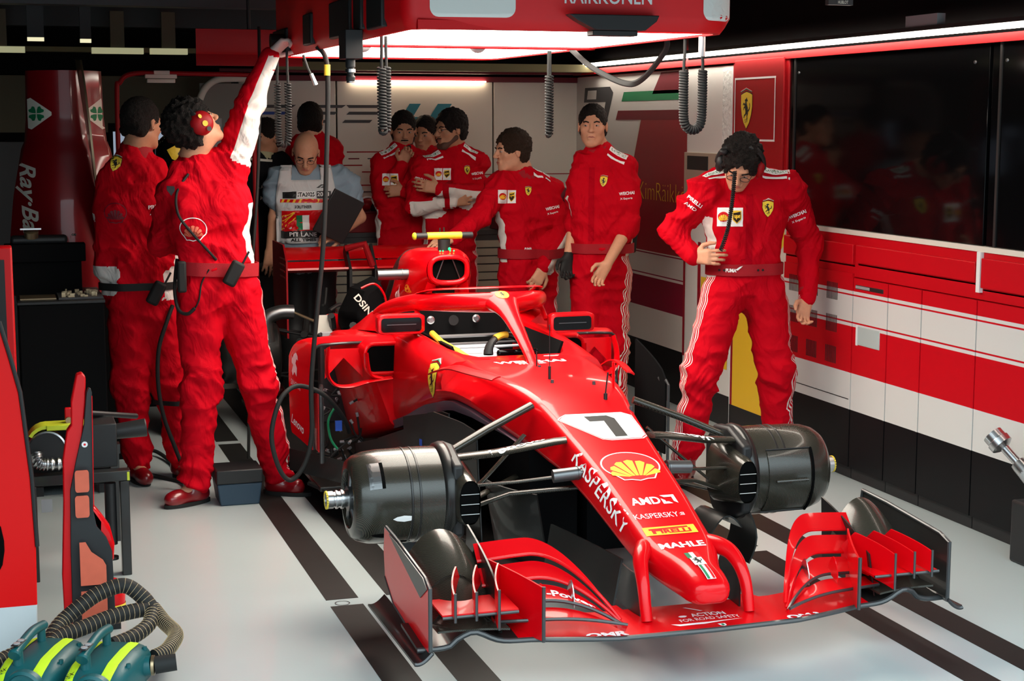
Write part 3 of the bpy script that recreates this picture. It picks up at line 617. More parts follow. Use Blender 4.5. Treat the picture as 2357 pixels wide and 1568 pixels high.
# halo -------------------------------------------------------------------------
HP = [(-.345, 2.05, .66), (-.345, 1.92, .735), (-.325, 1.70, .795), (-.28, 1.45, .838), (-.19, 1.25, .856), (-.08, 1.15, .862), (0, 1.125, .863), (.08, 1.15, .862), (.19, 1.25, .856), (.28, 1.45, .838), (.325, 1.70, .795), (.345, 1.92, .735), (.345, 2.05, .66)]
hp = spl(HP, 5); hr = [.032 + .012 * math.sin(PI * i / (len(hp) - 1)) ** 2 for i in range(len(hp))]
halo = MB().tube(hp, hr, 18).build('halo_hoop', 'red', car, smooth=60)
pp = spl([(0, .655, .645), (0, .74, .70), (0, .88, .775), (0, 1.02, .838), (0, 1.14, .868)], 6)
pillar_ = MB().tube(pp, [.014, .013, .013, .012, .012, .012, .013, .013, .014, .014, .015, .016, .017, .018, .019, .02, .022, .024, .027, .03, .034, .038, .042, .045, .046][:len(pp)], 14, asp=1.9, up=(1, 0, 0)).build('halo_pillar', 'red', car, smooth=60)
hb = bvh_of(halo)
decal('shield_emblem', [(poly([(.030 * math.cos(k * PI / 8), .032 * math.sin(k * PI / 8)) for k in range(16)]), 'yellow'), (off(poly(HORSE), 0, 0, .036), 'black')], ((.0, 1.06, .93), (1, 0, 0), (0, .62, .78)), halo, bvh_of(halo, pillar_), L=.02, reach=.1)
MB().tube(spl([(-.27, 1.47, .874), (-.24, 1.33, .904), (-.12, 1.20, .920), (0, 1.165, .924), (.12, 1.20, .920), (.24, 1.33, .904), (.27, 1.47, .874)], 5), .021, 10, asp=.2, up=(0, 0, 1)).build('halo_winglet', 'red', car)
for s in (-1, 1):
    # sloping shoulder from the halo foot to the tub, with a dark slot
    MB().loft([[(s * .30, 1.62, .71), (s * .385, 1.62, .69), (s * .37, 1.62, .76)], [(s * .30, 1.95, .70), (s * .44, 1.95, .66), (s * .375, 1.95, .745)], [(s * .26, 2.25, .64), (s * .46, 2.25, .60), (s * .37, 2.25, .66)]], cap1=True).build('halo_fairing', 'red', car)
    # mirrors
    xm = s * .392; mz = .762 if s < 0 else .740
    m = MB().loft([[(xm + a * (.105 + e) , vv, mz + b * (.044 + e * .5)) for a, b in [(p[0] * 2, p[1] * 2) for p in rrect(1, 1, .18)]] for vv, e in ((1.30, -.004), (1.305, .0), (1.34, .0), (1.40, -.02), (1.44, -.06))]).build('mirror', 'red', car, smooth=50)
    MB().prism([(p[0], p[1]) for p in rrect(.178, .06, .014)], ((xm, 1.3002, mz - .002), (1, 0, 0), (0, 0, 1)), .003).build('mirror_glass', 'black_gloss', m)
    MB().box(xm - .065, xm + .065, 1.294, 1.2985, mz - .002, mz + .001).build('mirror_bar', 'gunmetal', m)
    MB().tube([(xm - s * .06, 1.36, mz - .03), (s * .30, 1.40, .70)], .012, 10, asp=.5).tube([(xm - s * .1, 1.37, mz + .01), (s * .29, 1.48, .83)], .012, 10, asp=.6).build('mirror_stay', 'red', m)
# airbox and roll hoop ----------------------------------------------------------
AB = [(1.95, .108, .108, 1.003, .858, .065), (2.0, .122, .125, 1.016, .84, .07), (2.1, .14, .15, 1.02, .78, .075), (2.25, .145, .17, 1.015, .72, .08), (2.42, .13, .18, .995, .66, .08)]
ab = MB().loft([rsec(*s, n=6) for s in AB], cap0=False).build('airbox', 'red', car, smooth=60)
MB().tube([(.092 * math.copysign(abs(math.cos(t)) ** .7, math.cos(t)), 1.95, .93 + .062 * math.copysign(abs(math.sin(t)) ** .7, math.sin(t))) for t in [k * 2 * PI / 40 for k in range(40)]], .013, 10, closed=True, up=(0, 1, 0)).build('intake_rim', 'red', ab)
MB().prism(rrect(.20, .145, .06), ((0, 1.975, .93), (1, 0, 0), (0, 0, 1)), .004).build('intake_mouth', 'void', ab)
for s in (-1, 1): MB().cyl((s * .02, 1.96, .985), (s * .06, 1.96, .88), .003, n=6).build('intake_strut', 'gunmetal', ab)
for s in (-1, 1): MB().tube([(s * .075, 1.97, .87), (s * .09, 2.0, .80), (s * .13, 2.06, .70), (s * .17, 2.1, .66)], .016, 10, asp=1.6, up=(1, 0, 0)).build('hoop_leg', 'red', ab)
MB().loft([[(a * (.27 if v < 2 else .22), v, .63 + b * (.07 - .02 * (v > 2))) for a, b in ((-1, 0), (1, 0), (.75, .8), (.3, 1.05), (-.3, 1.05), (-.75, .8))] for v in (1.86, 2.5)]).build('headrest_deck', 'red', car, bev=.01)
MB().box(-.075, .03, 1.955, 1.99, .765, .835).build('lower_intake', 'void', ab)
abb = bvh_of(ab)
decal('sponsor_emblem', pecten(.07, 'red_flat'), ((-.4, 2.14, .83), (0, -1, 0), (0, 0, 1)), ab, abb, L=.02)
decal('number_disc', [(poly([(.035 * math.cos(k * PI / 12), .048 * math.sin(k * PI / 12)) for k in range(24)]), 'white_decal'), (off(txtw('7', .028, .05, .03), 0, 0), 'dark_red')], ((-.4, 2.28, .79), (0, -1, 0), (0, 0, 1)), ab, abb, L=.02)
MB().loft([rsec(2.42, .132, .182, .998, .655, .08, 6), rsec(2.55, .12, .17, .97, .64, .08, 6), rsec(2.75, .09, .14, .90, .62, .06, 6)]).build('engine_shroud', 'carbon', car, smooth=60)
MB().cyl((-.13, 2.16, .895), (-.30, 2.16, .895), .026).cyl((-.175, 2.16, .895), (-.18, 2.16, .895), .0285).build('breather_pipe', 'gunmetal', ab)
tc_ = MB().tube([(-.085, 2.03, 1.088), (.085, 2.03, 1.088)], .023, 16, asp=.75).build('roll_hoop_camera', 'lime', car)
for s in (-1, 1): MB().tube([(s * .14, 2.03, 1.088), (s * .083, 2.03, 1.088)], .021, 14, asp=.75).build('lens_housing', 'black', tc_)
MB().tube([(0, 2.03, 1.07), (0, 2.03, 1.01)], .022, 12, asp=1.4, up=(1, 0, 0)).tube([(-.02, 2.03, 1.10), (-.02, 2.03, 1.125)], .003, 6).tube([(.0, 2.03, 1.10), (.0, 2.03, 1.128)], .003, 6).build('camera_pod', 'black', tc_)
MB().ell((-.145, 2.03, 1.088), (.012, .02, .018)).build('pod_end', 'lime', tc_)
for x in (-.032, -.018, .018, .036): MB().ell((x, 1.985, 1.018), .004, 8, 6).build('status_light', 'led_green', tc_)
MB().ell((.012, 1.975, 1.028), .0075, 8, 6).build('status_light', 'led_green', tc_)
# sidepods ----------------------------------------------------------------------
for s in (-1, 1):
    def pod(v, wo, zt, zb, r=.05):
        P = []
        for cx, cz_, a in ((wo - r, zt - r, 0), (.33, zt - .01, 90), (.33, zb + .01, 180), (wo - r - .10, zb + r, 270)):
            rr = r if a in (0, 270) else .01
            for k in range(5): t = math.radians(a + 22.5 * k); P.append((s * (cx + rr * math.cos(t)), v, cz_ + rr * math.sin(t)))
        return P
    pd = MB().loft([pod(1.50, .505, .66, .275), pod(1.56, .53, .668, .25), pod(1.75, .56, .668, .20), pod(2.0, .56, .655, .13), pod(2.2, .54, .63, .10)]).build('sidepod', 'red', car, smooth=50)
    MB().prism([(s * p[0] if 0 else p[0], p[1]) for p in rrect(.185, .118, .035)], ((s * .412, 1.492, .588), (1, 0, 0), (0, 0, 1)), .004).build('pod_inlet', 'void', pd)
    MB().tube([(s * .412 + p[0], 1.49, .588 + p[1]) for p in rrect(.20, .13, .04)], .009, 8, closed=True, up=(0, 1, 0)).build('inlet_rim', 'red', pd)
    # upper deflector wing curving down into the outer vane
    W = spl([(.28, 1.50, .652), (.40, 1.53, .655), (.55, 1.58, .652), (.65, 1.59, .648), (.70, 1.60, .640), (.722, 1.61, .605), (.728, 1.615, .50), (.728, 1.615, .36), (.726, 1.615, .24), (.722, 1.615, .17)], 6)
    def wing(a, b, W=W, s=s):
        i = a * (len(W) - 1); k = min(int(i), len(W) - 2); p = W[k] + (W[k + 1] - W[k]) * (i - k); ch = np.interp(a, [0, .35, .5, .6, .8, 1], [.24, .16, .18, .21, .21, .20]); fl_ = np.interp(a, [0, .4, .6, 1], [0, .03, .058, .055])
        return (s * (p[0] + fl_ * b), p[1] + b * ch, p[2] + (.012 * math.sin(b * PI) if a < .5 else 0) + b * .05 * max(0, a - .85) / .15)
    dw = MB().sheet(wing, 50, 6, .010).build('deflector_wing', 'red', car, smooth=60)
    MB().tube([wing(k / 40, 0) for k in range(41)], .0065, 6).build('leading_edge', 'carbon_edge', dw)
    if s < 0:
        # sponsor lettering on the outer vane
        wv = bvh_of(dw)
        decal('sponsor_lettering', [(txtw('Lenovo', .13, .042, .02), wd_)], ((-.95, 1.705, .255), (.2, -.90, -.30), (0, -.30, .9)), dw, wv, L=.02, reach=.5)
        decal('sponsor_lettering', [(txtw('SINGHA', .10, .026, .0), wd_)], ((-.95, 1.715, .44), (.2, -.92, -.2), (0, -.2, .9)), dw, wv, L=.02, reach=.5)
        LION = [(-.02, -.05), (.0, -.03), (.02, -.05), (.025, -.01), (.01, .01), (.02, .03), (.035, .025), (.03, .045), (.01, .06), (-.01, .05), (-.02, .03), (-.03, .04), (-.03, .01), (-.015, .0), (-.03, -.03)]
        decal('lion_emblem', [(poly(LION), wd_)], ((-.95, 1.725, .535), (.2, -1, 0), (0, 0, 1)), dw, wv, L=.02, reach=.5)
    MB().sheet(lambda a, b, s=s: (s * (.70 + .0 * a), 1.55 + .10 * a, .17 + b * (.27 - .02 * a)), 4, 6, .014).build('outer_vane', 'red', car)
    MB().tube(spl([(s * .70, 1.55, .12), (s * .70, 1.545, .25), (s * .70, 1.545, .40), (s * .698, 1.56, .445), (s * .69, 1.6, .46)], 5), .011, 8).build('vane_edge', 'carbon_edge', car)
    # inner loop of the deflector
    LP = spl([(s * .672, 1.52, .640), (s * .682, 1.50, .58), (s * .678, 1.49, .52), (s * .645, 1.48, .480), (s * .58, 1.47, .475), (s * .50, 1.46, .495), (s * .40, 1.46, .505)], 6)
    MB().tube(LP, .0075, 8, asp=4.5, up=(0, 1, 0)).build('deflector_loop', 'red', car, smooth=60)
    MB().sheet(lambda a, b, s=s: (s * (.51 + .17 * a), 1.56, .50 + .13 * b + .10 * a * (1 - b) * 0 + (1 - b) * .09 * (1 - abs(2 * a - 1))), 12, 4, .006).build('loop_web', 'red', car)
    MB().tube(spl([(s * .51, 1.47, .62), (s * .505, 1.46, .56), (s * .49, 1.46, .52), (s * .44, 1.46, .505)], 5), .008, 8, asp=3, up=(0, 1, 0)).build('loop_web', 'red', car)
    # dark slot on the top of the pod
    MB().prism([(-.09, -.012), (.0, -.02), (.085, -.012), (.09, .01), (-.06, .014)], ((s * .42, 1.66, .6685), (1, 0, 0), (0, 1, 0)), .003).build('cooling_slot', 'void', pd)
    # bargeboards
    for k, (u0, v0) in enumerate(((.36, .55), (.40, .80), (.45, 1.05), (.50, 1.28))):
        MB().sheet(lambda a, b, s=s, u0=u0, v0=v0: (s * (u0 - .06 + .10 * a + .02 * b), v0 - .15 + .34 * a, .02 + b * (zlow(v0 - .15 + .34 * a) - .06 - (.05 * (k > 1)))), 8, 4, .006).build('bargeboard', 'carbon', car)
        MB().cyl((s * (u0 - .06), v0 - .15, .02), (s * (u0 - .04), v0 - .15, zlow(v0 - .15) - .04 - .05 * (k > 1)), .003, n=6).build('bargeboard_edge', 'gunmetal', car)
    MB().sheet(lambda a, b, s=s: (s * (.33 + .42 * b * (.25 + .75 * a)), .45 + 1.2 * a, .015), 8, 4, .012).build('splitter_board', 'carbon', car)
    MB().sheet(lambda a, b, s=s: (s * (.55 + .25 * a), 1.28 + .5 * a, .05 + .10 * b), 8, 3, .008).build('floor_fence', 'carbon', car)
    for k in range(4): MB().tube([(s * (.30 + .05 * k), .15 + .08 * k, .05), (s * (.45 + .06 * k), .42 + .1 * k, .045 + .02 * k)], .006, 6).build('cable_duct', 'black', car)
MB().box(-.36, .36, .35, 1.6, .0, .022).box(-.72, .72, 1.5, 3.9, .0, .022).build('floor_plank', 'carbon', car, bev=.004)
MB().box(-.012, .012, 1.12, 1.14, .28, .31).build('blue_label', 'blue_decal', car)
decal('blue_label', [(quad(-.012, -.014, .012, .014), 'blue_decal')], ((-.422, .86, .33), (.25, -.95, 0), (0, 0, 1)), car)
# loose wiring and connectors where the left bodywork is off
random.seed(11); wr_ = MB(); cn = MB(); cg = MB()
for k in range(26):
    a = Vector((-.60 + random.uniform(-.06, .12), 1.62 + random.uniform(0, .2), random.uniform(.05, .42))); b_ = a + Vector((random.uniform(-.1, .1), random.uniform(-.05, .1), random.uniform(-.14, .14))); m_ = (a + b_) / 2 + Vector((random.uniform(-.05, .05), 0, random.uniform(-.06, .03)))
    wr_.tube(spl([a, m_, b_], 5), .005, 6); cn.cyl(a, a + (b_ - a).normalized() * .02, .007, n=8)
wr_.build('wiring_loom', 'rubber', car); cn.build('connector', 'grey_plastic', car)
cg.tube(spl([(-.63, 1.6, .36), (-.66, 1.6, .30), (-.65, 1.6, .22), (-.62, 1.6, .17)], 5), .006, 6).build('green_cable', 'green_decal', car)
MB().box(-.63, -.60, 1.585, 1.6, .255, .30).build('blue_connector', 'blue_decal', car)
# front brake drums -------------------------------------------------------------
def drum(s):
    X0 = s * .55; ax = (s, 0, 0); zc = .325; vc = .0
    d = MB().lathe((X0, vc, zc), ax, [(.045, .166), (.10, .168), (.16, .167), (.25, .166), (.30, .161), (.335, .150), (.355, .135), (.36, .105), (.345, .10), (.25, .095)], 48, cap=False).build('brake_drum', 'carbon_lit', car, smooth=60)
    MB().lathe((X0, vc, zc), ax, [(.0, .155), (.008, .178), (.02, .182), (.04, .176), (.048, .166)], 48).build('drum_flange', 'carbon', d, smooth=60)
    for h in (.13, .16): MB().lathe((X0, vc, zc), ax, [(h, .1665), (h + .002, .1692), (h + .008, .1692), (h + .01, .1665)], 48, cap=False).build('drum_rib', 'carbon', d)
    MB().lathe((X0, vc, zc), ax, [(.20, .098), (.21, .05), (.36, .045), (.362, .0)], 24, cap=False).build('upright', 'gunmetal', d)
    hub = MB().lathe((X0, vc, zc), ax, [(.36, .03), (.375, .03), (.376, .034), (.384, .034), (.385, .029), (.395, .029), (.396, .033), (.402, .033), (.403, .028), (.41, .028), (.412, .031), (.432, .031), (.436, .026), (.436, .020), (.41, .018)], 28).build('wheel_hub', 'steel', d)
    g = MB()
    for k in range(20): t = k * 2 * PI / 20; g.box(-.003, .003, -.0035, .0035, -.004, .004, Matrix.Rotation(t, 3, 'X'), (s * (.55 + .434), vc + .028 * math.sin(-t) * 1, zc + .028 * math.cos(t)))
    g.build('hub_teeth', 'yellow', hub)
    for k in range(5):
        t = k * 2 * PI / 5 + .3; MB().tube([(s * .90, vc + .035 * math.cos(t), zc + .035 * math.sin(t)), (s * .895, vc + .10 * math.cos(t), zc + .10 * math.sin(t))], .008, 8).build('hub_spoke', 'gunmetal', d)
    # windows in the drum skin
    db = bvh_of(d)
    def dd(name, sh, m, x, ang, L=.012):
        n_ = Vector((0, math.cos(ang), math.sin(ang))); yv = Vector((0, -math.sin(ang), math.cos(ang))) * (1 if s < 0 else -1)
        decal(name, [(sh, m)], (Vector((s * x, vc, zc)) + n_ * .3, (1, 0, 0) , yv if Vector((1, 0, 0)).cross(yv).dot(n_) > 0 else -yv), d, db, o=.001, L=L, reach=.4)
    leaf = poly([(-.035, 0), (-.02, .008), (.005, .012), (.03, .009), (.035, 0), (.03, -.009), (.005, -.012), (-.02, -.008)])
    if s < 0:
        dd('drum_window', leaf, 'white_decal', .75, math.radians(196)); dd('drum_window', leaf, 'void', .74, math.radians(242)); dd('drum_window', leaf, 'void', .82, math.radians(222))
        dd('caliper_window', quad(-.02, -.05, .022, .05), 'gunmetal', .84, math.radians(140)); dd('caliper_window', quad(-.008, -.05, .004, .05), 'void', .81, math.radians(140))
    else:
        fr_ = MB()
        MB().sheet(lambda a, b: (.635 + .17 * a, vc - .1725 * math.cos(math.radians(-52 + 88 * b)), zc + .1725 * math.sin(math.radians(-52 + 88 * b))), 4, 14, .004).build('access_panel', 'carbon_lit', d)
        for a_ in (-52, 36): MB().tube([(.63, vc - .176 * math.cos(math.radians(a_)), zc + .176 * math.sin(math.radians(a_))), (.81, vc - .176 * math.cos(math.radians(a_)), zc + .176 * math.sin(math.radians(a_)))], .003, 6).build('panel_seam', 'black', d)
        MB().tube([(.66, vc - .179, zc - .01), (.79, vc - .179, zc - .01)], .006, 8).build('panel_rib', 'carbon_lit', d)
        MB().tube([(.812, vc - .176 * math.cos(math.radians(-52 + 8 * k)), zc + .176 * math.sin(math.radians(-52 + 8 * k))) for k in range(12)], .006, 6).build('panel_seam', 'void', d)
    # brake duct scoop on the inboard side
    sc = MB().loft([[(s * (.525 + p[0] * w), v, .33 + p[1] * h) for p in rrect(1, 1, .42)] for v, w, h in ((-.215, .075, .155), (-.20, .082, .165), (-.14, .10, .185), (-.05, .12, .22), (.02, .12, .24))], cap0=False).build('brake_duct', 'carbon_lit', d, smooth=60)
    MB().prism([(p[0], p[1]) for p in rrect(.068, .148, .03)], ((s * .525, -.205, .33), (1, 0, 0), (0, 0, 1)), .003).build('duct_mouth', 'void', sc)
    for k in range(3): MB().cyl((s * .525 - .032, -.216, .29 + .035 * k), (s * .525 + .032, -.216, .29 + .035 * k), .0016, n=6).build('duct_bar', 'steel', sc)
    MB().loft([[(s * .53, v, z0), (s * .57, v, z0), (s * .57, v, z1), (s * .53, v, z1)] for v, z0, z1 in ((-.16, .20, .45), (-.02, .14, .50), (.10, .16, .49), (.17, .25, .42))]).build('duct_body', 'black', sc, bev=.01)
    if s > 0: MB().sheet(lambda a, b: (s * (.56 + .03 * math.sin(b * PI)), -.16 + .22 * a, .20 - .19 * b), 6, 6, .006).sheet(lambda a, b: (s * (.43 + .13 * b - .02 * a), -.10 + .18 * a, .10 + .06 * math.sin(b * PI) + .03 * b), 6, 8, .006).build('winglet', 'carbon', sc)
    else: MB().sheet(lambda a, b: (s * (.50 + .05 * math.sin(b * PI)), -.02 + .16 * a, .20 - .15 * b), 6, 6, .006).build('winglet', 'carbon', sc)
for s in (-1, 1): drum(s)
# suspension ---------------------------------------------------------------------
def arm(P, r, m='carbon_lit', asp=.45, name='suspension_arm'):
    return MB().tube(P, r, 14, asp=asp).build(name, m, car, smooth=60)
for s in (-1, 1):
    a1 = arm([(s * .56, -.05, .455), (s * .40, -.10, .475), (s * .20, -.16, .515), (s * .16, -.17, .52)], [.032, .036, .034, .030], asp=.38)
    ub = bvh_of(a1)
    decal('sponsor_lettering', [(txtw('Lenovo', .20, .034, .03), wd_)], ((s * .33, -.130, .6), (1, -.1 * s * -1, 0), (0, 1, 0)), a1, ub, L=.02, reach=.3)
    arm([(s * .55, .02, .455), (s * .38, .06, .53), (s * .20, .10, .60)], .020, name='suspension_arm', asp=.7)
    arm([(s * .55, -.04, .25), (s * .35, -.12, .33), (s * .13, -.22, .36)], .018); arm([(s * .55, .02, .24), (s * .3, .18, .29), (s * .15, .3, .31)], .018)
    arm([(s * .55, -.09, .36), (s * .35, -.18, .385), (s * .16, -.24, .41)], .013, name='track_rod')
    arm([(s * .54, .0, .24), (s * .4, .02, .36), (s * .24, .06, .50)], .013, name='push_rod')
    MB().cyl((s * .13, -.31, .432), (s * .16, -.31, .432), .012).cyl((s * .16, -.31, .432), (s * .255, -.30, .424), .023).cyl((s * .168, -.31, .4315), (s * .172, -.31, .4315), .0245).build('steering_arm_cover', 'gunmetal', car)
# front wing ----------------------------------------------------------------------
def lev(u): u = abs(u); return -1.085 + .115 * min(u / .55, 1) ** 1.6 + (.03 * max(0, (u - .55) / .3))
def mainplane(a, b):
    u = -.90 + 1.80 * a; au = abs(u); ch = .20 + .05 * (au < .25); arch = .035 * math.exp(-((au - .73) / .055) ** 2) * (1 if au < .9 else 0)
    z = .092 + .012 * math.cos(min(au / .3, 1) * PI / 2) + .016 * b * (au > .2) + arch * (1 - .2 * b) - .01 * (au > .78)
    return (u, lev(u) + ch * b, z)
fw = link(bpy.data.objects.new('front_wing', None)); fw.parent = car
mp_ = MB().sheet(lambda a, b: mainplane(.17 + .66 * a, b), 60, 8, .012).build('main_plane', 'red', fw, smooth=60)
for a0, a1 in ((0, .17), (.83, 1)): MB().sheet(lambda a, b: mainplane(a0 + (a1 - a0) * a, b), 24, 8, .010).build('outer_plane', 'carbon', fw, smooth=60)
MB().tube([tuple(Vector(mainplane(k / 90, 0)) - Vector((0, 0, .007))) for k in range(91)], .0085, 8).build('leading_edge', 'carbon_edge', fw)
mb_ = bvh_of(mp_)
def wdcl(layers, x, v, rot=0, nm='sponsor_lettering'): return decal(nm, layers, ((x, v, .3), (math.cos(rot), math.sin(rot), 0), (-math.sin(rot), math.cos(rot), 0)), fw, mb_, L=.02, reach=.4)
wdcl([(merge(off(txtw('ACTION', .115, .032, .02), .03, .03), off(txtw('FOR ROAD SAFETY', .20, .026, .0), .02, -.01), poly([(-.12, -.03), (-.10, -.055), (-.02, -.06), (.12, -.035), (-.0, -.045), (-.09, -.04)]), poly([(-.02, .11), (-.01, .11), (.03, .065), (.02, .065)]), off(poly([(.015 * math.cos(k), .01 * math.sin(k)) for k in range(6)]), -.055, .028)), wd_)], .0, -.985)
for s in (-1, 1): wdcl([(merge(off(txtw('OMR', .13, .034, .05), 0, 0)), wd_)], s * .33, -1.02 if s < 0 else -1.03, s * .12)
decal('shield_emblem', [(poly([(.012, .012), (-.012, .012), (-.01, -.006), (0, -.014), (.01, -.006)]), wd_), (quad(-.004, -.008, .004, .008), 'green_decal')], ((.03, -1.068, .3), (1, 0, 0), (0, 1, 0)), fw, mb_, L=.02)
for s in (-1, 1):
    def B(p): return np.array([s * (.655 - .385 * p), -.945 - .10 * p, .115 + .0 * p])
    def T(p): q = max(0, (p - .42) / .58); return np.array([s * (.655 - .375 * p), -.690 - .04 * p - .26 * q ** 1.7, .318 + .012 * math.sin(p * PI) - .19 * q ** 2.2])
    def el(q0, q1, lift=.0):
        def fn(a, b):
            q = q0 + (q1 - q0) * b; P = B(a) + (T(a) - B(a)) * q; P[2] += -.05 * math.sin(q * PI) * (1 - a * .6) + lift * (1 - b); return P
        return fn
    for i, (q0, q1) in enumerate(((.10, .34), (.37, .60), (.62, .81), (.83, 1.0))):
        f_ = el(q0, q1, .014)
        e_ = MB().sheet(f_, 30, 8, .006).build('wing_flap', 'red', fw, smooth=60)
        MB().tube([f_(k / 40, 0) for k in range(41)], .0055, 6).build('flap_edge', 'carbon_edge' if i < 2 else 'red', e_)
        if i == 1: 
            g2 = txtw('V-Power', .16, .032, .03); ac, sg = (.62, 1) if s < 0 else (.52, -1)
            for nm_, L2 in (('sponsor_lettering', [(fine(g2, .02), wd_)]), ('sponsor_emblem', [(fine(off(sh_, -.105, 0), .02), m_) for sh_, m_ in pecten(.034, None)])):
                q_ = MB(); ms_ = []
                for i2, (sh_, m_) in enumerate(L2):
                    if m_ not in ms_: ms_.append(m_)
                    q_.mi = ms_.index(m_); P2 = []
                    for x, y in sh_[0]:
                        aa, bb_ = ac + sg * x / .385, .5 + y / .085; p0 = Vector(f_(aa, bb_)); du = Vector(f_(aa + .01, bb_)) - p0; dv = Vector(f_(aa, bb_ + .01)) - p0; nn = du.cross(dv).normalized(); nn = nn if nn.z > 0 else -nn
                        P2.append(tuple(p0 + nn * (.0015 + .0007 * i2)))
                    q_.add(P2, sh_[1])
                q_.build(nm_, ms_, e_, smooth=0, recalc=False)
    # outboard carbon cascade: curved arch elements behind
    for k, (z0, v0, w) in enumerate(((.335, -.60, .012), (.27, -.68, .012), (.20, -.76, .010))):
        MB().sheet(lambda a, b, z0=z0, v0=v0: (s * (.625 + .215 * a), v0 - .17 * (1 - b) - .02 * a - .05 * (1 - a) ** 2, max(z0 + .03 * math.sin(a * PI) - .10 * (1 - b) ** 1.4 - .05 * a ** 4 - .10 * (1 - a) ** 3, .125)), 16, 8, .006).build('cascade_element', 'carbon_lit' if k else 'carbon_lit', fw, smooth=60)
    MB().sheet(lambda a, b: (s * (.645 - .01 * b), -.93 + .36 * a, .10 + b * (.23 + .02 * a) * (a ** .25)), 10, 6, .006).build('cascade_fence', 'carbon', fw)
    # red shelf with upright fins
    MB().sheet(lambda a, b: (s * (.60 + .235 * a), -.985 + .15 * b, .185 + .004 * b), 10, 6, .006).build('wing_shelf', 'red', fw, smooth=60)
    MB().tube([(s * (.60 + .235 * k / 8), -.986, .182) for k in range(9)], .005, 6).build('shelf_edge', 'carbon_edge', fw)
    for k, x in enumerate((.80, .735, .665)):
        MB().sheet(lambda a, b, x=x: (s * (x - .02 * a - .055 * a * a), -1.0 + .21 * a, (.185 if k < 2 else .14) + .03 * a + b * ((.070 if k < 2 else .115) + .015 * a - .06 * max(0, a - .8) / .2)), 10, 4, .005).build('wing_fin', 'red', fw)
        MB().cyl((s * x, -1.001, .17 if k < 2 else .135), (s * x, -1.001, .258), .0045, n=6).build('fin_edge', 'carbon_edge', fw)
    MB().sheet(lambda a, b: (s * (.53 + .075 * a + .02 * a * a), -1.01 + .24 * a, .092 + b * (.165 - .0 * a) + .03 * a * b), 12, 6, .006).build('main_fence', 'red', fw, smooth=60)
    MB().cyl((s * .53, -1.012, .088), (s * .53, -1.012, .258), .006, n=8).build('fence_edge', 'carbon_edge', fw)
    for x, v in ((.40, -.925), (.50, -.93)): MB().sheet(lambda a, b, x=x: (s * x, v + .08 * a, .155 + .0 * a + .07 * b * math.sin(min(1, a + .15) * PI) + .03 * a), 8, 3, .003).build('slot_bracket', 'steel' if x < .45 else 'red', fw)
    # end plate
    E_ = [(-.985, .082), (-.985, .275), (-.93, .292), (-.60, .318), (-.43, .325), (-.415, .25), (-.43, .16), (-.55, .10), (-.75, .085)]
    MB().prism(E_, ((s * .872, 0, 0), (0, 1, 0), (0, 0, 1)), .006 if s > 0 else -.006).build('end_plate', 'red' if s < 0 else 'carbon', fw)
    if s < 0: MB().prism([(-.98, .272), (-.90, .225), (-.62, .29), (-.50, .32), (-.60, .318), (-.93, .294)], ((-.878, 0, 0), (0, 1, 0), (0, 0, 1)), -.003).build('end_plate_insert', 'carbon', fw)
    MB().tube([(s * .872, y, z) for y, z in E_[:6]], .0065, 8).tube([(s * .875, -.43, .16), (s * .875, -.55, .10), (s * .875, -.70, .085)], .006, 8).build('end_plate_edge', 'carbon_edge', fw)
    # foot plate curling outwards
    MB().sheet(lambda a, b: (s * (.868 + .055 * b), -.995 + .62 * a, .085 - .03 * math.sin(b * PI * .6) * 1 + .10 * a * a * (1 - b) * 0), 12, 8, .006).build('foot_plate', 'carbon', fw, smooth=60)
    MB().tube([(s * (.868 + .055 * b), -.996, .083 - .03 * math.sin(b * PI * .6)) for b in [k / 8 for k in range(9)]], .006, 6).build('foot_edge', 'carbon_edge', fw)
# rear end -------------------------------------------------------------------------
rwg = link(bpy.data.objects.new('rear_wing', None)); rwg.parent = car
MB().sheet(lambda a, b: (-.475 + .95 * a, 3.90 + .16 * b, .835 + .055 * b + .012 * math.sin(b * PI)), 10, 6, .01).build('upper_flap', 'red', rwg, smooth=60)
MB().sheet(lambda a, b: (-.475 + .95 * a, 3.72 + .20 * b, .795 + .02 * b - .03 * math.sin(b * PI)), 10, 6, .012).build('main_plane', 'red', rwg, smooth=60)
for s in (-1, 1): MB().prism([(3.66, .40), (3.66, .84), (3.76, .93), (4.12, .93), (4.12, .62), (4.02, .40)], ((s * .485, 0, 0), (0, 1, 0), (0, 0, 1)), .01).build('end_plate', 'dark_red', rwg)
for s in (-1, 1): MB().prism([(3.70, .25), (3.70, .78), (3.84, .92), (3.88, .87), (3.78, .76), (3.80, .25)], ((s * .075 - .035, 0, 0), (0, 1, 0), (0, 0, 1)), .016).build('swan_neck', 'black', rwg)
for k in range(4): MB().box(-.487, -.484, 3.70, 3.86, .74 + .035 * k, .75 + .035 * k).build('louvre', 'red', rwg)
MB().tube([(-.12, 3.75, .90), (-.02, 3.7, .93), (.03, 3.72, .80)], .02, 8).build('actuator_pod', 'dark_red', rwg)
MB().loft([rsec(2.25, .22, .24, .56, .06, .05), rsec(2.8, .2, .22, .50, .06, .05), rsec(3.3, .12, .14, .42, .10, .04), rsec(3.9, .08, .09, .36, .2, .03)]).build('engine_and_gearbox', 'black', car)
random.seed(5); eg = MB(); e2 = MB()
for k in range(34):
    s = random.choice((-1, -1, 1)); a = Vector((s * random.uniform(.08, .5), random.uniform(2.3, 3.5), random.uniform(.3, .62))); b_ = a + Vector((random.uniform(-.15, .15), random.uniform(-.1, .35), random.uniform(-.15, .12)))
    (eg if k % 3 else e2).tube(spl([a, (a + b_) / 2 + Vector((0, 0, random.uniform(-.04, .06))), b_], 5), random.choice((.008, .012, .02)), 8)
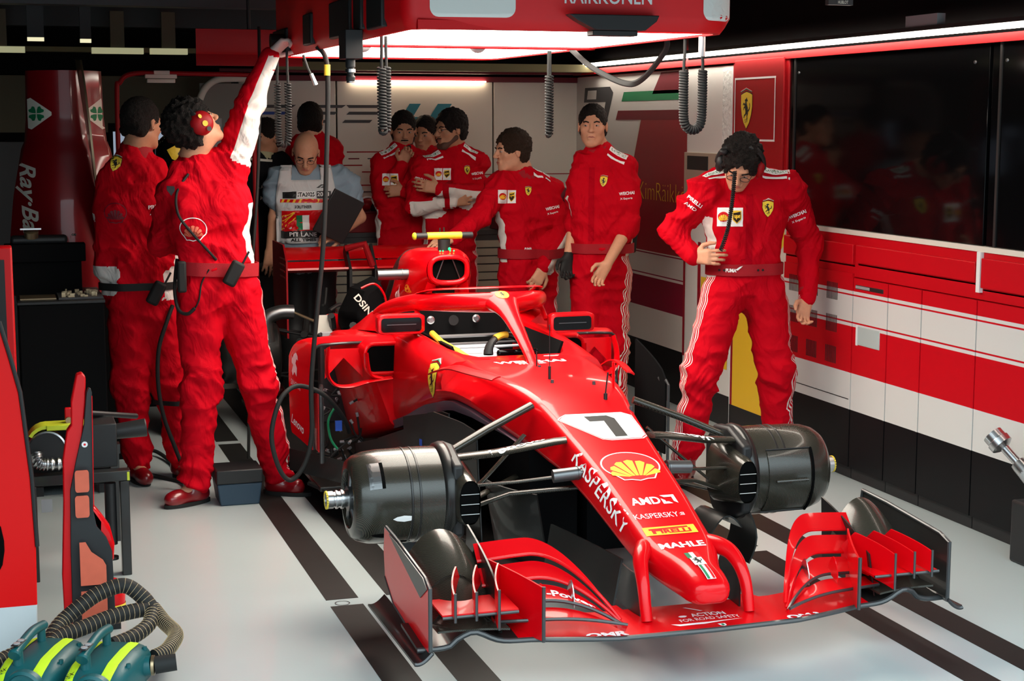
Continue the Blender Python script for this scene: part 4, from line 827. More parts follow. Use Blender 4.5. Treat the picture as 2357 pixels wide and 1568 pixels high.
eg.build('engine_pipework', 'rubber', car); e2.build('metal_pipework', 'gunmetal', car)
for s in (-1, 1):
    MB().box(s * .30, s * .56, 2.28, 2.36, .16, .60).build('radiator', 'dark_grey', car, bev=.01)
    rd = MB().lathe((s * .55, 3.62, .33), (s, 0, 0), [(0, .16), (.02, .175), (.12, .172), (.30, .165), (.34, .14), (.345, .06)], 36).build('rear_brake_drum', 'carbon', car, smooth=60)
    MB().lathe((s * .55, 3.62, .33), (s, 0, 0), [(.34, .034), (.42, .032)], 20).build('wheel_hub', 'steel', rd)
    for P in ([(s * .55, 3.6, .46), (s * .1, 3.35, .38)], [(s * .55, 3.65, .46), (s * .1, 3.85, .36)], [(s * .55, 3.6, .2), (s * .12, 3.2, .16)], [(s * .55, 3.66, .2), (s * .1, 3.9, .18)]): MB().tube(P, .015, 8, asp=.5).build('rear_suspension_arm', 'black', car)
MB().tube(spl([(-.66, 3.25, .44), (-.67, 3.25, .56), (-.60, 3.25, .60), (-.52, 3.25, .60)], 6), .04, 12).build('cooling_elbow', 'gunmetal', car)
MB().tube([(-.52, 3.25, .60), (-.36, 3.15, .53)], .008, 8).build('tie_rod', 'bronze', car)
MB().lathe((-.35, 3.02, .53), (0, -1, 0), [(0, .085), (.03, .085)], 28).build('fairing_disc', 'red', car)
MB().box(-.44, -.36, 2.98, 2.988, .45, .61).build('fairing_cover', 'cream', car)
MB().box(-.56, -.26, 2.22, 2.27, .60, .615).build('heat_shield', 'grey_plastic', car)
# black cover folded over the engine left of the airbox
MB().loft([[(-.17, 2.5, .60), (-.30, 2.5, .58), (-.33, 2.5, .66), (-.28, 2.5, .78), (-.20, 2.5, .83)], [(-.14, 2.75, .60), (-.34, 2.75, .55), (-.38, 2.75, .64), (-.31, 2.75, .78), (-.18, 2.75, .84)], [(-.12, 3.0, .58), (-.30, 3.0, .50), (-.33, 3.0, .58), (-.26, 3.0, .68), (-.16, 3.0, .70)]]).build('soft_cover', 'black_matt', car, bev=.02)
decal('cover_lettering', [(txtw('DSINV', .16, .035, .02), 'cream')], ((-.285, 2.49, .70), (.62, 0, -.78), (.78, 0, .62)), car, o=.004)
MB().tube(spl([(-.31, 2.48, .80), (-.24, 2.48, .82), (-.19, 2.48, .76), (-.175, 2.48, .66)], 6), .006, 6).build('cover_hem', 'red', car)
# dark outer vane and rods on the far side
MB().sheet(lambda a, b: (.80, 1.18 + .36 * a, .14 + b * (.34 + .14 * a ** .6)), 8, 4, .008).build('outer_vane', 'black_matt', car)
for v in (1.16, 1.24): MB().tube([(.80, v, .06), (.80, v, .46), (.795, v + .02, .48)], .007, 8).build('vane_rod', 'carbon_edge', car)
# stands that carry the car -------------------------------------------------------
for i, (x, y, lb) in enumerate(((0, .75, 'low black stand under the front of the red racing car'), (0, 3.3, 'low black stand under the rear of the red racing car'))):
    q = thing('car_stand', lb, 'stand', (CO[0] + x, CO[1] + y, 0))
    MB().box(-.28, .28, -.05, .05, 0, .02).build('base', 'black', q, bev=.004); MB().box(-.22, -.17, -.03, .03, .02, .08).box(.17, .22, -.03, .03, .02, .08).build('post', 'black', q); MB().box(-.24, .24, -.05, .05, .08, .0995).build('top_pad', 'rubber', q, bev=.003)
JT = {'reach':dict(head=(0.849,7.3,1.71),neck=(0.855,7.33,1.527),sl=(0.758,7.28,1.452),sr=(1.002,7.33,1.525),el=(0.701,7.42,1.183),wl=(0.911,7.58,1.166),hl_=(0.975,7.6,1.204),er=(1.108,7.34,1.817),wr=(1.192,7.3,2.023),hr_=(1.258,7.3,2.087),pel=(0.941,7.3,0.999),hl=(0.85,7.28,0.964),hr=(1.027,7.32,0.954),kl=(0.842,7.27,0.541),kr=(1.102,7.3,0.533),al=(0.807,7.28,0.085),ar=(1.198,7.35,0.085),tl=(0.733,7.24,0.035),tr=(1.242,7.32,0.035)),
'backleft':dict(head=(0.669,7.85,1.719),neck=(0.632,7.85,1.556),sl=(0.541,7.85,1.474),sr=(0.706,7.85,1.483),el=(0.482,7.83,1.055),wl=(0.503,7.85,0.932),hl_=(0.519,7.87,0.884),er=(0.743,7.88,1.096),wr=(0.765,7.83,0.88),hr_=(0.78,7.83,0.827),pel=(0.639,7.85,0.924),hl=(0.583,7.85,0.884),hr=(0.705,7.85,0.88),kl=(0.569,7.85,0.463),kr=(0.78,7.85,0.463),al=(0.592,7.85,0.085),ar=(0.799,7.85,0.085),tl=(0.613,7.75,0.035),tr=(0.819,7.75,0.035)),
'blackshirt':dict(head=(1.614,10.15,1.626),neck=(1.597,10.15,1.48),sl=(1.496,10.15,1.446),sr=(1.715,10.15,1.444),el=(1.448,10.15,1.107),wl=(1.461,10.15,0.86),hl_=(1.465,10.15,0.777),er=(1.755,10.15,1.128),wr=(1.759,10.15,0.88),hr_=(1.758,10.15,0.811),pel=(1.584,10.15,0.829),hl=(1.527,10.15,0.762),hr=(1.646,10.15,0.758),kl=(1.519,10.15,0.388),kr=(1.644,10.15,0.383),al=(1.51,10.15,0.085),ar=(1.641,10.15,0.085),tl=(1.489,10.05,0.035),tr=(1.646,10.05,0.035)),
'behind':dict(head=(1.914,10.2,1.729),neck=(1.926,10.2,1.592),sl=(1.828,10.2,1.551),sr=(2.037,10.2,1.55),el=(1.808,10.2,1.263),wl=(1.832,10.2,1.041),hl_=(1.831,10.2,0.985),er=(2.047,10.2,1.26),wr=(2.029,10.2,1.037),hr_=(2.028,10.2,0.981),pel=(1.922,10.2,1.011),hl=(1.873,10.2,0.957),hr=(1.971,10.2,0.954),kl=(1.866,10.2,0.565),kr=(1.971,10.2,0.561),al=(1.86,10.2,0.085),ar=(1.965,10.2,0.085),tl=(1.827,10.1,0.035),tr=(1.953,10.1,0.035)),
'scrut':dict(head=(1.782,9.67,1.542),neck=(1.809,9.77,1.392),sl=(1.63,9.75,1.377),sr=(2.031,9.75,1.38),el=(1.599,9.75,1.154),wl=(1.568,9.75,0.956),hl_=(1.562,9.75,0.89),er=(2.115,9.7,1.147),wr=(1.951,9.57,1.053),hr_=(1.874,9.53,1.044),pel=(1.796,9.75,0.884),hl=(1.72,9.75,0.833),hr=(1.876,9.75,0.828),kl=(1.708,9.75,0.431),kr=(1.881,9.75,0.424),al=(1.701,9.75,0.085),ar=(1.883,9.75,0.085),tl=(1.666,9.65,0.035),tr=(1.876,9.65,0.035)),
'beard':dict(head=(2.483,10.05,1.674),neck=(2.47,10.05,1.523),sl=(2.356,10.05,1.46),sr=(2.604,10.05,1.458),el=(2.342,10,1.25),wl=(2.433,9.9,1.463),hl_=(2.457,9.88,1.526),er=(2.64,10.05,1.23),wr=(2.445,9.9,1.294),hr_=(2.375,9.9,1.295),pel=(2.465,10.05,0.954),hl=(2.407,10.05,0.899),hr=(2.522,10.05,0.897),kl=(2.404,10.05,0.563),kr=(2.528,10.05,0.558),al=(2.4,10.05,0.085),ar=(2.525,10.05,0.085),tl=(2.361,9.95,0.035),tr=(2.505,9.95,0.035)),
'middle':dict(head=(2.688,10.3,1.644),neck=(2.708,10.3,1.502),sl=(2.604,10.3,1.446),sr=(2.826,10.3,1.445),el=(2.587,10.3,1.191),wl=(2.6,10.3,0.99),hl_=(2.6,10.3,0.933),er=(2.839,10.3,1.187),wr=(2.838,10.3,0.985),hr_=(2.838,10.3,0.928),pel=(2.704,10.3,0.931),hl=(2.653,10.3,0.874),hr=(2.763,10.3,0.871),kl=(2.65,10.3,0.527),kr=(2.76,10.3,0.523),al=(2.647,10.3,0.085),ar=(2.758,10.3,0.085),tl=(2.597,10.2,0.035),tr=(2.746,10.2,0.035)),
'crossed':dict(head=(2.721,9.8,1.68),neck=(2.768,9.83,1.525),sl=(2.548,9.8,1.446),sr=(2.888,9.8,1.462),el=(2.469,9.72,1.207),wl=(2.674,9.6,1.237),hl_=(2.758,9.6,1.249),er=(2.892,9.72,1.269),wr=(2.575,9.54,1.321),hr_=(2.507,9.54,1.335),pel=(2.714,9.8,0.883),hl=(2.642,9.8,0.83),hr=(2.791,9.8,0.826),kl=(2.64,9.8,0.47),kr=(2.798,9.8,0.464),al=(2.638,9.8,0.085),ar=(2.805,9.8,0.085),tl=(2.582,9.7,0.035),tr=(2.782,9.7,0.035)),
'lean':dict(head=(2.885,9.05,1.557),neck=(2.97,9.08,1.403),sl=(2.813,9.05,1.362),sr=(3.132,9.1,1.344),el=(2.648,8.9,1.183),wl=(2.436,8.75,1.072),hl_=(2.347,8.7,1.053),er=(3.169,9.03,1.05),wr=(3.022,8.87,0.878),hr_=(2.967,8.85,0.795),pel=(2.988,9.05,0.884),hl=(2.915,9.05,0.822),hr=(3.07,9.05,0.817),kl=(2.915,9.05,0.444),kr=(3.071,9.05,0.438),al=(2.915,9.05,0.085),ar=(3.072,9.05,0.085),tl=(2.861,8.95,0.035),tr=(3.038,8.95,0.035)),
'stand':dict(head=(3.205,8.55,1.705),neck=(3.26,8.58,1.534),sl=(3.168,8.6,1.475),sr=(3.39,8.52,1.456),el=(3.143,8.65,1.188),wl=(3.071,8.57,0.972),hl_=(3.053,8.55,0.9),er=(3.391,8.45,1.15),wr=(3.208,8.31,0.946),hr_=(3.143,8.3,0.859),pel=(3.258,8.55,0.944),hl=(3.195,8.57,0.882),hr=(3.325,8.53,0.882),kl=(3.182,8.55,0.473),kr=(3.342,8.55,0.466),al=(3.193,8.55,0.085),ar=(3.346,8.55,0.085),tl=(3.13,8.45,0.035),tr=(3.307,8.45,0.035)),
'right':dict(head=(3.351,6.95,1.53),neck=(3.453,7.1,1.454),sl=(3.224,7.07,1.416),sr=(3.652,7.05,1.412),el=(3.095,7.15,1.206),wl=(3.157,7.03,1.088),hl_=(3.191,6.97,1.092),er=(3.804,7.1,1.135),wr=(3.749,7,0.867),hr_=(3.711,6.97,0.797),pel=(3.43,7.05,0.957),hl=(3.329,7.05,0.918),hr=(3.543,7.05,0.911),kl=(3.194,7.02,0.515),kr=(3.601,7.03,0.515),al=(3.141,7.05,0.085),ar=(3.663,7.1,0.085),tl=(3.075,6.95,0.035),tr=(3.644,7,0.035))}
# ======================= PEOPLE =======================
class SDF:
    """signed distance field on a grid, blended from simple volumes and meshed as one closed surface"""
    def __init__(s, lo, hi, h):
        s.lo = np.array(lo, float); s.h = h; s.n = np.ceil((np.array(hi) - s.lo) / h).astype(int) + 1
        s.f = np.full(s.n, .08, np.float32)
    def reg(s, lo, hi, pad):
        a = np.maximum(((np.array(lo) - pad - s.lo) / s.h).astype(int), 0); b = np.minimum(((np.array(hi) + pad - s.lo) / s.h).astype(int) + 2, s.n)
        if (b <= a).any(): return None
        g = np.meshgrid(*[s.lo[i] + s.h * np.arange(a[i], b[i]) for i in range(3)], indexing='ij')
        return tuple(slice(a[i], b[i]) for i in range(3)), g
    def put(s, sl, d, k):
        f = s.f[sl]
        if k > 0: h = np.clip(.5 + .5 * (f - d) / k, 0, 1); s.f[sl] = f * (1 - h) + d * h - k * h * (1 - h)
        elif k == 0: s.f[sl] = np.minimum(f, d)
        else: k = -k; h = np.clip(.5 - .5 * (f + d) / k, 0, 1); s.f[sl] = f * (1 - h) - d * h + k * h * (1 - h)
    def cap(s, a, b, ra, rb, k=.02):
        a = np.array(a, float); b = np.array(b, float); r = max(ra, rb)
        q = s.reg(np.minimum(a, b) - r, np.maximum(a, b) + r, .04)
        if q is None: return s
        sl, g = q; ab = b - a; L = max(ab @ ab, 1e-9); p = [g[i] - a[i] for i in range(3)]
        t = np.clip((p[0] * ab[0] + p[1] * ab[1] + p[2] * ab[2]) / L, 0, 1)
        d = np.sqrt(sum((p[i] - t * ab[i]) ** 2 for i in range(3))) - (ra + (rb - ra) * t)
        s.put(sl, d, k); return s
    def ell(s, c, r, R=None, k=.02):
        c = np.array(c, float); r = np.array(r, float); m = r.max(); q = s.reg(c - m, c + m, .04)
        if q is None: return s
        sl, g = q; p = np.stack([g[i] - c[i] for i in range(3)])
        if R is not None: p = np.tensordot(np.array(R), p, axes=(1, 0))
        k1 = np.sqrt(sum((p[i] / r[i]) ** 2 for i in range(3))); k2 = np.sqrt(sum((p[i] / r[i] ** 2) ** 2 for i in range(3))) + 1e-9
        s.put(sl, np.where(k1 < 1e-4, -m, k1 * (k1 - 1) / k2), k); return s
    def mesh(s):
        f = s.f; n = f.shape; ins = f < 0
        c = [ins[i:n[0] - 1 + i, j:n[1] - 1 + j, k:n[2] - 1 + k] for i in (0, 1) for j in (0, 1) for k in (0, 1)]
        tot = sum(x.astype(np.int8) for x in c); act = (tot > 0) & (tot < 8); idx = np.argwhere(act); lut = np.full(act.shape, -1, np.int64); lut[act] = np.arange(len(idx))
        acc = np.zeros((len(idx), 3)); cnt = np.zeros(len(idx)); O = [(i, j, k) for i in (0, 1) for j in (0, 1) for k in (0, 1)]
        val = {o: f[idx[:, 0] + o[0], idx[:, 1] + o[1], idx[:, 2] + o[2]] for o in O}
        for o in O:
            for ax in range(3):
                if o[ax]: continue
                p = list(o); p[ax] = 1; p = tuple(p); a, b = val[o], val[p]; m = (a < 0) != (b < 0)
                t = np.where(m, a / np.where(m, a - b, 1), 0); q = np.tile(np.array(o, float), (len(idx), 1)); q[:, ax] += t; acc += q * m[:, None]; cnt += m
        v = (idx + acc / cnt[:, None]) * s.h + s.lo; F = []
        for ax in range(3):
            u, w = [x for x in range(3) if x != ax]; A = [slice(1, -1)] * 3; A[ax] = slice(0, -1); B_ = list(A); B_[ax] = slice(1, None)
            a = ins[tuple(A)]; b = ins[tuple(B_)]; e = np.argwhere(a != b); off_ = np.ones(3, int); off_[ax] = 0; P = e + off_; fl = a[tuple(e.T)]
            def g(du, dw): q = P.copy(); q[:, u] -= du; q[:, w] -= dw; return lut[q[:, 0], q[:, 1], q[:, 2]]
            Q = np.stack([g(1, 1), g(0, 1), g(0, 0), g(1, 0)], 1); flip = fl if ax != 1 else ~fl; Q[~flip] = Q[~flip][:, ::-1]; F.append(Q)
        F = np.concatenate(F); return v, F[(F >= 0).all(1)]
def npmesh(name, v, F, m, parent, attrs=None):
    me = bpy.data.meshes.new(name); me.vertices.add(len(v)); me.vertices.foreach_set('co', np.asarray(v, np.float32).ravel())
    me.loops.add(len(F) * 4); me.loops.foreach_set('vertex_index', F.ravel().astype(np.int32)); me.polygons.add(len(F)); me.polygons.foreach_set('loop_start', np.arange(0, len(F) * 4, 4, dtype=np.int32))
    me.polygons.foreach_set('use_smooth', np.ones(len(F), bool)); me.update(calc_edges=True); me.validate()
    for mm in (m if isinstance(m, (list, tuple)) else [m]): me.materials.append(M[mm])
    for k, a in (attrs or {}).items(): q = me.attributes.new(k, 'FLOAT', 'POINT'); q.data.foreach_set('value', np.asarray(a, np.float32))
    o = link(bpy.data.objects.new(name, me)); o.parent = parent; return o
def nz(a): a = np.array(a, float); return a / (np.linalg.norm(a) + 1e-9)
def vnorm(v, F):
    n = np.cross(v[F[:, 2]] - v[F[:, 0]], v[F[:, 3]] - v[F[:, 1]]); N_ = np.zeros_like(v)
    for i in range(4): np.add.at(N_, F[:, i], n)
    return N_ / (np.linalg.norm(N_, axis=1)[:, None] + 1e-12)
def hand(S, w, tip, pn, curl=.5, thumb=1, r=.0088, spread=1.):
    """palm, five fingers bent at the knuckles and a thumb from the side of the palm"""
    w = np.array(w); d = nz(np.array(tip) - w); pn = nz(np.array(pn) - d * (np.array(pn) @ d)); sd = np.cross(d, pn) * thumb
    for o, rr in ((.028, .019), (.010, .019), (-.010, .018), (-.026, .016)): S.cap(w + sd * o * .6 + d * .015, w + sd * o + d * .082, .017, rr * .72, .012)
    L = ((.028, .040, .026, .021), (.0095, .045, .029, .022), (-.010, .042, .027, .021), (-.028, .033, .021, .018))
    for i, (o, a, b, c) in enumerate(L):
        p = w + d * (.086 - .004 * abs(i - 1)) + sd * o; ang = 0; dd = nz(d + sd * o * 3 * spread)
        for j, l in enumerate((a, b, c)):
            ang += curl * (.75 if j == 0 else 1.0) * (1 + .10 * i); q = p + (dd * math.cos(ang) - pn * -math.sin(ang) * 1) * l
            S.cap(p, q, r - .0006 * j, r - .0006 * (j + 1), .004); p = q
    p = w + d * .022 + sd * .026; q = p + nz(d * .55 + sd * .75 + pn * .25) * .040; S.cap(p, q, .014, .0115, .010); q2 = q + nz(d * .85 + sd * .30 + pn * .35) * .032; S.cap(q, q2, .0115, .0102, .004); S.cap(q2, q2 + nz(d * .9 + sd * .05 + pn * (.3 + curl * .4)) * .026, .0102, .0085, .004)
def frame(f, u):
    f = nz(f); s = nz(np.cross(f, np.array(u, float))); u = np.cross(s, f); return s, f, u       # side (person's right), forward, up
def head(S, c, fr_, nose_r=.0125, jaw=1.0):
    s, f, u = fr_; R = np.stack([s, f, u]); c = np.array(c, float); P = lambda a, b, d: c + s * a + f * b + u * d
    S.ell(P(0, -.016, .028), (.074, .094, .090), R, .01); S.ell(P(0, .022, -.035), (.059 * jaw, .064, .080), R, .03)
    for q in (-1, 1): S.cap(P(q * .046 * jaw, -.01, -.055), P(q * .020, .062, -.096), .018, .017, .025)
    S.cap(P(0, .066, -.092), P(0, .064, -.100), .018, .016, .018)
    S.cap(P(-.030, .074, .024), P(.030, .074, .024), .011, .011, .016)
    for q in (-1, 1):
        S.ell(P(q * .043, .055, -.022), (.020, .018, .018), R, .02); S.ell(P(q * .030, .094, .003), (.017, .012, .010), R, -.012)
        S.ell(P(q * .031, .073, .002), (.0135, .012, .0125), R, .004)
        S.ell(P(q * .0795, -.008, -.006), (.007, .017, .031), R, .006); S.ell(P(q * .088, -.004, -.004), (.006, .010, .018), R, -.006)
    S.cap(P(0, .086, .014), P(0, .106, -.022), .0075, nose_r * .9, .012); S.ell(P(0, .108, -.027), (nose_r * .95, .011, .0105), R, .008)
    for q in (-1, 1): S.ell(P(q * .0125, .098, -.030), (.0085, .010, .008), R, .005)
    S.cap(P(-.019, .083, -.0585), P(.019, .083, -.0585), .0062, .0062, .010); S.cap(P(-.015, .083, -.069), P(.015, .083, -.069), .0068, .0068, .008)
    S.cap(P(-.024, .094, -.0637), P(.024, .094, -.0637), .0022, .0022, -.004)
def person(key, label, hf, hu=(0, 0, 1), skin='skin', suit='suit', h=.0085, hb=.0068, hair='hair', style='short', hands=(1, 1), pn=((0, 1, 0), (0, 1, 0)), curl=(.45, .45), th=(1, -1), roll=(0, 0), glove=None, bulk=1., trousers=None, short=0, seed=1, shoe='deep_red', group=None, bare=False, armp={}, gloves=(), so=(0., .03), pso=(.015, .015)):
    J = {k: np.array(v, float) for k, v in JT[key].items()}; base = np.array([J['pel'][0], J['pel'][1], 0.]); J = {k: v - base for k, v in J.items()}
    root = thing('person', label, 'person', tuple(base), group); A = np.array
    allp = np.stack(list(J.values())); lo, hi = allp.min(0) - .2, allp.max(0) + .2; lo[2] = -.02
    fr_ = frame(hf, hu); s, f, u = fr_; hc = J['head']
    # ---- body: one continuous surface of head, neck, trunk, limbs and hands
    S = SDF(lo, hi, hb); N0, P0 = J['neck'], J['pel']; head(S, hc, fr_)
    S.cap(hc - u * .075 - f * .03, N0 * .65 + hc * .35 - f * .015, .053, .054, .03); S.cap(N0 * .65 + hc * .35 - f * .015, N0, .054, .062, .03)
    sx = nz(J['sr'] - J['sl']); mid = (J['sl'] + J['sr']) / 2; ch = mid + (P0 - mid) * .30; wa = mid + (P0 - mid) * .70
    for a, b, r in ((J['sl'], J['sr'], .045), (ch - sx * .06, ch + sx * .06, .075), (wa - sx * .04, wa + sx * .04, .068), (P0 - sx * .04, P0 + sx * .04, .07), (N0, ch, .055)): S.cap(a, b, r, r, .03)
    S.cap(ch, wa, .075, .07, .03); S.cap(wa, P0, .07, .07, .03)
    for q in 'lr':
        S.cap(J['s' + q], J['e' + q], .042, .036, .03); S.cap(J['e' + q], J['w' + q], .039 if short else .030, .027 if short else .024, .015)
        S.cap(J['h' + q], J['k' + q], .062, .045, .03); S.cap(J['k' + q], J['a' + q], .045, .032, .03); S.cap(J['a' + q], J['t' + q] + A([0, 0, .01]), .035, .026, .02)
        hand(S, J['w' + q], J['h' + q + '_'] if q == 'l' else J['hr_'], pn[q == 'r'], curl[q == 'r'], th[q == 'r'])
    v, F = S.mesh()
    dh = (v - hc) @ u; df = (v - hc) @ f; ds = np.abs((v - hc) @ s)
    body = npmesh('body', v, F, skin, root)
    for q, gm in gloves:
        body.data.materials.append(M[gm]); k = len(body.data.materials) - 1; w_, t_ = J['w' + q], J['hl_' if q == 'l' else 'hr_']; dd_ = nz(t_ - w_)
        for pl in body.data.polygons:
            c_ = A(pl.center) - w_
            if np.linalg.norm(c_) < .24 and c_ @ dd_ > -.02 and np.linalg.norm(c_ - dd_ * (c_ @ dd_)) < .12: pl.material_index = k
    # lips, brows, eyes
    L_ = lambda a, b, d: tuple(hc + s * a + f * b + u * d)
    for q in (-1, 1):
        e = MB().ell(L_(q * .031, .0762, .0015), (.0112, .0102, .0062), 14, 10, Matrix([list(s), list(f), list(u)]).transposed()).build('eye', 'eye_white', root)
        MB().ell(L_(q * .031 + .002, .0832, .0015), .0048, 10, 8).build('iris', 'iris', e)
        MB().tube([L_(q * .014, .0905, .019), L_(q * .030, .0895, .025), L_(q * .046, .078, .021)], .0032, 6, asp=1.3).build('eyebrow', hair, root)
    MB().tube([L_(-.021, .0875, -.0635), L_(-.008, .0925, -.0600), L_(0, .0935, -.0615), L_(.008, .0925, -.0600), L_(.021, .0875, -.0635)], [.001, .0035, .0035, .0035, .001], 8).build('lips', 'lip', root)
    # ---- hair
    if style != 'bald':
        H = SDF(hc - .17, hc + .17, .006); R = np.stack([s, f, u]); P = lambda a, b, d: hc + s * a + f * b + u * d
        th_ = {'short': .0035, 'curly': .020, 'thick': .013, 'fringe': .005}[style]
        H.ell(P(0, -.020, .034), (.078 + th_, .096 + th_, .090 + th_), R, .01)
        H.cap(P(-.045, -.055, -.035), P(.045, -.055, -.035), .032 + th_ * .4, .032 + th_ * .4, .03)
        H.ell(P(0, .128, -.004), (.078, .080, .084), R, -.012)                       # forehead and face stay free
        for q in (-1, 1): H.ell(P(q * .085, .018, -.050), (.032, .050, .052), R, -.01)
        H.cap(P(0, -.10, -.12), P(0, .02, -.12), .055, .055, -.01)
        hv, hF = H.mesh(); hn = vnorm(hv, hF); am = {'short': .004, 'curly': .016, 'thick': .008, 'fringe': .004}[style]; fq = {'short': 90, 'curly': 48, 'thick': 60, 'fringe': 80}[style]
        dd = np.array([noise.noise(Vector(p * fq)) + .5 * noise.noise(Vector(p * fq * 2.1)) for p in hv]); hv = hv + hn * (dd[:, None] * am)
        npmesh('hair', hv, hF, hair, root)
    # ---- overalls
    S = SDF(lo, hi, h); B_ = bulk
    S.cap(J['sl'] - A([0, 0, .012]), J['sr'] - A([0, 0, .012]), .068 * B_, .068 * B_, .04)
    for q in (-1, 1):
        S.cap(ch + sx * q * .085 * B_, wa + sx * q * .056 * B_, .116 * B_, .100 * B_, .05); S.cap(wa + sx * q * .056 * B_, P0 + sx * q * .062 * B_, .100 * B_, .108 * B_, .05)
    S.cap(N0 + (ch - N0) * .35, ch, .085, .12 * B_, .05)
    ax0 = nz(hc - N0); S.cap(N0 + ax0 * .025, N0 + (ch - N0) * .1, .066, .078, .03)
    for q in 'lr': S.cap(N0 + ax0 * .005, N0 * .35 + J['s' + q] * .65, .058, .066 * B_, .05)
    legs = trousers is None
    parts = []
    for q in 'lr':
        es = J['s' + q] + (J['e' + q] - J['s' + q]) * .5
        S.cap(J['s' + q] - A([0, 0, .01]), es, .071 * B_, .066 * B_, .045)
        if short == 2: continue
        S.cap(es, J['e' + q], .066 * B_, .058 * B_, .02)
        if short == 0: w1 = J['e' + q] + (J['w' + q] - J['e' + q]) * .97; S.cap(J['e' + q], w1, .058 * B_, .043, .025)
        else: S.cap(J['e' + q], J['e' + q] + (J['w' + q] - J['e' + q]) * .24, .056 * B_, .053, .02)
    if legs:
        for q in 'lr':
            sgn = -1 if q == 'l' else 1; S.cap(J['h' + q] + A([0, 0, -.02]), J['k' + q], .106 * B_, .082 * B_, .045); S.cap(J['k' + q], J['a' + q] + A([0, 0, .03]), .082 * B_, .068, .04)
    v, F = S.mesh(); n = vnorm(v, F)
    # folds: ridged noise, tighter near elbows, knees, waist and crotch
    jn = [J['el'], J['er'], J['kl'], J['kr'], wa, P0 - A([0, 0, .06]), J['al'], J['ar'], J['sl'], J['sr']]
    wgt = .35 + sum(np.exp(-(np.linalg.norm(v - j, axis=1) / .12) ** 2) for j in jn); wgt = np.minimum(wgt, 1.25)
    sd_ = Vector((seed * 3.1, seed * 1.7, 0))
    w1 = np.array([noise.noise(Vector((p[0] * 6, p[1] * 6, p[2] * 11)) + sd_) for p in v]); w2 = np.array([noise.noise(Vector((p[0] * 12, p[1] * 12, p[2] * 24 + 5 * math.sin(p[0] * 9))) + sd_) for p in v])
    for q in 'lr':
        a_, b_ = J['e' + q], J['w' + q]; ab = b_ - a_; t = np.clip(((v - a_) @ ab) / (ab @ ab), 0, 1); wgt = np.where(np.linalg.norm(v - a_ - t[:, None] * ab, axis=1) < .085, wgt * .55, wgt)
    v = v + n * ((-.040 * np.abs(w1) - .014 * np.abs(w2) + .015) * wgt)[:, None] * 1.3
    stripe = np.full(len(v), 9., np.float32); panel = np.zeros(len(v), np.float32); fwd = nz(np.cross(sx, A([0, 0, 1.]))); cv = fwd * (1 if fwd @ A([-.3, -.95, 0]) > 0 else -1)
    if suit == 'suit':
        for q in 'lr':
            sgn = -1 if q == 'l' else 1; hj, kj, aj = J['h' + q] + A([0, 0, .08]), J['k' + q], J['a' + q]
            dk, L1 = [], 0; best = np.full(len(v), 9.)
            for a, b in ((hj, kj), (kj, aj)):
                ab = b - a; t = np.clip(((v - a) @ ab) / (ab @ ab), 0, 1); r = v - a - t[:, None] * ab; dist = np.linalg.norm(r, axis=1); out = r @ (sx * sgn); lat = r @ cv - so[q == 'r']
                m = (dist < best) & (v[:, 2] < hj[2] + .02); best = np.where(m, dist, best); stripe = np.where(m & (dist < .16), np.where(out > .02, lat, 9), stripe)
            sj, ej, wj = J['s' + q], J['e' + q], J['w' + q]; dn = A([0, 0, -1.])
            for a, b in ((sj, ej), (ej, wj)):
                ab = b - a; t = ((v - a) @ ab) / (ab @ ab); tc_ = np.clip(t, 0, 1); r = v - a - tc_[:, None] * ab; dist = np.linalg.norm(r, axis=1)
                for seg, pd, thr in armp.get(q, ()):
                    if (seg == 0) != (a is sj): continue
                    pd = A(pd, float); pd = nz(pd - nz(ab) * (pd @ nz(ab))); c = (r @ pd) / (dist + 1e-6)
                    sc = np.where((dist < .10) & (t > (.10 if seg == 0 else -.05)) & (t < 1.02), .5 + (c - thr) * 2.5, 0); panel = np.maximum(panel, sc)
            ad = np.full(len(v), 9.)
            for a, b in ((sj + (ej - sj) * .2, ej), (ej, wj)):
                ab = b - a; t = np.clip(((v - a) @ ab) / (ab @ ab), 0, 1); ad = np.minimum(ad, np.linalg.norm(v - a - t[:, None] * ab, axis=1))
            tt = (mid - P0); hh = ((v - P0) @ tt) / (tt @ tt); side = ((v - P0) @ (sx * sgn)); lat = np.abs((v - (P0 + hh[:, None] * tt)) @ cv - pso[q == 'r'])
            panel = np.where((ad > .085) & (hh > .06) & (hh < .70) & (side > .09), np.maximum(panel, .5 + (.034 - lat) * 12), panel)
    o = npmesh('overalls' if legs else 'top', v, F, suit, root, dict(stripe=stripe, panel=panel)); bv = bvh_of(o)
    if not legs:
        S = SDF(lo, [hi[0], hi[1], P0[2] + .2], .010)
        S.cap(P0 - sx * .06, P0 + sx * .06, .112, .112, .04)
        for q in 'lr': S.cap(J['h' + q], J['k' + q], .098, .078, .045); S.cap(J['k' + q], J['a' + q] + A([0, 0, .03]), .078, .065, .04)
        tv, tF = S.mesh(); npmesh('trousers', tv, tF, trousers, root, dict(stripe=np.full(len(tv), 9.), panel=np.zeros(len(tv))))
    # collar, cuffs and shoes
    ax = nz(hc - N0); o1 = Vector(ax).orthogonal().normalized()
    if not bare: MB().lathe(tuple(N0 - ax * .012), tuple(ax), [(.0, .084), (.04, .074), (.072, .070), (.077, .066), (.07, .060), (0, .06)], 24, cap=False).build('collar', 'cuff' if suit == 'suit' else suit, root, smooth=60)
    if short == 0:
        for q in 'lr':
            a = J['w' + q]; d = nz(a - J['e' + q]); MB().lathe(tuple(a - d * .055), tuple(d), [(0, .044), (.02, .042), (.055, .036), (.058, .030), (.03, .030)], 20, cap=False).build('cuff', 'cuff' if suit == 'suit' else suit, root, smooth=60)
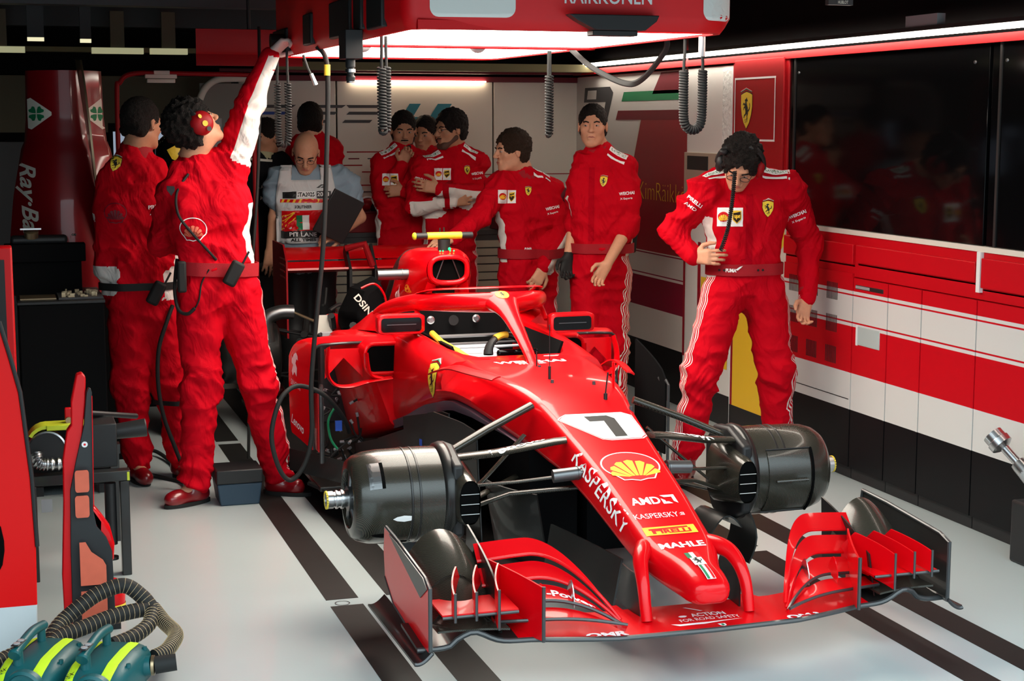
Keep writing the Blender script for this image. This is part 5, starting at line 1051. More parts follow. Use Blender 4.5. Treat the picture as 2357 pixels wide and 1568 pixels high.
    for q in 'lr':
        a, t = J['a' + q], J['t' + q]; S = SDF(np.minimum(a, t) - .14, np.maximum(a, t) + .14, .006); d = nz((t - a) * A([1, 1, 0])); t2 = A([t[0], t[1], .038])
        S.cap(a + A([0, 0, .035]), a + A([0, 0, -.03]), .047, .044, .02); S.cap(A([a[0], a[1], .045]) - d * .03, t2 + d * .03, .040, .034, .02); S.cap(A([a[0], a[1], .04]) + d * .1, t2 + d * .05, .036, .030, .02)
        S.f = np.maximum(S.f, -(S.lo[2] + S.h * np.arange(S.n[2]) - .008)[None, None, :])
        sv, sF = S.mesh(); sh = npmesh('shoe', sv, sF, shoe, root)
        MB().loft([[tuple(A([a[0], a[1], z]) + d * (x * .122 + .045) + np.cross(d, A([0, 0, 1])) * y * .040) for x, y in [(math.cos(k * PI / 12) , math.sin(k * PI / 12)) for k in range(24)]] for z in (.001, .018)]).build('sole', 'rubber', sh)
    return root, J, bv, o, body, fr_
def band(name, m, root, c, ax, h, bv, off_=.006, th=.004, n=40, R=.4, a0=0, a1=2 * PI):
    """strap laid round the body: rays cast inwards find the cloth"""
    ax = Vector(ax).normalized(); a = ax.orthogonal().normalized(); b = ax.cross(a); c = Vector(c); rows = [[], [], [], []]
    for k in range(n + 1):
        q = a0 + (a1 - a0) * k / n; d = a * math.cos(q) + b * math.sin(q)
        rr = []
        for hh in (-h / 2, h / 2):
            p = c + ax * hh; hit = bv.ray_cast(p, d, R); rr.append((hit[0] - p).length if hit[0] else .1)
        r = max(rr) + off_
        for i, (hh, e) in enumerate(((-h / 2, 0), (-h / 2, th), (h / 2, th), (h / 2, 0))): rows[i].append(c + ax * hh + d * (r + e))
    secs = [[rows[i][k] for i in range(4)] for k in range(n + 1)]
    return MB().loft(secs, cap0=False, cap1=False).build(name, m, root, smooth=60)
def badge(root, o, bv, name, layers, p, d, up=(0, 0, 1), L=.014, rot=0):
    """emblem stitched on cloth at p (relative to the person), seen from direction d"""
    d = Vector(d).normalized(); x = Vector(up).cross(d).normalized(); y = d.cross(x)
    x, y = x * math.cos(rot) + y * math.sin(rot), y * math.cos(rot) - x * math.sin(rot)
    return decal(name, layers, (Vector(p) + d * .3, x, y), o, bv, o=.003, L=L, reach=.5)
CAMD = (-.31, -.95, .05)
def camdir(p): return (Vector((0, 0, 1.73)) - Vector(p)).normalized()
def radio(root, p, R=None, m='rubber'):
    o = MB().box(-.03, .03, -.018, .018, -.065, .05).build('radio', m, root, bev=.012); o.location = p
    MB().tube([(.015, 0, .05), (.015, 0, .11)], .005, 8).build('radio_antenna', 'black', o); return o
KSP = lambda w: [(quad(-w / 2, -w * .15, w / 2, w * .15), 'white_decal'), (txtw('KASPERSKY', w * .86, w * .17, .01), 'green_decal'), (quad(w * .44, -w * .08, w * .46, w * .08), 'red_flat')]
def shoulder_marks(root, o, bv, J, q, w=.115):
    sgn = -1 if q == 'l' else 1; sj = J['s' + q]; n0 = J['neck']; a = nz((sj - n0) * np.array([1, 1, 1.])); p = n0 + (sj - n0) * .72
    wp = Vector(root.location) + Vector(p); d = (camdir(wp) + Vector((0, 0, 1.1))).normalized(); x = Vector(a) * sgn
    x = (x - d * x.dot(d)).normalized(); y = d.cross(x)
    for nm, lay, oy in (('shoulder_patch', KSP(w), .012), ('shoulder_stripe', [(quad(-w / 2, -.006, w / 2, .006), 'white_decal')], -.030), ): decal(nm, lay, (Vector(p) + y * oy + d * .2, x, y), o, bv, o=.0025, L=.03, reach=.4)
def sleeve_text(root, o, bv, J, q, t=.45, words=('WEICHAI', 'X Experis'), w=.095):
    p = J['s' + q] + (J['e' + q] - J['s' + q]) * t; wp = Vector(root.location) + Vector(p); d = camdir(wp); d.z = 0; d.normalize(); up = Vector(nz(J['s' + q] - J['e' + q])); up = (up - d * up.dot(d)).normalized(); x = up.cross(d)
    badge(root, o, bv, 'sleeve_lettering', [(merge(off(txtw(words[0], w, .018, .03), 0, .012), off(txtw(words[1], w * .8, .014, .01), -.004, -.018)), 'white_decal')], p, d, up=tuple(up))
def placket(root, o, bv, x, z0, z1, d=(-.42, -.9, .05)): decal('placket', [(quad(-.016, z0, .016, z1), 'placket')], (Vector((x, 0, 0)) + Vector(d).normalized() * .3, (.9, -.42, 0), (0, 0, 1)), o, bv, o=.003, L=.014, reach=.5)
CHEST2 = [(quad(-.052, -.038, -.002, .038), 'white_decal'), (quad(.002, -.038, .052, .038), 'white_decal')] + at(pecten(.040, None), -.027, .0) + [(poly([(.009, .026), (.045, .026), (.045, -.010), (.027, -.028), (.009, -.010)]), 'gold'), (poly([(.012, .016), (.042, .022), (.042, -.008), (.027, -.024), (.012, -.008)]), 'hair_brown'), (off(txtw('ups', .024, .018, .05), .027, .0), 'gold')]
# --- 1: mechanic reaching up to the gantry ---
r, J, bv, o, body, fr_ = person('reach', 'person in red overalls seen from behind, reaching a gloved hand up to the lamp gantry', (.78, .28, .56), (-.55, .0, .83), style='curly', pn=((0, 1, 0), (.6, -.5, -.6)), curl=(.5, .75), th=(1, 1), seed=1, so=(9, .01), pso=(9, .055), armp={'r': [(0, (.75, -.55, -.5), .30), (1, (.75, -.55, -.3), .30)]}, gloves=[('r', 'glove'), ('l', 'glove')], hb=.0065, h=.0075)
N0 = J['neck']
MB().lathe(tuple(np.array(J['head']) + fr_[0] * .062), tuple(fr_[0]), [(0, .045), (.012, .056), (.03, .054), (.048, .040), (.054, .02)], 28).build('ear_defender', 'dark_red', r, smooth=60)
MB().lathe(tuple(np.array(J['head']) - fr_[0] * .062), tuple(-fr_[0]), [(0, .045), (.012, .056), (.03, .054), (.048, .040), (.054, .02)], 28).build('ear_defender', 'dark_red', r, smooth=60)
hp_ = np.array(J['head']); MB().tube([tuple(hp_ + fr_[0] * .10 * math.cos(t) + fr_[2] * .125 * math.sin(t) - fr_[1] * .01) for t in [k * PI / 16 for k in range(17)]], .008, 8, asp=1.6).build('headband', 'black', r)
sd = Vector(fr_[0]); decal('headset_emblems', [(poly([(.008 * math.cos(k * PI / 5), .01 * math.sin(k * PI / 5) + .03) for k in range(10)]), 'yellow'), (poly([(.013 * math.cos(k * PI / 6), .013 * math.sin(k * PI / 6) - .008) for k in range(12)]), 'gold'), (poly([(.011 * math.cos(k * PI / 6) - .0, .011 * math.sin(k * PI / 6) - .037) for k in range(12)]), 'black')], (Vector(hp_) + sd * .1185, tuple(fr_[1]), tuple(fr_[2])), r)
badge(r, o, bv, 'fan_emblem', [(ring([(x * 1.0, y) for x, y in pecten(.11)[1][0][0]], .004), 'white_decal'), (pecten(.085, None)[1][0], 'orange_red')], (-.08, 0, 1.24), (-.35, -.93, .1))
badge(r, o, bv, 'shoulder_emblem', [(off(poly([(-.5, .5), (.5, .5), (.5, 0), (0, -.7), (-.5, 0)]), 0, 0, .035), 'dark_grey')], (-.17, 0, 1.42), (-.4, -.9, .1))
band('belt', 'cuff', r, (0, 0, J['pel'][2] + .075), (0.05, 0, 1), .06, bv)
def loc_(w): return Vector(w) - Vector((0.941, 7.3, 0))
def wire(root, name, P, rad=.004, m='rubber'): return MB().tube(spl(P, 8), rad, 8).build(name, m, root)
radio(r, tuple(loc_((0.985, 7.12, 1.07)))).rotation_euler = (0, .5, 0)
def onb(p, d=(-.3, -.95, 0), e=.006):
    d = Vector(d).normalized(); h_ = bv.ray_cast(Vector(p) + d * .5, -d, 1.0); return (h_[0] + d * e) if h_[0] else Vector(p)
P = [onb((x, 0, z)) for x, z in ((-.11, 1.50), (-.155, 1.42), (-.15, 1.33), (-.105, 1.26), (-.03, 1.17), (.01, 1.12))]
wire(r, 'headset_cable', P, .006)
P = [onb((x, 0, z)) for x, z in ((-.02, 1.08), (-.055, 1.02), (-.065, .95), (-.085, .91))]; wire(r, 'headset_cable', P, .0035)
P = [onb((x, 0, z), e=.02) for x, z in ((-.085, .91), (-.12, .885), (-.165, .90), (-.19, .97), (-.195, 1.05), (-.185, 1.12))]; wire(r, 'coiled_lead', P, .008)
MB().box(-.20, -.16, -.14, -.11, .98, 1.12).build('clip_holster', 'rubber', r, bev=.01)
# --- 2: mechanic standing left with his back turned ---
r, J, bv, o, body, _ = person('backleft', 'person in red overalls seen from behind at the left, holding a black hose', (.75, .62, -.08), style='short', pn=((0, 1, 0), (0, 1, 0)), curl=(.6, .9), seed=2, so=(9, 9), armp={'l': [(1, (0, 0, 1), -2)], 'r': [(1, (0, 0, 1), -2)]}, gloves=[('r', 'glove'), ('l', 'glove')], h=.009, hb=.0085, skin='skin_dark')
badge(r, o, bv, 'shoulder_emblem', at(shield(.05), 0, 0), (-.09, 0, 1.50), (-.2, -.9, .4), rot=-.3)
badge(r, o, bv, 'back_emblem', [(ring([(x * 1., y) for x, y in pecten(.10)[1][0][0]], .004), 'maroon'), (pecten(.08, None)[1][0], 'maroon')], (-.08, 0, 1.30), (-.3, -.95, 0))
sleeve_text(r, o, bv, J, 'r', .42, ('PIRELLI', 'AMD'), .07)
bt = band('belt', 'rubber', r, (0, 0, J['pel'][2] + .03), (0, 0, 1), .035, bv); radio(r, (.06, -.16, J['pel'][2] + .01)).rotation_euler = (0, .5, 0)
band('knee_strap', 'rubber', r, tuple(J['kr'] - np.array([0, 0, .08])), (0, 0, 1), .022, bv, R=.15)
# --- 3: guest in a black team shirt ---
r, J, bv, o, body, _ = person('blackshirt', 'person in a black shirt with pale piping, standing behind the bald official', (-.75, -.6, -.15), skin='skin_dark', suit='suit_black', trousers='black', short=1, seed=3, h=.010, hb=.010, bulk=1.08)
badge(r, o, bv, 'shirt_lettering', [(merge(off(txtw('OMP', .06, .026, .04), .06, .07), off(txtw('FIA ACTION', .12, .022, .01), -.0, -.02), off(txtw('MMAC', .09, .024, .03), .02, -.09)), 'cream')], (.04, 0, 1.34), CAMD)
badge(r, o, bv, 'piping', [(poly([(-.13, .12), (-.05, .14), (.08, .13), (.08, .115), (-.05, .125), (-.12, .105)]), 'cream'), (poly([(-.14, .10), (-.155, .02), (-.145, .02), (-.13, .10)]), 'cream')], (.0, 0, 1.36), CAMD)
# --- 4: person half hidden at the back wall ---
r, J, bv, o, body, _ = person('behind', 'person with dark hair mostly hidden behind the bald official and the hanging hose', (.3, 1, 0), style='short', suit='suit', seed=4, h=.012, hb=.011)
# --- 5: bald scrutineer with white bib ---
r, J, bv, o, body, fs_ = person('scrut', 'bald elderly person in a white lettered bib, looking down with a black folder', (-.18, -.80, -.55), (-.05, -.5, .85), style='bald', suit='shirt_blue', trousers='black', short=2, seed=5, h=.009, hb=.0075, pn=((0, 1, 0), (-.2, .6, -.8)), curl=(.3, .7), th=(1, 1), bulk=1.08, shoe='black', bare=True)
hc = J['head']; s_, f_, u_ = fs_; G = lambda a, b, d: tuple(hc + s_ * a + f_ * b + u_ * d)
gl = MB()
for q in (-1, 1): gl.tube([G(q * .031 + .021 * math.cos(t), .099, .002 + .015 * math.sin(t)) for t in [k * PI / 8 for k in range(16)]], .0015, 6, closed=True, up=tuple(f_))
gl.tube([G(-.052, .097, .006), G(-.078, .0, .006)], .0015, 6).tube([G(.052, .097, .006), G(.078, .0, .006)], .0015, 6); gl.build('glasses', 'black', r)
# bib: front sheet laid over the shirt
def bib():
    O = MB(); n, m = 22, 26; g = {}
    for i in range(n + 1):
        for j in range(m + 1):
            x = -.185 + .37 * i / n; z = 1.00 + .47 * j / m; x *= (1.0 if z < 1.28 else 1 - .18 * (z - 1.28) / .19)
            if z > 1.39 and abs(x) < .06 + .02: continue
            d = Vector((-.19, -.98, 0)); h_ = bv.ray_cast(Vector((x, 0, z)) + d * .6, -d, 1); dd = -.13
            p = h_[0] + d * .012 if h_[0] and (h_[0] - Vector((x, 0, z))).length < .28 else Vector((x, 0, z)) + d * .10
            g[i, j] = len(O.v); O.v.append(tuple(p))
    for i in range(n):
        for j in range(m):
            k = [(i, j), (i + 1, j), (i + 1, j + 1), (i, j + 1)]
            if all(q in g for q in k): O.f.append(tuple(g[q] for q in k)); O.m.append(0)
    b = O.build('bib', 'vest', r); md = b.modifiers.new('s', 'SOLIDIFY'); md.thickness = .004; return b
bb = bib(); bbv = bvh_of(bb); D_ = (-.19, -.98, 0)
def bd(name, lay, x, z): return decal(name, lay, (Vector((x, 0, z)) + Vector(D_) * .3, (.98, -.19, 0), (0, 0, 1)), bb, bbv, o=.007, L=.03, reach=.5)
hz = []
for k in range(9): hz.append(poly([(-.15 + .034 * k, -.010), (-.135 + .034 * k, -.010), (-.125 + .034 * k, .010), (-.14 + .034 * k, .010)]))
bd('hazard_strip', [(quad(-.155, -.010, .155, .010), 'red_flat'), (merge(*hz), 'gold')], 0, 1.255)
bd('number_patch', [(quad(-.14, -.02, -.06, .02), 'black'), (quad(-.055, -.02, .055, .02), 'white_decal'), (txtw('ITA2025', .10, .026, .03), 'black'), (quad(.062, -.02, .145, .02), 'dark_grey'), (off(txtw('2018', .07, .024, .02), .10, 0), 'white_decal')], 0, 1.29)
bd('role_lettering', [(txtw('SCRUTINEER', .10, .018, .03), 'black')], -.02, 1.222)
bd('racing_mark', [(poly([(-.03, -.01), (.0, .012), (.04, .012), (.035, .004), (.005, .004), (-.012, -.01)]), 'dark_grey'), (poly([(-.005, -.01), (.01, .0), (.03, .0), (.025, -.005), (.012, -.01)]), 'dark_grey')], .09, 1.34)
bd('hazard_block', [(quad(-.145, -.075, .10, .05), 'red_flat'), (merge(*[poly([(-.142, -.070 + .026 * k), (-.142, -.060 + .026 * k), (-.065 , .015 + .026 * k if k < 1 else .04), (-.065 - .012 * (k > 0), .004 + .026 * k if k < 1 else .04)]) for k in range(4)]), 'gold'), (quad(-.06, -.07, -.025, .025), 'green_decal'), (quad(-.025, -.07, .015, .025), 'white_decal'), (quad(.015, -.07, .05, .025), 'red_flat')], 0, 1.15)
bd('access_lettering', [(quad(-.15, -.022, .10, .022), 'black'), (off(txtw('PIT LANE', .16, .026, .02), -.02, 0), 'white_decal')], 0, 1.055)
bd('access_lettering', [(off(txtw('ALL TIMES', .15, .018, .05), -.02, 0), 'black')], 0, 1.022)
fo = MB().box(-.105, .105, -.01, .01, -.14, .14).build('folder', 'black', None, bev=.004)
fo.name = 'folder'; fo.location = (1.93, 9.44, 1.17); fo.rotation_euler = (.25, .45, .2); tag(fo, 'black folder held against the white bib of the bald official', 'folder')
band('wristband', 'yellow', r, tuple(J['wr'] + (J['er'] - J['wr']) * .12), tuple(J['er'] - J['wr']), .018, bvh_of(body), R=.08, off_=.002); band('wristband', 'green_decal', r, tuple(J['wr'] + (J['er'] - J['wr']) * .24), tuple(J['er'] - J['wr']), .022, bvh_of(body), R=.08, off_=.002)
# --- 6, 7: two colleagues at the back ---
r, J, bv, o, body, _ = person('beard', 'bearded person in dark red overalls resting the chin on one hand', (-.15, -.97, -.18), skin='skin_dark', style='short', seed=6, h=.010, hb=.009, pn=((0, -1, 0), (0, -1, 0)), curl=(.8, .6), th=(-1, 1))
hc = J['head']; s_, f_, u_ = _; b_ = SDF(hc - .15, hc + .15, .006); R_ = np.stack([s_, f_, u_])
def beard_mesh(root, hc, fr_, m):
    s, f, u = fr_; R = np.stack([s, f, u]); S = SDF(hc - .15, hc + .15, .006); P = lambda a, b, d: hc + s * a + f * b + u * d
    for q in (-1, 1): S.cap(P(q * .054, -.0, -.05), P(q * .024, .062, -.096), .020, .020, .02); S.cap(P(q * .02, .087, -.050), P(0, .093, -.050), .006, .006, .005)
    S.cap(P(-.02, .07, -.098), P(.02, .07, -.098), .021, .021, .02); S.cap(P(-.014, .092, -.063), P(.014, .092, -.063), .010, .010, -.004)
    v, F = S.mesh(); npmesh('beard', v, F, m, root)
beard_mesh(r, hc, _, 'hair')
badge(r, o, bv, 'chest_patch', CHEST2, (-.06, 0, 1.36), CAMD); shoulder_marks(r, o, bv, J, 'l')
r, J, bv, o, body, _ = person('middle', 'dark haired person half hidden between the bearded person and the one with crossed arms', (-.55, -.8, -.1), skin='skin_dark', style='short', seed=7, h=.012, hb=.009)
# --- 8: arms crossed ---
r, J, bv, o, body, _ = person('crossed', 'person in red overalls with glasses and crossed arms, face turned left', (-.93, -.32, -.08), skin='skin_dark', style='thick', seed=8, so=(9, .03), armp={'l': [(1, (0, -.6, -.8), .1)], 'r': [(1, (0, -.5, -.85), .1)]}, h=.008, hb=.0075, pn=((0, 1, 0), (0, 1, 0)), curl=(.4, .4))
hc = J['head']; s_, f_, u_ = _; gl = MB()
for q in (-1, 1): gl.tube([G(0, 0, 0)] if 0 else [tuple(hc + s_ * (q * .031 + .021 * math.cos(t)) + f_ * .098 + u_ * (.002 + .014 * math.sin(t))) for t in [k * PI / 8 for k in range(16)]], .0014, 6, closed=True, up=tuple(f_)).tube([tuple(hc + s_ * q * .052 + f_ * .096 + u_ * .006), tuple(hc + s_ * q * .080 + u_ * .006)], .0014, 6)
gl.build('glasses', 'black', r); beard_mesh(r, hc, _, 'stubble')
badge(r, o, bv, 'chest_patch', CHEST2, (-.04, 0, 1.40), CAMD); badge(r, o, bv, 'shield_emblem', at(shield(.035), 0, 0), (.12, 0, 1.42), CAMD)
shoulder_marks(r, o, bv, J, 'l'); shoulder_marks(r, o, bv, J, 'r', .09); sleeve_text(r, o, bv, J, 'r', .35, ('WEICHAI', 'X Experis'), .07); sleeve_text(r, o, bv, J, 'l', .35, ('PIRELLI', 'AMD'), .07)
placket(r, o, bv, .03, 1.02, 1.42)
# --- 9: leaning towards the airbox ---
r, J, bv, o, body, _ = person('lean', 'person in red overalls leaning left with one arm stretched towards the airbox', (-.97, -.12, -.05), style='thick', hair='hair_brown', seed=9, so=(9, .04), armp={'r': [(1, (.9, 0, -.2), .45)]}, h=.0085, hb=.0075, pn=((-.3, .2, -1), (0, 1, 0)), curl=(.25, .55), th=(-1, 1), short=0)
badge(r, o, bv, 'chest_patch', CHEST2, (-.13, 0, 1.29), CAMD); shoulder_marks(r, o, bv, J, 'r', .10); sleeve_text(r, o, bv, J, 'r', .45, w=.08); badge(r, o, bv, 'shield_emblem', at(shield(.035), 0, 0), (.0, 0, 1.32), CAMD)
band('belt', 'cuff', r, (0, 0, J['pel'][2] + .075), (0, 0, 1), .055, bv)
badge(r, o, bv, 'belt_lettering', [(txtw('PUMA', .04, .014, .04), 'white_decal')], (.0, 0, .985), CAMD)
# --- 10: standing, sleeves pushed up ---
r, J, bv, o, body, _ = person('stand', 'person in red overalls with pushed-up sleeves standing by the pale wall, looking aside', (-.42, -.90, .0), style='short', seed=10, h=.008, hb=.0065, short=1, pn=((0, -1, 0), (0, -1, 0)), curl=(.5, .45), th=(1, 1), gloves=[('l', 'rubber')], so=(9, .045))
shoulder_marks(r, o, bv, J, 'r', .105); badge(r, o, bv, 'shield_emblem', at(shield(.04), 0, 0), (.01, 0, 1.39), CAMD, rot=-.1); sleeve_text(r, o, bv, J, 'r', .45, w=.085)
band('belt', 'cuff', r, (0, 0, J['pel'][2] + .075), (0, 0, 1), .055, bv)
placket(r, o, bv, -.05, 1.05, 1.46); radio(r, (.19, .0, 1.05)).rotation_euler = (0, .1, 0)
# --- 11: head bowed, hand on hip ---
r, J, bv, o, body, fr_ = person('right', 'person in red overalls with curly black hair bowing the head, one hand on the hip', (-.40, -.62, -.68), (-.22, -.70, .68), style='curly', seed=11, h=.0075, hb=.006, pn=((.2, .9, -.1), (0, -1, 0)), curl=(.5, .45), th=(1, 1), bulk=1.04)
shoulder_marks(r, o, bv, J, 'r', .13); shoulder_marks(r, o, bv, J, 'l', .12)
badge(r, o, bv, 'chest_patch', at(CHEST2, 0, 0, 1.15), (-.08, 0, 1.275), (-.42, -.9, .05)); badge(r, o, bv, 'shield_emblem', at(shield(.052), 0, 0), (.115, 0, 1.31), (-.42, -.9, .05))
sleeve_text(r, o, bv, J, 'r', .50, w=.085); sleeve_text(r, o, bv, J, 'l', .35, ('PIRELLI', 'AMD'), .08)
placket(r, o, bv, .02, 1.02, 1.37); be = band('belt', 'cuff', r, (0, 0, J['pel'][2] + .07), (0, 0, 1), .055, bv)
bvb = bvh_of(be); badge(r, be, bvb, 'belt_lettering', [(txtw('PUMA', .05, .018, .05), 'white_decal'), (poly([(.03, .0), (.045, .012), (.055, .022), (.04, .018), (.02, .004)]), 'white_decal')], (-.07, 0, J['pel'][2] + .07), (-.42, -.9, 0))
for k in (-.13, -.105, .07, .095): badge(r, be, bvb, 'belt_eyelet', [(poly([(.006 * math.cos(t), .006 * math.sin(t)) for t in [i * PI / 4 for i in range(8)]]), 'black')], (k, 0, J['pel'][2] + .07), (-.42, -.9, 0))
hc = J['head']; s_, f_, u_ = fr_; gl = MB()
for q in (-1, 1): gl.tube([tuple(hc + s_ * (q * .031 + .022 * math.cos(t)) + f_ * .100 + u_ * (.000 + .014 * math.sin(t))) for t in [k * PI / 8 for k in range(16)]], .0016, 6, closed=True, up=tuple(f_)).tube([tuple(hc + s_ * q * .053 + f_ * .098 + u_ * .004), tuple(hc + s_ * q * .082 + u_ * .004)], .0016, 6)
gl.build('glasses', 'black', r)
MB().tube([tuple(hc + s_ * .112 * math.cos(t) + u_ * .128 * math.sin(t) - f_ * .0) for t in [k * PI / 16 for k in range(17)]], .010, 8, asp=1.8, up=tuple(f_)).build('headband', 'black', r)
for q, m_ in ((-1, 'dark_red'), (1, 'black')): MB().lathe(tuple(hc + s_ * q * .075), tuple(s_ * q), [(0, .040), (.012, .050), (.03, .048), (.04, .030)], 24).build('ear_defender', m_, r, smooth=60)
MB().tube(coil_path([tuple(hc + np.array([-.075, -.10, -.03])), (-.165, -.20, 1.36), (-.185, -.20, 1.23), (-.21, -.18, 1.13)], .008, 40, 8), .0035, 6).build('coiled_lead', 'rubber', r)
MB().ell(tuple(hc + np.array([-.11, -.05, .06])), (.022, .018, .016)).build('microphone', 'black', r)
# ======================= EQUIPMENT =======================
def seg_hose(name, label, P, r, ring_gap=.017, group=None, m2='gold_wire', cuff=None):
    q = thing(name, label, 'hose', (P[0][0], P[0][1], 0), group); o = Vector(q.location); pts = [Vector(p) - o for p in spl(P, 10)]
    b = MB(); b.tube(pts, r, 14); b.mi = 1; acc = 0; last = 0
    for i in range(1, len(pts)):
        d = (pts[i] - pts[i - 1]); L = d.length; acc += L
        while acc - last >= ring_gap:
            last += ring_gap; t = 1 - (acc - last) / L; c = pts[i - 1] + d * t; dn = d.normalized(); b.lathe(tuple(c - dn * .0008), tuple(dn), [(0, r * .98), (.0003, r * 1.04), (.0012, r * 1.04), (.0015, r * .98)], 14, cap=False)
    b.build('hose_body', ['rubber', m2], q, smooth=60)
    return q
mat('gold_wire', (.55, .40, .22), .5)
seg_hose('ducting_hose', 'black ribbed duct hose arching highest behind the left green blower', [(.10, 5.12, .10), (.12, 5.16, .124), (.152, 5.2, .145), (.208, 5.22, .181), (.265, 5.24, .209), (.342, 5.25, .224), (.396, 5.24, .187), (.428, 5.22, .146)], .025)
seg_hose('ducting_hose', 'black ribbed duct hose running straight from the left blower to the hose joint', [(.10, 5.07, .10), (.118, 5.10, .115), (.203, 5.14, .128), (.3, 5.18, .145), (.395, 5.21, .150), (.43, 5.22, .146)], .025)
seg_hose('ducting_hose', 'short black ribbed duct hose curving from the hose joint behind the right blower', [(.428, 5.20, .146), (.407, 5.12, .125), (.351, 5.05, .112), (.285, 5.01, .105)], .024)
seg_hose('ducting_hose', 'black ribbed duct hose bending round at the far right into the blower outlet', [(.431, 5.22, .149), (.459, 5.15, .12), (.486, 5.06, .105), (.462, 4.98, .094), (.435, 4.935, .088), (.405, 4.912, .085)], .024, .010)
seg_hose('ducting_hose', 'black ribbed duct hose leaving the picture at the left edge behind the blower', [(-.20, 4.92, .06), (-.10, 4.98, .08), (.0, 5.06, .09)], .025)
def blower(label, x, y, rz, word, lb2):
    q = thing('blower', label, 'blower', (x, y, 0), rz=rz)
    S = [(-.17, .030, .035, .05), (-.165, .06, .07, .05), (-.13, .085, .105, .04), (-.06, .098, .125, .035), (.04, .100, .132, .03), (.12, .098, .130, .03), (.15, .085, .115, .03), (.155, .06, .09, .03)]
    P_ = []
    for v, w, zt, r in S: P_.append([(p[0], v, .005 + (p[1] + .5) * zt) for p in [(a / 1.0 * w * 2, b) for a, b in rrect(1, 1, .28)]])
    b = MB().loft(P_).build('housing', 'teal', q, smooth=50)
    MB().lathe((.02, -.155, .07), (0, -1, 0), [(0, .062), (.02, .060), (.026, .052), (.018, .048)], 32).build('intake_ring', 'teal', b); MB().lathe((.02, -.168, .07), (0, -1, 0), [(0, .046), (.001, .0)], 24).build('intake_grille', 'dark_grey', b)
    MB().tube(spl([(-.05, -.12, .11), (-.05, -.115, .150), (-.05, -.09, .163), (-.05, .02, .182), (-.05, .11, .178), (-.05, .115, .16), (-.05, .105, .12)], 6), [.017] * 7 + [.0155] * 30, 12, asp=1).build('handle', 'teal', q, smooth=60) if 0 else MB().tube(spl([(-.03, -.115, .155), (-.03, -.09, .166), (-.03, .02, .186), (-.03, .11, .180)], 8), [.019] * 6 + [.015] * 19, 14).cyl((-.03, -.085, .10), (-.03, -.085, .165), .017, .014).cyl((-.03, .09, .12), (-.03, .09, .175), .014, .012).build('handle', 'teal', q, smooth=60)
    pn_ = MB().box(-.042, -.018, -.11, -.045, .182, .186).build('switch_panel', 'black', q, bev=.002)
    for yy in (-.092, -.062): MB().lathe((-.03, yy, .186), (0, 0, 1), [(0, .0105), (.003, .010)], 18).build('button', 'grey_plastic', pn_)
    bb_ = bvh_of(b)
    decal('lime_tape', [(quad(-.080, -.15, -.050, .13), 'tape')], ((0, 0, .2), (1, 0, 0), (0, 1, 0)), b, bb_, L=.02, o=.002)
    decal('lime_tape', [(quad(.030, -.15, .062, .13), 'tape')], ((0, 0, .2), (1, 0, 0), (0, 1, 0)), b, bb_, L=.02, o=.002)
    decal('handwriting', [(txtw(word, .024, .017, 0), 'black')], ((-.065, -.118, .2), (1, .25, 0), (-.2, 1, 0)), b, bb_, L=.01, o=.003)
    MB().tube(spl([(-.015, -.15, .09), (.0, -.16, .10), (.01, -.165, .09), (.005, -.16, .075)], 4), .010, 10).lathe((.012, -.172, .085), (.3, -1, .2), [(0, .014), (.012, .014), (.013, .008), (.018, .008)], 16).build('valve', 'teal', b)
    for xx, yy, zz in ((.088, -.05, .115), (.086, .10, .118), (-.085, .10, .118), (.06, .145, .10)): MB().lathe((xx, yy, zz), (0, 0, 1), [(0, .007), (.012, .007), (.0121, .003)], 10).build('screw_boss', 'teal', b)
    MB().cyl((.08, .07, .075), (.115, .075, .08), .032, .030).build('outlet', 'teal', b); MB().cyl((.115, .075, .08), (.124, .077, .08), .031).build('clamp_ring', 'bronze', b)
    MB().cyl((.124, .077, .08), (.185, .10, .085), .027, .026).build('outlet_cuff', 'rubber', b)
    MB().box(-.06, -.0, -.21, -.17, .0, .05).build('battery', 'black', b, bev=.008)
blower('dark green electric blower with lime tape marked SX, the right one of two', .255, 4.83, -.42, 'SX', '')
blower('dark green electric blower with lime tape marked DX, at the lower left corner', .065, 4.93, -.42, 'DX', '')
# bright red standing panel with dark opening at the left edge
q = thing('red_cart', 'tall bright red panel cart with dark opening and pale base at the left edge', 'cart', (-.13, 5.32, 0))
o_ = [(-.25, 0), (.195, 0), (.20, .17), (.203, .36), (.195, .59), (.170, .87), (.145, .98), (.115, 1.10), (-.25, 1.3)]
MB().prism([p for p in o_ if 1], ((0, 0, 0), (1, 0, 0), (0, 0, 1)), -.05).build('panel', bands('cart_paint', [(0, (.55, .58, .60)), (.16, (.70, .003, .004))]) or 'cart_paint', q, bev=.006)
MB().tube([(x + .004, -.0, z) for x, z in o_[3:8]], .007, 8).build('panel_edge', 'black', q)
MB().prism([(p[0] * .35 - .02, p[1] * .33 + .37) for p in rrect(1, 1, .45)], ((-.05, -.003, 0), (1, 0, 0), (0, 0, 1)), -.004).build('dark_opening', 'void', q)
MB().box(-.24, .1, .06, .4, .02, .9).build('cart_body', 'black', q, bev=.01)
q = thing('red_post', 'narrow dark red post with a black slot behind the red cart at the left edge', 'post', (.0, 6.5, 0))
MB().box(-.08, .045, 0, .10, 0, 1.25).build('post_body', 'red_flat', q, bev=.008); MB().box(-.02, .015, -.004, .0, .80, 1.2).build('slot', 'black', q)
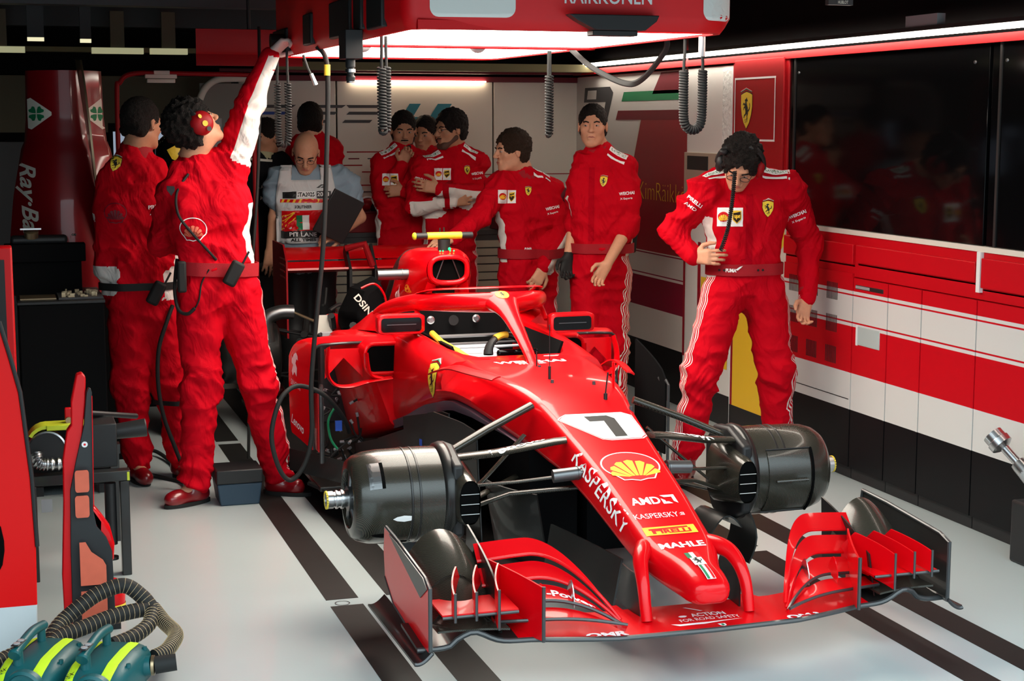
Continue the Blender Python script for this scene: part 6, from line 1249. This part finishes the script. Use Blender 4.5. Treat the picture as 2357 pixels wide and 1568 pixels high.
# upright nose-box skid with salmon pads
q = thing('upright_wing_panel', 'upright red and grey car panel with salmon pink pads standing on the floor', 'car panel', (.245, 5.50, 0))
R_ = [(.0, .895), (.012, .88), (.008, .80), (-.012, .63), (-.03, .50), (-.04, .40), (-.045, .03), (-.085, .02), (-.088, .20), (-.075, .45), (-.072, .60), (-.055, .70), (-.04, .72), (-.038, .80), (-.018, .89)]
MB().prism(R_, ((0, .0, 0), (1, 0, 0), (0, 0, 1)), -.05).build('red_fin', 'red_flat', q, bev=.004)
G_ = [(.026, .843), (.030, .83), (.020, .43), (.030, .37), (.060, .33), (.078, .28), (.082, .05), (.075, .01), (-.06, .01), (-.058, .30), (-.052, .50), (-.03, .60), (.0, .72), (.012, .83), (.018, .845)]
MB().prism(G_, ((0, -.012, 0), (1, 0, 0), (0, 0, 1)), -.025).build('grey_skid', mat('skid_grey', (.014, .015, .017), .5, var=.25, bscale=25), q, bev=.002)
MB().prism([(.020, .44), (.045, .40), (.070, .345), (.086, .28), (.086, .05), (.12, .05), (.1, .30), (.075, .40), (.045, .44)], ((0, .0, 0), (1, 0, 0), (0, 0, 1)), -.05).build('red_bulge', 'red', q, bev=.01) if 0 else MB().prism([(.020, .44), (.050, .40), (.075, .36), (.088, .30), (.083, .24), (.06, .24), (.0, .40)], ((0, .0, 0), (1, 0, 0), (0, 0, 1)), -.06).build('red_bulge', 'red', q, bev=.01)
for P in ([(p[0] * .046 - .014, p[1] * .075 + .535) for p in rrect(1, 1, .16)], [(p[0] * .046 - .016, p[1] * .075 + .448) for p in rrect(1, 1, .16)], [(-.030, .325), (-.010, .325), (.008, .29), (.045, .26), (.055, .24), (.055, .175), (-.030, .175)], [(-.030, .155), (.055, .155), (.055, .03), (-.030, .03)]): MB().prism(P, ((0, -.0385, 0), (1, 0, 0), (0, 0, 1)), .0035).build('salmon_pad', 'orange_red', q)
MB().lathe((.0, -.012, .655), (0, -1, 0), [(0, .010), (.004, .010)], 18).build('white_rivet', 'white', q); MB().lathe((.0, -.016, .655), (0, -1, 0), [(0, .004), (.001, .004)], 12).build('red_rivet_centre', 'red_flat', q)
MB().tube([(.029, -.02, .82), (.022, -.02, .44)], .0016, 6).build('red_piping', 'red_flat', q)
MB().box(-.06, .10, .0, .10, .0, .02).build('foot', 'black', q)
# low black trestle
q = thing('trestle', 'low black carbon trestle frame behind the upright panel', 'trestle', (.25, 6.2, 0))
MB().box(-.20, .19, -.03, .03, .37, .41).build('top_rail', 'carbon', q, bev=.003); MB().box(.15, .185, -.03, .03, 0, .37).build('leg', 'carbon', q, bev=.003); MB().box(-.19, -.155, -.03, .03, 0, .37).build('leg', 'carbon', q, bev=.003)
MB().box(-.20, .19, .5, .56, .37, .41).build('rear_rail', 'carbon', q); MB().box(.15, .185, .5, .56, 0, .37).build('leg', 'carbon', q); MB().box(-.19, -.155, .5, .56, 0, .37).build('leg', 'carbon', q)
MB().box(.178, .187, -.031, .0, .372, .405).build('lime_mark', 'lime', q)
MB().cyl((.115, .0, .12), (.115, .0, .36), .022).cyl((.115, 0, .12), (.115, 0, .075), .006).lathe((.115, 0, .06), (0, 0, 1), [(0, .024), (.012, .024)], 20).build('screw_foot', 'black', q)
MB().box(-.155, .15, -.01, .01, .12, .34).build('back_sheet', 'black_matt', q) if 0 else None
MB().box(-.14, -.10, -.034, -.03, .27, .32).build('pale_label', 'grey_plastic', q)
# lime brake cooler with corrugated pipe on the trestle
q = thing('cooling_duct', 'lime green curved cooling duct with ribbed metal pipe on the trestle', 'cooling duct', (.14, 6.25, .41))
MB().loft([[(-.075 + .075 * (1 - math.cos(t)) * 1.0, y, .11 + .075 * math.sin(t)) for t in [PI * k / 12 for k in range(2, 9)]] + [(-.075 + .062 * (1 - math.cos(t)) + .013, y, .11 + .062 * math.sin(t)) for t in [PI * k / 12 for k in range(8, 1, -1)]] for y in (-.05, .05)]).build('curved_cover', 'lime', q)
MB().box(.0, .16, -.055, .05, .165, .185).build('cover_flap', 'lime', q, bev=.003)
MB().lathe((-.0, -.04, .09), (0, 1, 0), [(0, .07), (.06, .07)], 32).build('drum', 'black', q); MB().lathe((-.0, -.045, .09), (0, 1, 0), [(0, .066), (.003, .072), (.006, .072)], 32, cap=False).build('drum_rim', 'steel', q)
rp_ = spl([(-.04, -.07, .08), (-.035, -.09, .055), (.0, -.09, .045), (.08, -.09, .045)], 16)
MB().tube(rp_, [.022 + .004 * math.cos(i * 1.6) for i in range(len(rp_))], 14).build('ribbed_pipe', 'steel', q)
MB().box(.07, .095, -.0, .02, .19, .24).build('red_lever', 'red_flat', q, bev=.004); MB().lathe((.083, .0, .195), (0, -1, 0), [(0, .012), (.02, .012)], 14).build('brass_clamp', 'bronze', q)
MB().tube([(.15, .1, .20), (.36, .3, .14)], .012, 8).cyl((.26, .1, .12), (.38, .1, .13), .030, .036).box(.13, .26, .0, .16, 0, .17).build('black_fitting', 'black', q, bev=.006)
# black cabinet, shelf block, engine cover
q = thing('black_cabinet', 'large black cabinet with bright small parts on its top, left of the mechanics', 'cabinet', (.27, 7.75, 0))
MB().box(-.2, .18, -.15, .45, .05, .90).build('cabinet_body', 'black_matt', q, bev=.006); MB().box(-.205, .185, -.155, .45, .90, .915).build('cabinet_top', 'black', q, bev=.003)
for x in (-.16, .13): MB().box(x, x + .04, -.12, -.08, 0, .05).build('foot', 'black', q)
tr = thing('parts_tray', 'shallow tray of small golden metal parts on the black cabinet', 'tray', (.35, 7.75, .9155)); MB().box(-.1, .1, -.1, .15, 0, .008).build('tray', 'dark_grey', tr)
random.seed(21); sp_ = MB()
for k in range(40): x, y = random.uniform(-.09, .09), random.uniform(-.09, .14); sp_.box(x, x + random.uniform(.005, .02), y, y + .012, .008, random.uniform(.012, .03))
tag(sp_.build('small_parts', 'bronze', tr), kind='stuff')
gb = thing('gold_sheet', 'flat golden sheet lying on the left side of the black cabinet', 'sheet', (.15, 7.72, .916)); MB().box(-.07, .09, -.05, .12, 0, .006).build('sheet', 'bronze', gb)
q = thing('equipment_box', 'black box with a chrome lever standing in front of the hanging engine cover', 'box', (.22, 7.95, 1.07))
MB().box(-.20, .17, -.05, .05, .0, .085).build('lower_tray', 'black_matt', q, bev=.004); MB().box(-.17, .09, -.04, .04, .085, .125).build('upper_block', 'black', q, bev=.015); MB().lathe((-.075, -.03, .12), (0, -.4, 1), [(0, .032), (.03, .034), (.035, .02)], 24).build('round_cap', 'bronze', q); MB().box(-.125, -.03, -.07, -.055, .155, .162).build('chrome_lever', 'steel', q)
for x in (.115, .125): MB().ell((x, -.02, .125), .006, 8, 6).build('chrome_ball', 'steel', q)
MB().box(-.18, .15, -.02, .02, -.155, .0).build('support', 'black_matt', q)
q = thing('engine_cover', 'dark red car engine cover stood on end, with white script lettering and clover triangles', 'engine cover', (.34, 8.45, 0))
def ecw(z): return np.interp(z, [.86, 1.1, 1.35, 1.6, 1.75, 1.97], [.27, .27, .245, .20, .185, .180])
secs = []
for k in range(30):
    z = .86 + 1.12 * k / 29; w = ecw(z) * (1.08 if z < 1.6 else 1.02); d = .20 * w / .25
    P = []
    for j in range(25):
        x = -1 + 2 * j / 24; y = -d * (1 - abs(x) ** 2.2) - .10 * math.exp(-((x - .18) / .10) ** 2) * 0; P.append((x * w, y, z))
    P += [(p[0] * .97, p[1] + .012, p[2]) for p in P[::-1]]; secs.append(P)
ec = MB().loft(secs).build('cover_shell', 'deep_red', q, smooth=60)
MB().prism([(-.15, 2.03), (-.13, 1.97), (-.10, .95), (-.30, 1.0), (-.20, 1.9)], ((.07, -.10, 0), (.12, 1, 0), (0, 0, 1)), .012).build('shark_fin', 'deep_red', q) if 0 else MB().loft([[(.055 + (2.0 - z) * .12, -.16, z), (.07 + (2.0 - z) * .12, -.16, z), (.085 + (2.0 - z) * .08, -.16 - f_, z), (.075 + (2.0 - z) * .08, -.16 - f_, z)] for z, f_ in ((2.03, .02), (1.93, .10), (1.7, .14), (1.4, .12), (1.1, .06), (.95, .02))]).build('shark_fin', 'bronze', q)
eb_ = bvh_of(ec)
for s, x in ((1, -.10), (-1, .115)):
    T_ = [(-.062, .075), (-.045, .082), (.055, .008), (.055, -.008), (-.045, -.082), (-.062, -.075)]
    decal('clover_triangle', [(off(poly(T_), 0, 0, .95, 0, s), 'cream'), (off(clover(.105), -.018 * s, 0), 'green_decal')], ((x - .02 * s, -.6, 1.768), (1, 0, 0), (0, 0, 1)), ec, eb_, L=.02, reach=1.0)
decal('script_lettering', [(merge(txtw('Ray·Ban', .40, .10, .02, .35)), 'cream')], ((-.20, -.6, 1.33), (0.02, 0, -1), (1, 0, 0.02)), ec, eb_, L=.02, reach=1.0)
MB().box(-.25, .25, -.08, .02, .0, .86).build('stand', 'black_matt', q)
# red tube frame with clamp
q = thing('tube_frame', 'dark red rounded tube frame with a beige clamp behind the two mechanics', 'frame', (.675, 9.55, 0))
MB().tube(spl([(0, 0, 0), (0, 0, 1.0), (0, 0, 1.85), (.02, 0, 1.95), (.09, 0, 2.0), (.3, 0, 2.005), (.78, 0, 2.0)], 8), .014, 12).build('tube', 'dark_red', q); MB().cyl((.78, 0, 2.0), (.78, 0, 0), .014).build('upright', 'dark_red', q)
MB().box(.16, .34, -.02, .02, 1.975, 1.998).box(.21, .30, -.02, .02, 1.998, 2.02).box(.17, .33, -.02, .02, 1.95, 1.972).build('clamp', 'cream', q, bev=.003)
q = thing('rounded_cabinet', 'pale rounded arch frame with dim grey panel behind the raised arm', 'cabinet', (1.44, 10.4, 0))
MB().tube(spl([(-.20, 0, 0), (-.20, 0, 1.2), (-.20, 0, 1.75), (-.18, 0, 1.9), (-.10, 0, 1.985), (.02, 0, 2.0), (.2, 0, 2.0)], 8), .022, 12).build('arch_tube', 'cream', q); MB().box(-.19, .2, .02, .05, .0, 1.97).build('panel', mat('panel_grey', (.20, .19, .17), .6), q); MB().box(-.17, -.06, .0, .02, .9, 1.75).build('pale_stripe', 'grey_plastic', q)
MB().box(-.02, .19, .0, .02, 1.45, 1.72).build('screen', 'screen_glow', q)
q = thing('monitor_rack', 'rack with glowing small screens behind the two mechanics', 'rack', (.95, 9.9, 0))
MB().box(-.3, .2, 0, .1, 0, 1.72).build('rack_body', 'black_matt', q)
for x, z, w, h in ((-.28, 1.45, .1, .22), (.04, 1.36, .14, .24), (-.06, 1.62, .12, .07)): MB().box(x, x + w, -.005, 0, z, z + h).build('screen', 'screen_glow', q)
q = thing('helmet', 'black helmet with a yellow shield marking between the two mechanics', 'helmet', (.93, 9.0, 1.50))
hm = MB().ell((0, 0, .06), (.10, .12, .11), 24, 16).build('helmet_shell', 'black_gloss', q); decal('shield_mark', [(off(poly([(-.5, .5), (.5, .5), (.5, 0), (0, -.7), (-.5, 0)]), 0, .0, .11, .5), 'yellow'), (poly([(.018 * math.cos(k), .018 * math.sin(k)) for k in range(6)]), 'black')], ((-.01, -.3, .055), (1, -.2, 0), (0, 0, 1)), hm, bvh_of(hm), L=.02)
MB().box(-.10, .10, -.1, .1, -1.5, -.048).build('helmet_stand', 'black_matt', q)
# red fascia near the ceiling
q = thing('red_fascia', 'dark red folded metal fascia hanging below the ceiling at the upper left', 'fascia', (1.3, 8.62, 2.02))
MB().prism([(0, 0), (0, .012), (.01, .06), (.0, .075), (.0, .19), (.01, .19), (.012, .0)], ((-.28, 0, 0), (0, 1, 0), (0, 0, 1)), .56).build('fascia_sheet', 'dark_red', q); MB().cyl((-.0, .02, .19), (0, .02, .98), .01).build('hanger', 'black', q)
for i, (x, z, w) in enumerate(((.24, 2.185, .09), (.51, 2.18, .06))):
    q = thing('spot_lamp', ['small pale ceiling lamp high above the engine cover', 'tiny pale ceiling lamp right of the first one at the upper left'][i], 'lamp', (x, 9.5, z)); MB().box(-w / 2, w / 2, -.02, .02, -.01, .01).build('lamp_face', mat('lamp_small', (.7, .7, .5), .5, emit=(1, .95, .6), es=.7) if i == 0 else 'lamp_small', q); MB().box(-w / 2, w / 2, -.025, .025, .01, .25).build('housing', 'black', q)
# tool chests along the back wall
for i, x0 in enumerate((1.95, 2.50, 3.05)):
    q = thing('tool_chest', ['pale tool chest behind the bald official', 'pale tool chest behind the person with crossed arms', 'pale tool chest with many narrow drawers behind the leaning person'][i], 'tool chest', (x0 + .27, 10.62, 0))
    MB().box(-.27, .27, -.17, .17, .04, .97).build('chest_body', 'dark_grey', q, bev=.004); MB().box(-.275, .275, -.18, .175, .97, 1.0).build('chest_top', 'dark_grey', q)
    zz = .93; hs = [.055] * 6 + [.085] * 5
    for hgt in hs:
        d = MB().box(-.255, .255, -.186, -.17, zz - hgt + .008, zz).build('drawer', 'tan_drawer' if 'tan_drawer' in M else mat('tan_drawer', (.40, .36, .28), .5), q, bev=.003); MB().lathe((.14, -.186, zz - hgt / 2), (0, -1, 0), [(0, .008), (.006, .007)], 10).build('lock', 'black', d); zz -= hgt
    for a in (-.22, .22): MB().cyl((a, 0, 0), (a, 0, .04), .02).build('castor', 'black', q)
def headset(label, x, y, z, m, sc_=1.):
    q = thing('ear_defenders', label, 'ear defenders', (x, y, z))
    MB().ell((0, 0, .055 * sc_), (.075 * sc_, .07 * sc_, .055 * sc_), 20, 14).build('shell', m, q); MB().tube([(.078 * sc_ * math.cos(t), -.02, .055 * sc_ + .06 * sc_ * math.sin(t)) for t in [k * PI / 12 for k in range(13)]], .006, 8).build('white_line', 'white_decal', q); MB().ell((.05 * sc_, -.05 * sc_, .03 * sc_), (.03, .03, .035)).build('ear_cup', 'black', q)
q = thing('equipment_box', 'long dark red box on the counter left of the bearded person', 'box', (2.28, 10.55, 1.0)); MB().box(-.24, .16, -.12, .12, .0, .13).build('box_body', 'deep_red', q, bev=.006); MB().box(-.24, .16, -.125, .12, .13, .14).build('lid', 'maroon', q)
headset('red ear defenders lying on the long box beside the bearded person', 2.34, 10.5, 1.14, 'dark_red', .8)
q = thing('equipment_box', 'dark box on the counter behind the leaning person', 'box', (3.36, 10.5, 1.0)); MB().box(-.14, .14, -.1, .1, 0, .19).build('box_body', 'maroon', q, bev=.006)
headset('red ear defenders stacked behind the shoulder of the leaning person', 3.28, 10.45, 1.19, 'dark_red')
q = thing('equipment_box', 'wine red box on the counter between the leaning and the standing person', 'box', (3.68, 10.5, 1.0)); MB().box(-.12, .16, -.1, .1, 0, .15).build('box_body', 'maroon', q, bev=.006)
headset('purple red ear defenders with a silver knob left of the standing person', 3.67, 10.45, 1.15, 'maroon', 1.25)
# bin with tray on the floor
q = thing('storage_bin', 'small blue grey plastic bin with a black lid on the floor between the feet', 'bin', (.995, 7.27, 0))
MB().loft([[(a * w, b * .09, z) for a, b in ((-1, -1), (1, -1), (1, 1), (-1, 1))] for z, w in ((0, .088), (.10, .102))]).build('bin_body', 'bin_blue', q, bev=.006); MB().box(-.105, .105, -.095, .095, .10, .165).build('lid', 'black', q, bev=.006)
# cables
def cable(label, P, r, m='rubber', tagat=None):
    q = thing('cable', label, 'cable', (P[0][0], P[0][1], 0)); o = Vector(q.location); pts = [Vector(p) - o for p in spl(P, 10)]
    MB().tube(pts, r, 10).build('cable_sheath', m, q, smooth=60)
    if tagat: a, b_ = [Vector(t) - o for t in tagat]; MB().cyl(a, b_, r * 1.25).build('yellow_tag', 'yellow', q)
    return q
cable('long black cable with a yellow tag hanging from the gantry and looping beside the car', [(1.30, 6.75, 2.04), (1.335, 6.72, 1.95), (1.325, 6.72, 1.55), (1.305, 6.72, 1.2), (1.275, 6.72, .93), (1.245, 6.72, .62), (1.243, 6.72, .40), (1.21, 6.72, .27), (1.15, 6.72, .205), (1.10, 6.72, .26), (1.072, 6.73, .40), (1.11, 6.75, .54), (1.17, 6.78, .595), (1.24, 6.82, .59), (1.33, 6.85, .54), (1.43, 6.95, .42), (1.47, 7.02, .34)], .0105, tagat=((1.3345, 6.72, 1.965), (1.334, 6.72, 1.92)))
cable('thin dark cable hanging straight down behind the raised arm', [(1.285, 8.2, 2.2), (1.265, 8.1, 1.80), (1.245, 8.1, 1.4), (1.215, 8.1, 1.05), (1.19, 8.1, .6), (1.17, 8.1, .02)], .008)
cable('black hose looping on the floor between the legs of the two mechanics', [(.775, 7.75, .86), (.74, 7.72, .78), (.70, 7.70, .66), (.69, 7.68, .50), (.71, 7.66, .34), (.76, 7.62, .18), (.80, 7.58, .05), (.78, 7.72, .012), (.69, 7.85, .012), (.63, 7.9, .03), (.64, 8.2, .05), (.72, 8.4, .03), (.78, 8.2, .015), (.80, 7.9, .012)], .010)
cable('thin black cable lying on the floor behind the blue grey bin', [(.80, 7.60, .01), (.88, 7.9, .01), (.99, 8.05, .01), (1.10, 7.95, .01), (1.17, 7.75, .01)], .006)
q = thing('air_line_coupling', 'chrome air line coupling hanging on a short lead below the gantry', 'coupling', (1.262, 6.9, 0)) if 0 else thing('air_line_coupling', 'chrome air line coupling hanging on a short lead below the gantry', 'coupling', (1.35, 7.35, 0))
MB().tube([(0, 0, 2.03), (.02, 0, 1.97), (.035, 0, 1.94)], .006, 8).build('lead', 'rubber', q); MB().cyl((.035, 0, 1.945), (.055, 0, 1.895), .009, .012).build('coupling', 'steel', q)
# red canister
q = thing('canister', 'small shiny red canister with a yellow mark beside the ribbed hoses', 'canister', (.345, 5.56, 0)) if 0 else thing('canister', 'small shiny red canister with a yellow mark beside the ribbed hoses', 'canister', (.325, 5.72, 0))
MB().lathe((0, 0, 0), (0, 0, 1), [(0, .045), (.01, .05), (.06, .052), (.09, .046), (.115, .03), (.12, .015)], 28).build('shell', 'red', q, smooth=60); MB().lathe((0, 0, .02), (0, 0, 1), [(0, .0525), (.012, .053)], 28, cap=False).build('yellow_mark', 'yellow', q)
# wheel gun at the right
q = thing('wheel_gun', 'chrome wheel nut gun with ribbed socket resting in a black holder at the right edge', 'wheel gun', (3.80, 5.32, 0))
a = Vector((-.045, .08, .47)); d = Vector((.10, -.20, -.19)).normalized()
sk = MB().lathe(tuple(a - d * .035), tuple(d), [(.006, .036), (0, .041), (.03, .041), (.034, .047), (.06, .046), (.07, .030), (.075, .018), (.15, .018), (.15, .03), (.17, .033), (.25, .036)], 30).build('socket_head', 'steel', q, smooth=40)
MB().lathe(tuple(a - d * .036), tuple(d), [(0, .034), (.02, .030)], 24).build('socket_bore', 'dark_grey', q)
g = MB()
for k in range(8):
    t = k * PI / 4; e1 = d.orthogonal().normalized(); e2_ = d.cross(e1); c = a - d * .034 + (e1 * math.cos(t) + e2_ * math.sin(t)) * .036; g.cyl(c, c + d * .03, .006, n=8)
g.build('socket_lugs', 'steel', sk)
MB().lathe(tuple(a + d * .115), tuple(d), [(0, .026), (.01, .031), (.07, .036), (.2, .045), (.3, .045)], 28).build('gun_body', 'grey_plastic', q, smooth=50)
MB().box(-.02, .085, -.75, -.03, .03, .60).build('holder_back', 'black', q, bev=.004) if 0 else MB().box(.06, .085, -.75, .0, .03, .61).build('holder_back', 'black_gloss', q, bev=.003)
MB().box(-.03, .06, -.6, .0, .0, .25).build('holder_box', 'black', q, bev=.01)
# clock sign under the ceiling
q = thing('ceiling_sign', 'small dim sign board with white lettering under the ceiling at the upper right', 'sign', (4.0, 7.0, 2.27) if 0 else (3.55, 6.4, 2.235))
MB().box(-.06, .06, -.01, .02, 0, .05).build('sign_board', 'dark_grey', q); decal('sign_lettering', [(txtw('HUBLOT', .05, .014, .03), 'cream')], ((0.01, -.011, .012), (1, 0, 0), (0, 0, 1)), q); MB().cyl((0, 0, .05), (0, 0, .76), .008).build('rod', 'black', q)

# ======================= GROUPS =======================
GR = dict(person='people in the garage', coiled_hose='coiled air hoses under the lamp gantry', wall_cabinet='red and white wall cabinets', drawer_unit='red drawer fronts', glass_wall_panel='black glass wall panels', ceiling_lamp='pale ceiling lamp bars', spot_lamp='small ceiling lamps', ducting_hose='ribbed duct hoses', blower='green electric blowers', tool_chest='tool chests along the back wall', ear_defenders='red ear defenders on the counter', cable='black cables', car_stand='stands under the car', equipment_box='boxes of equipment')
for o in bpy.data.objects:
    if o.parent is None and 'label' in o and 'group' not in o:
        k = o.name.split('.')[0]
        if k in GR: o['group'] = GR[k]
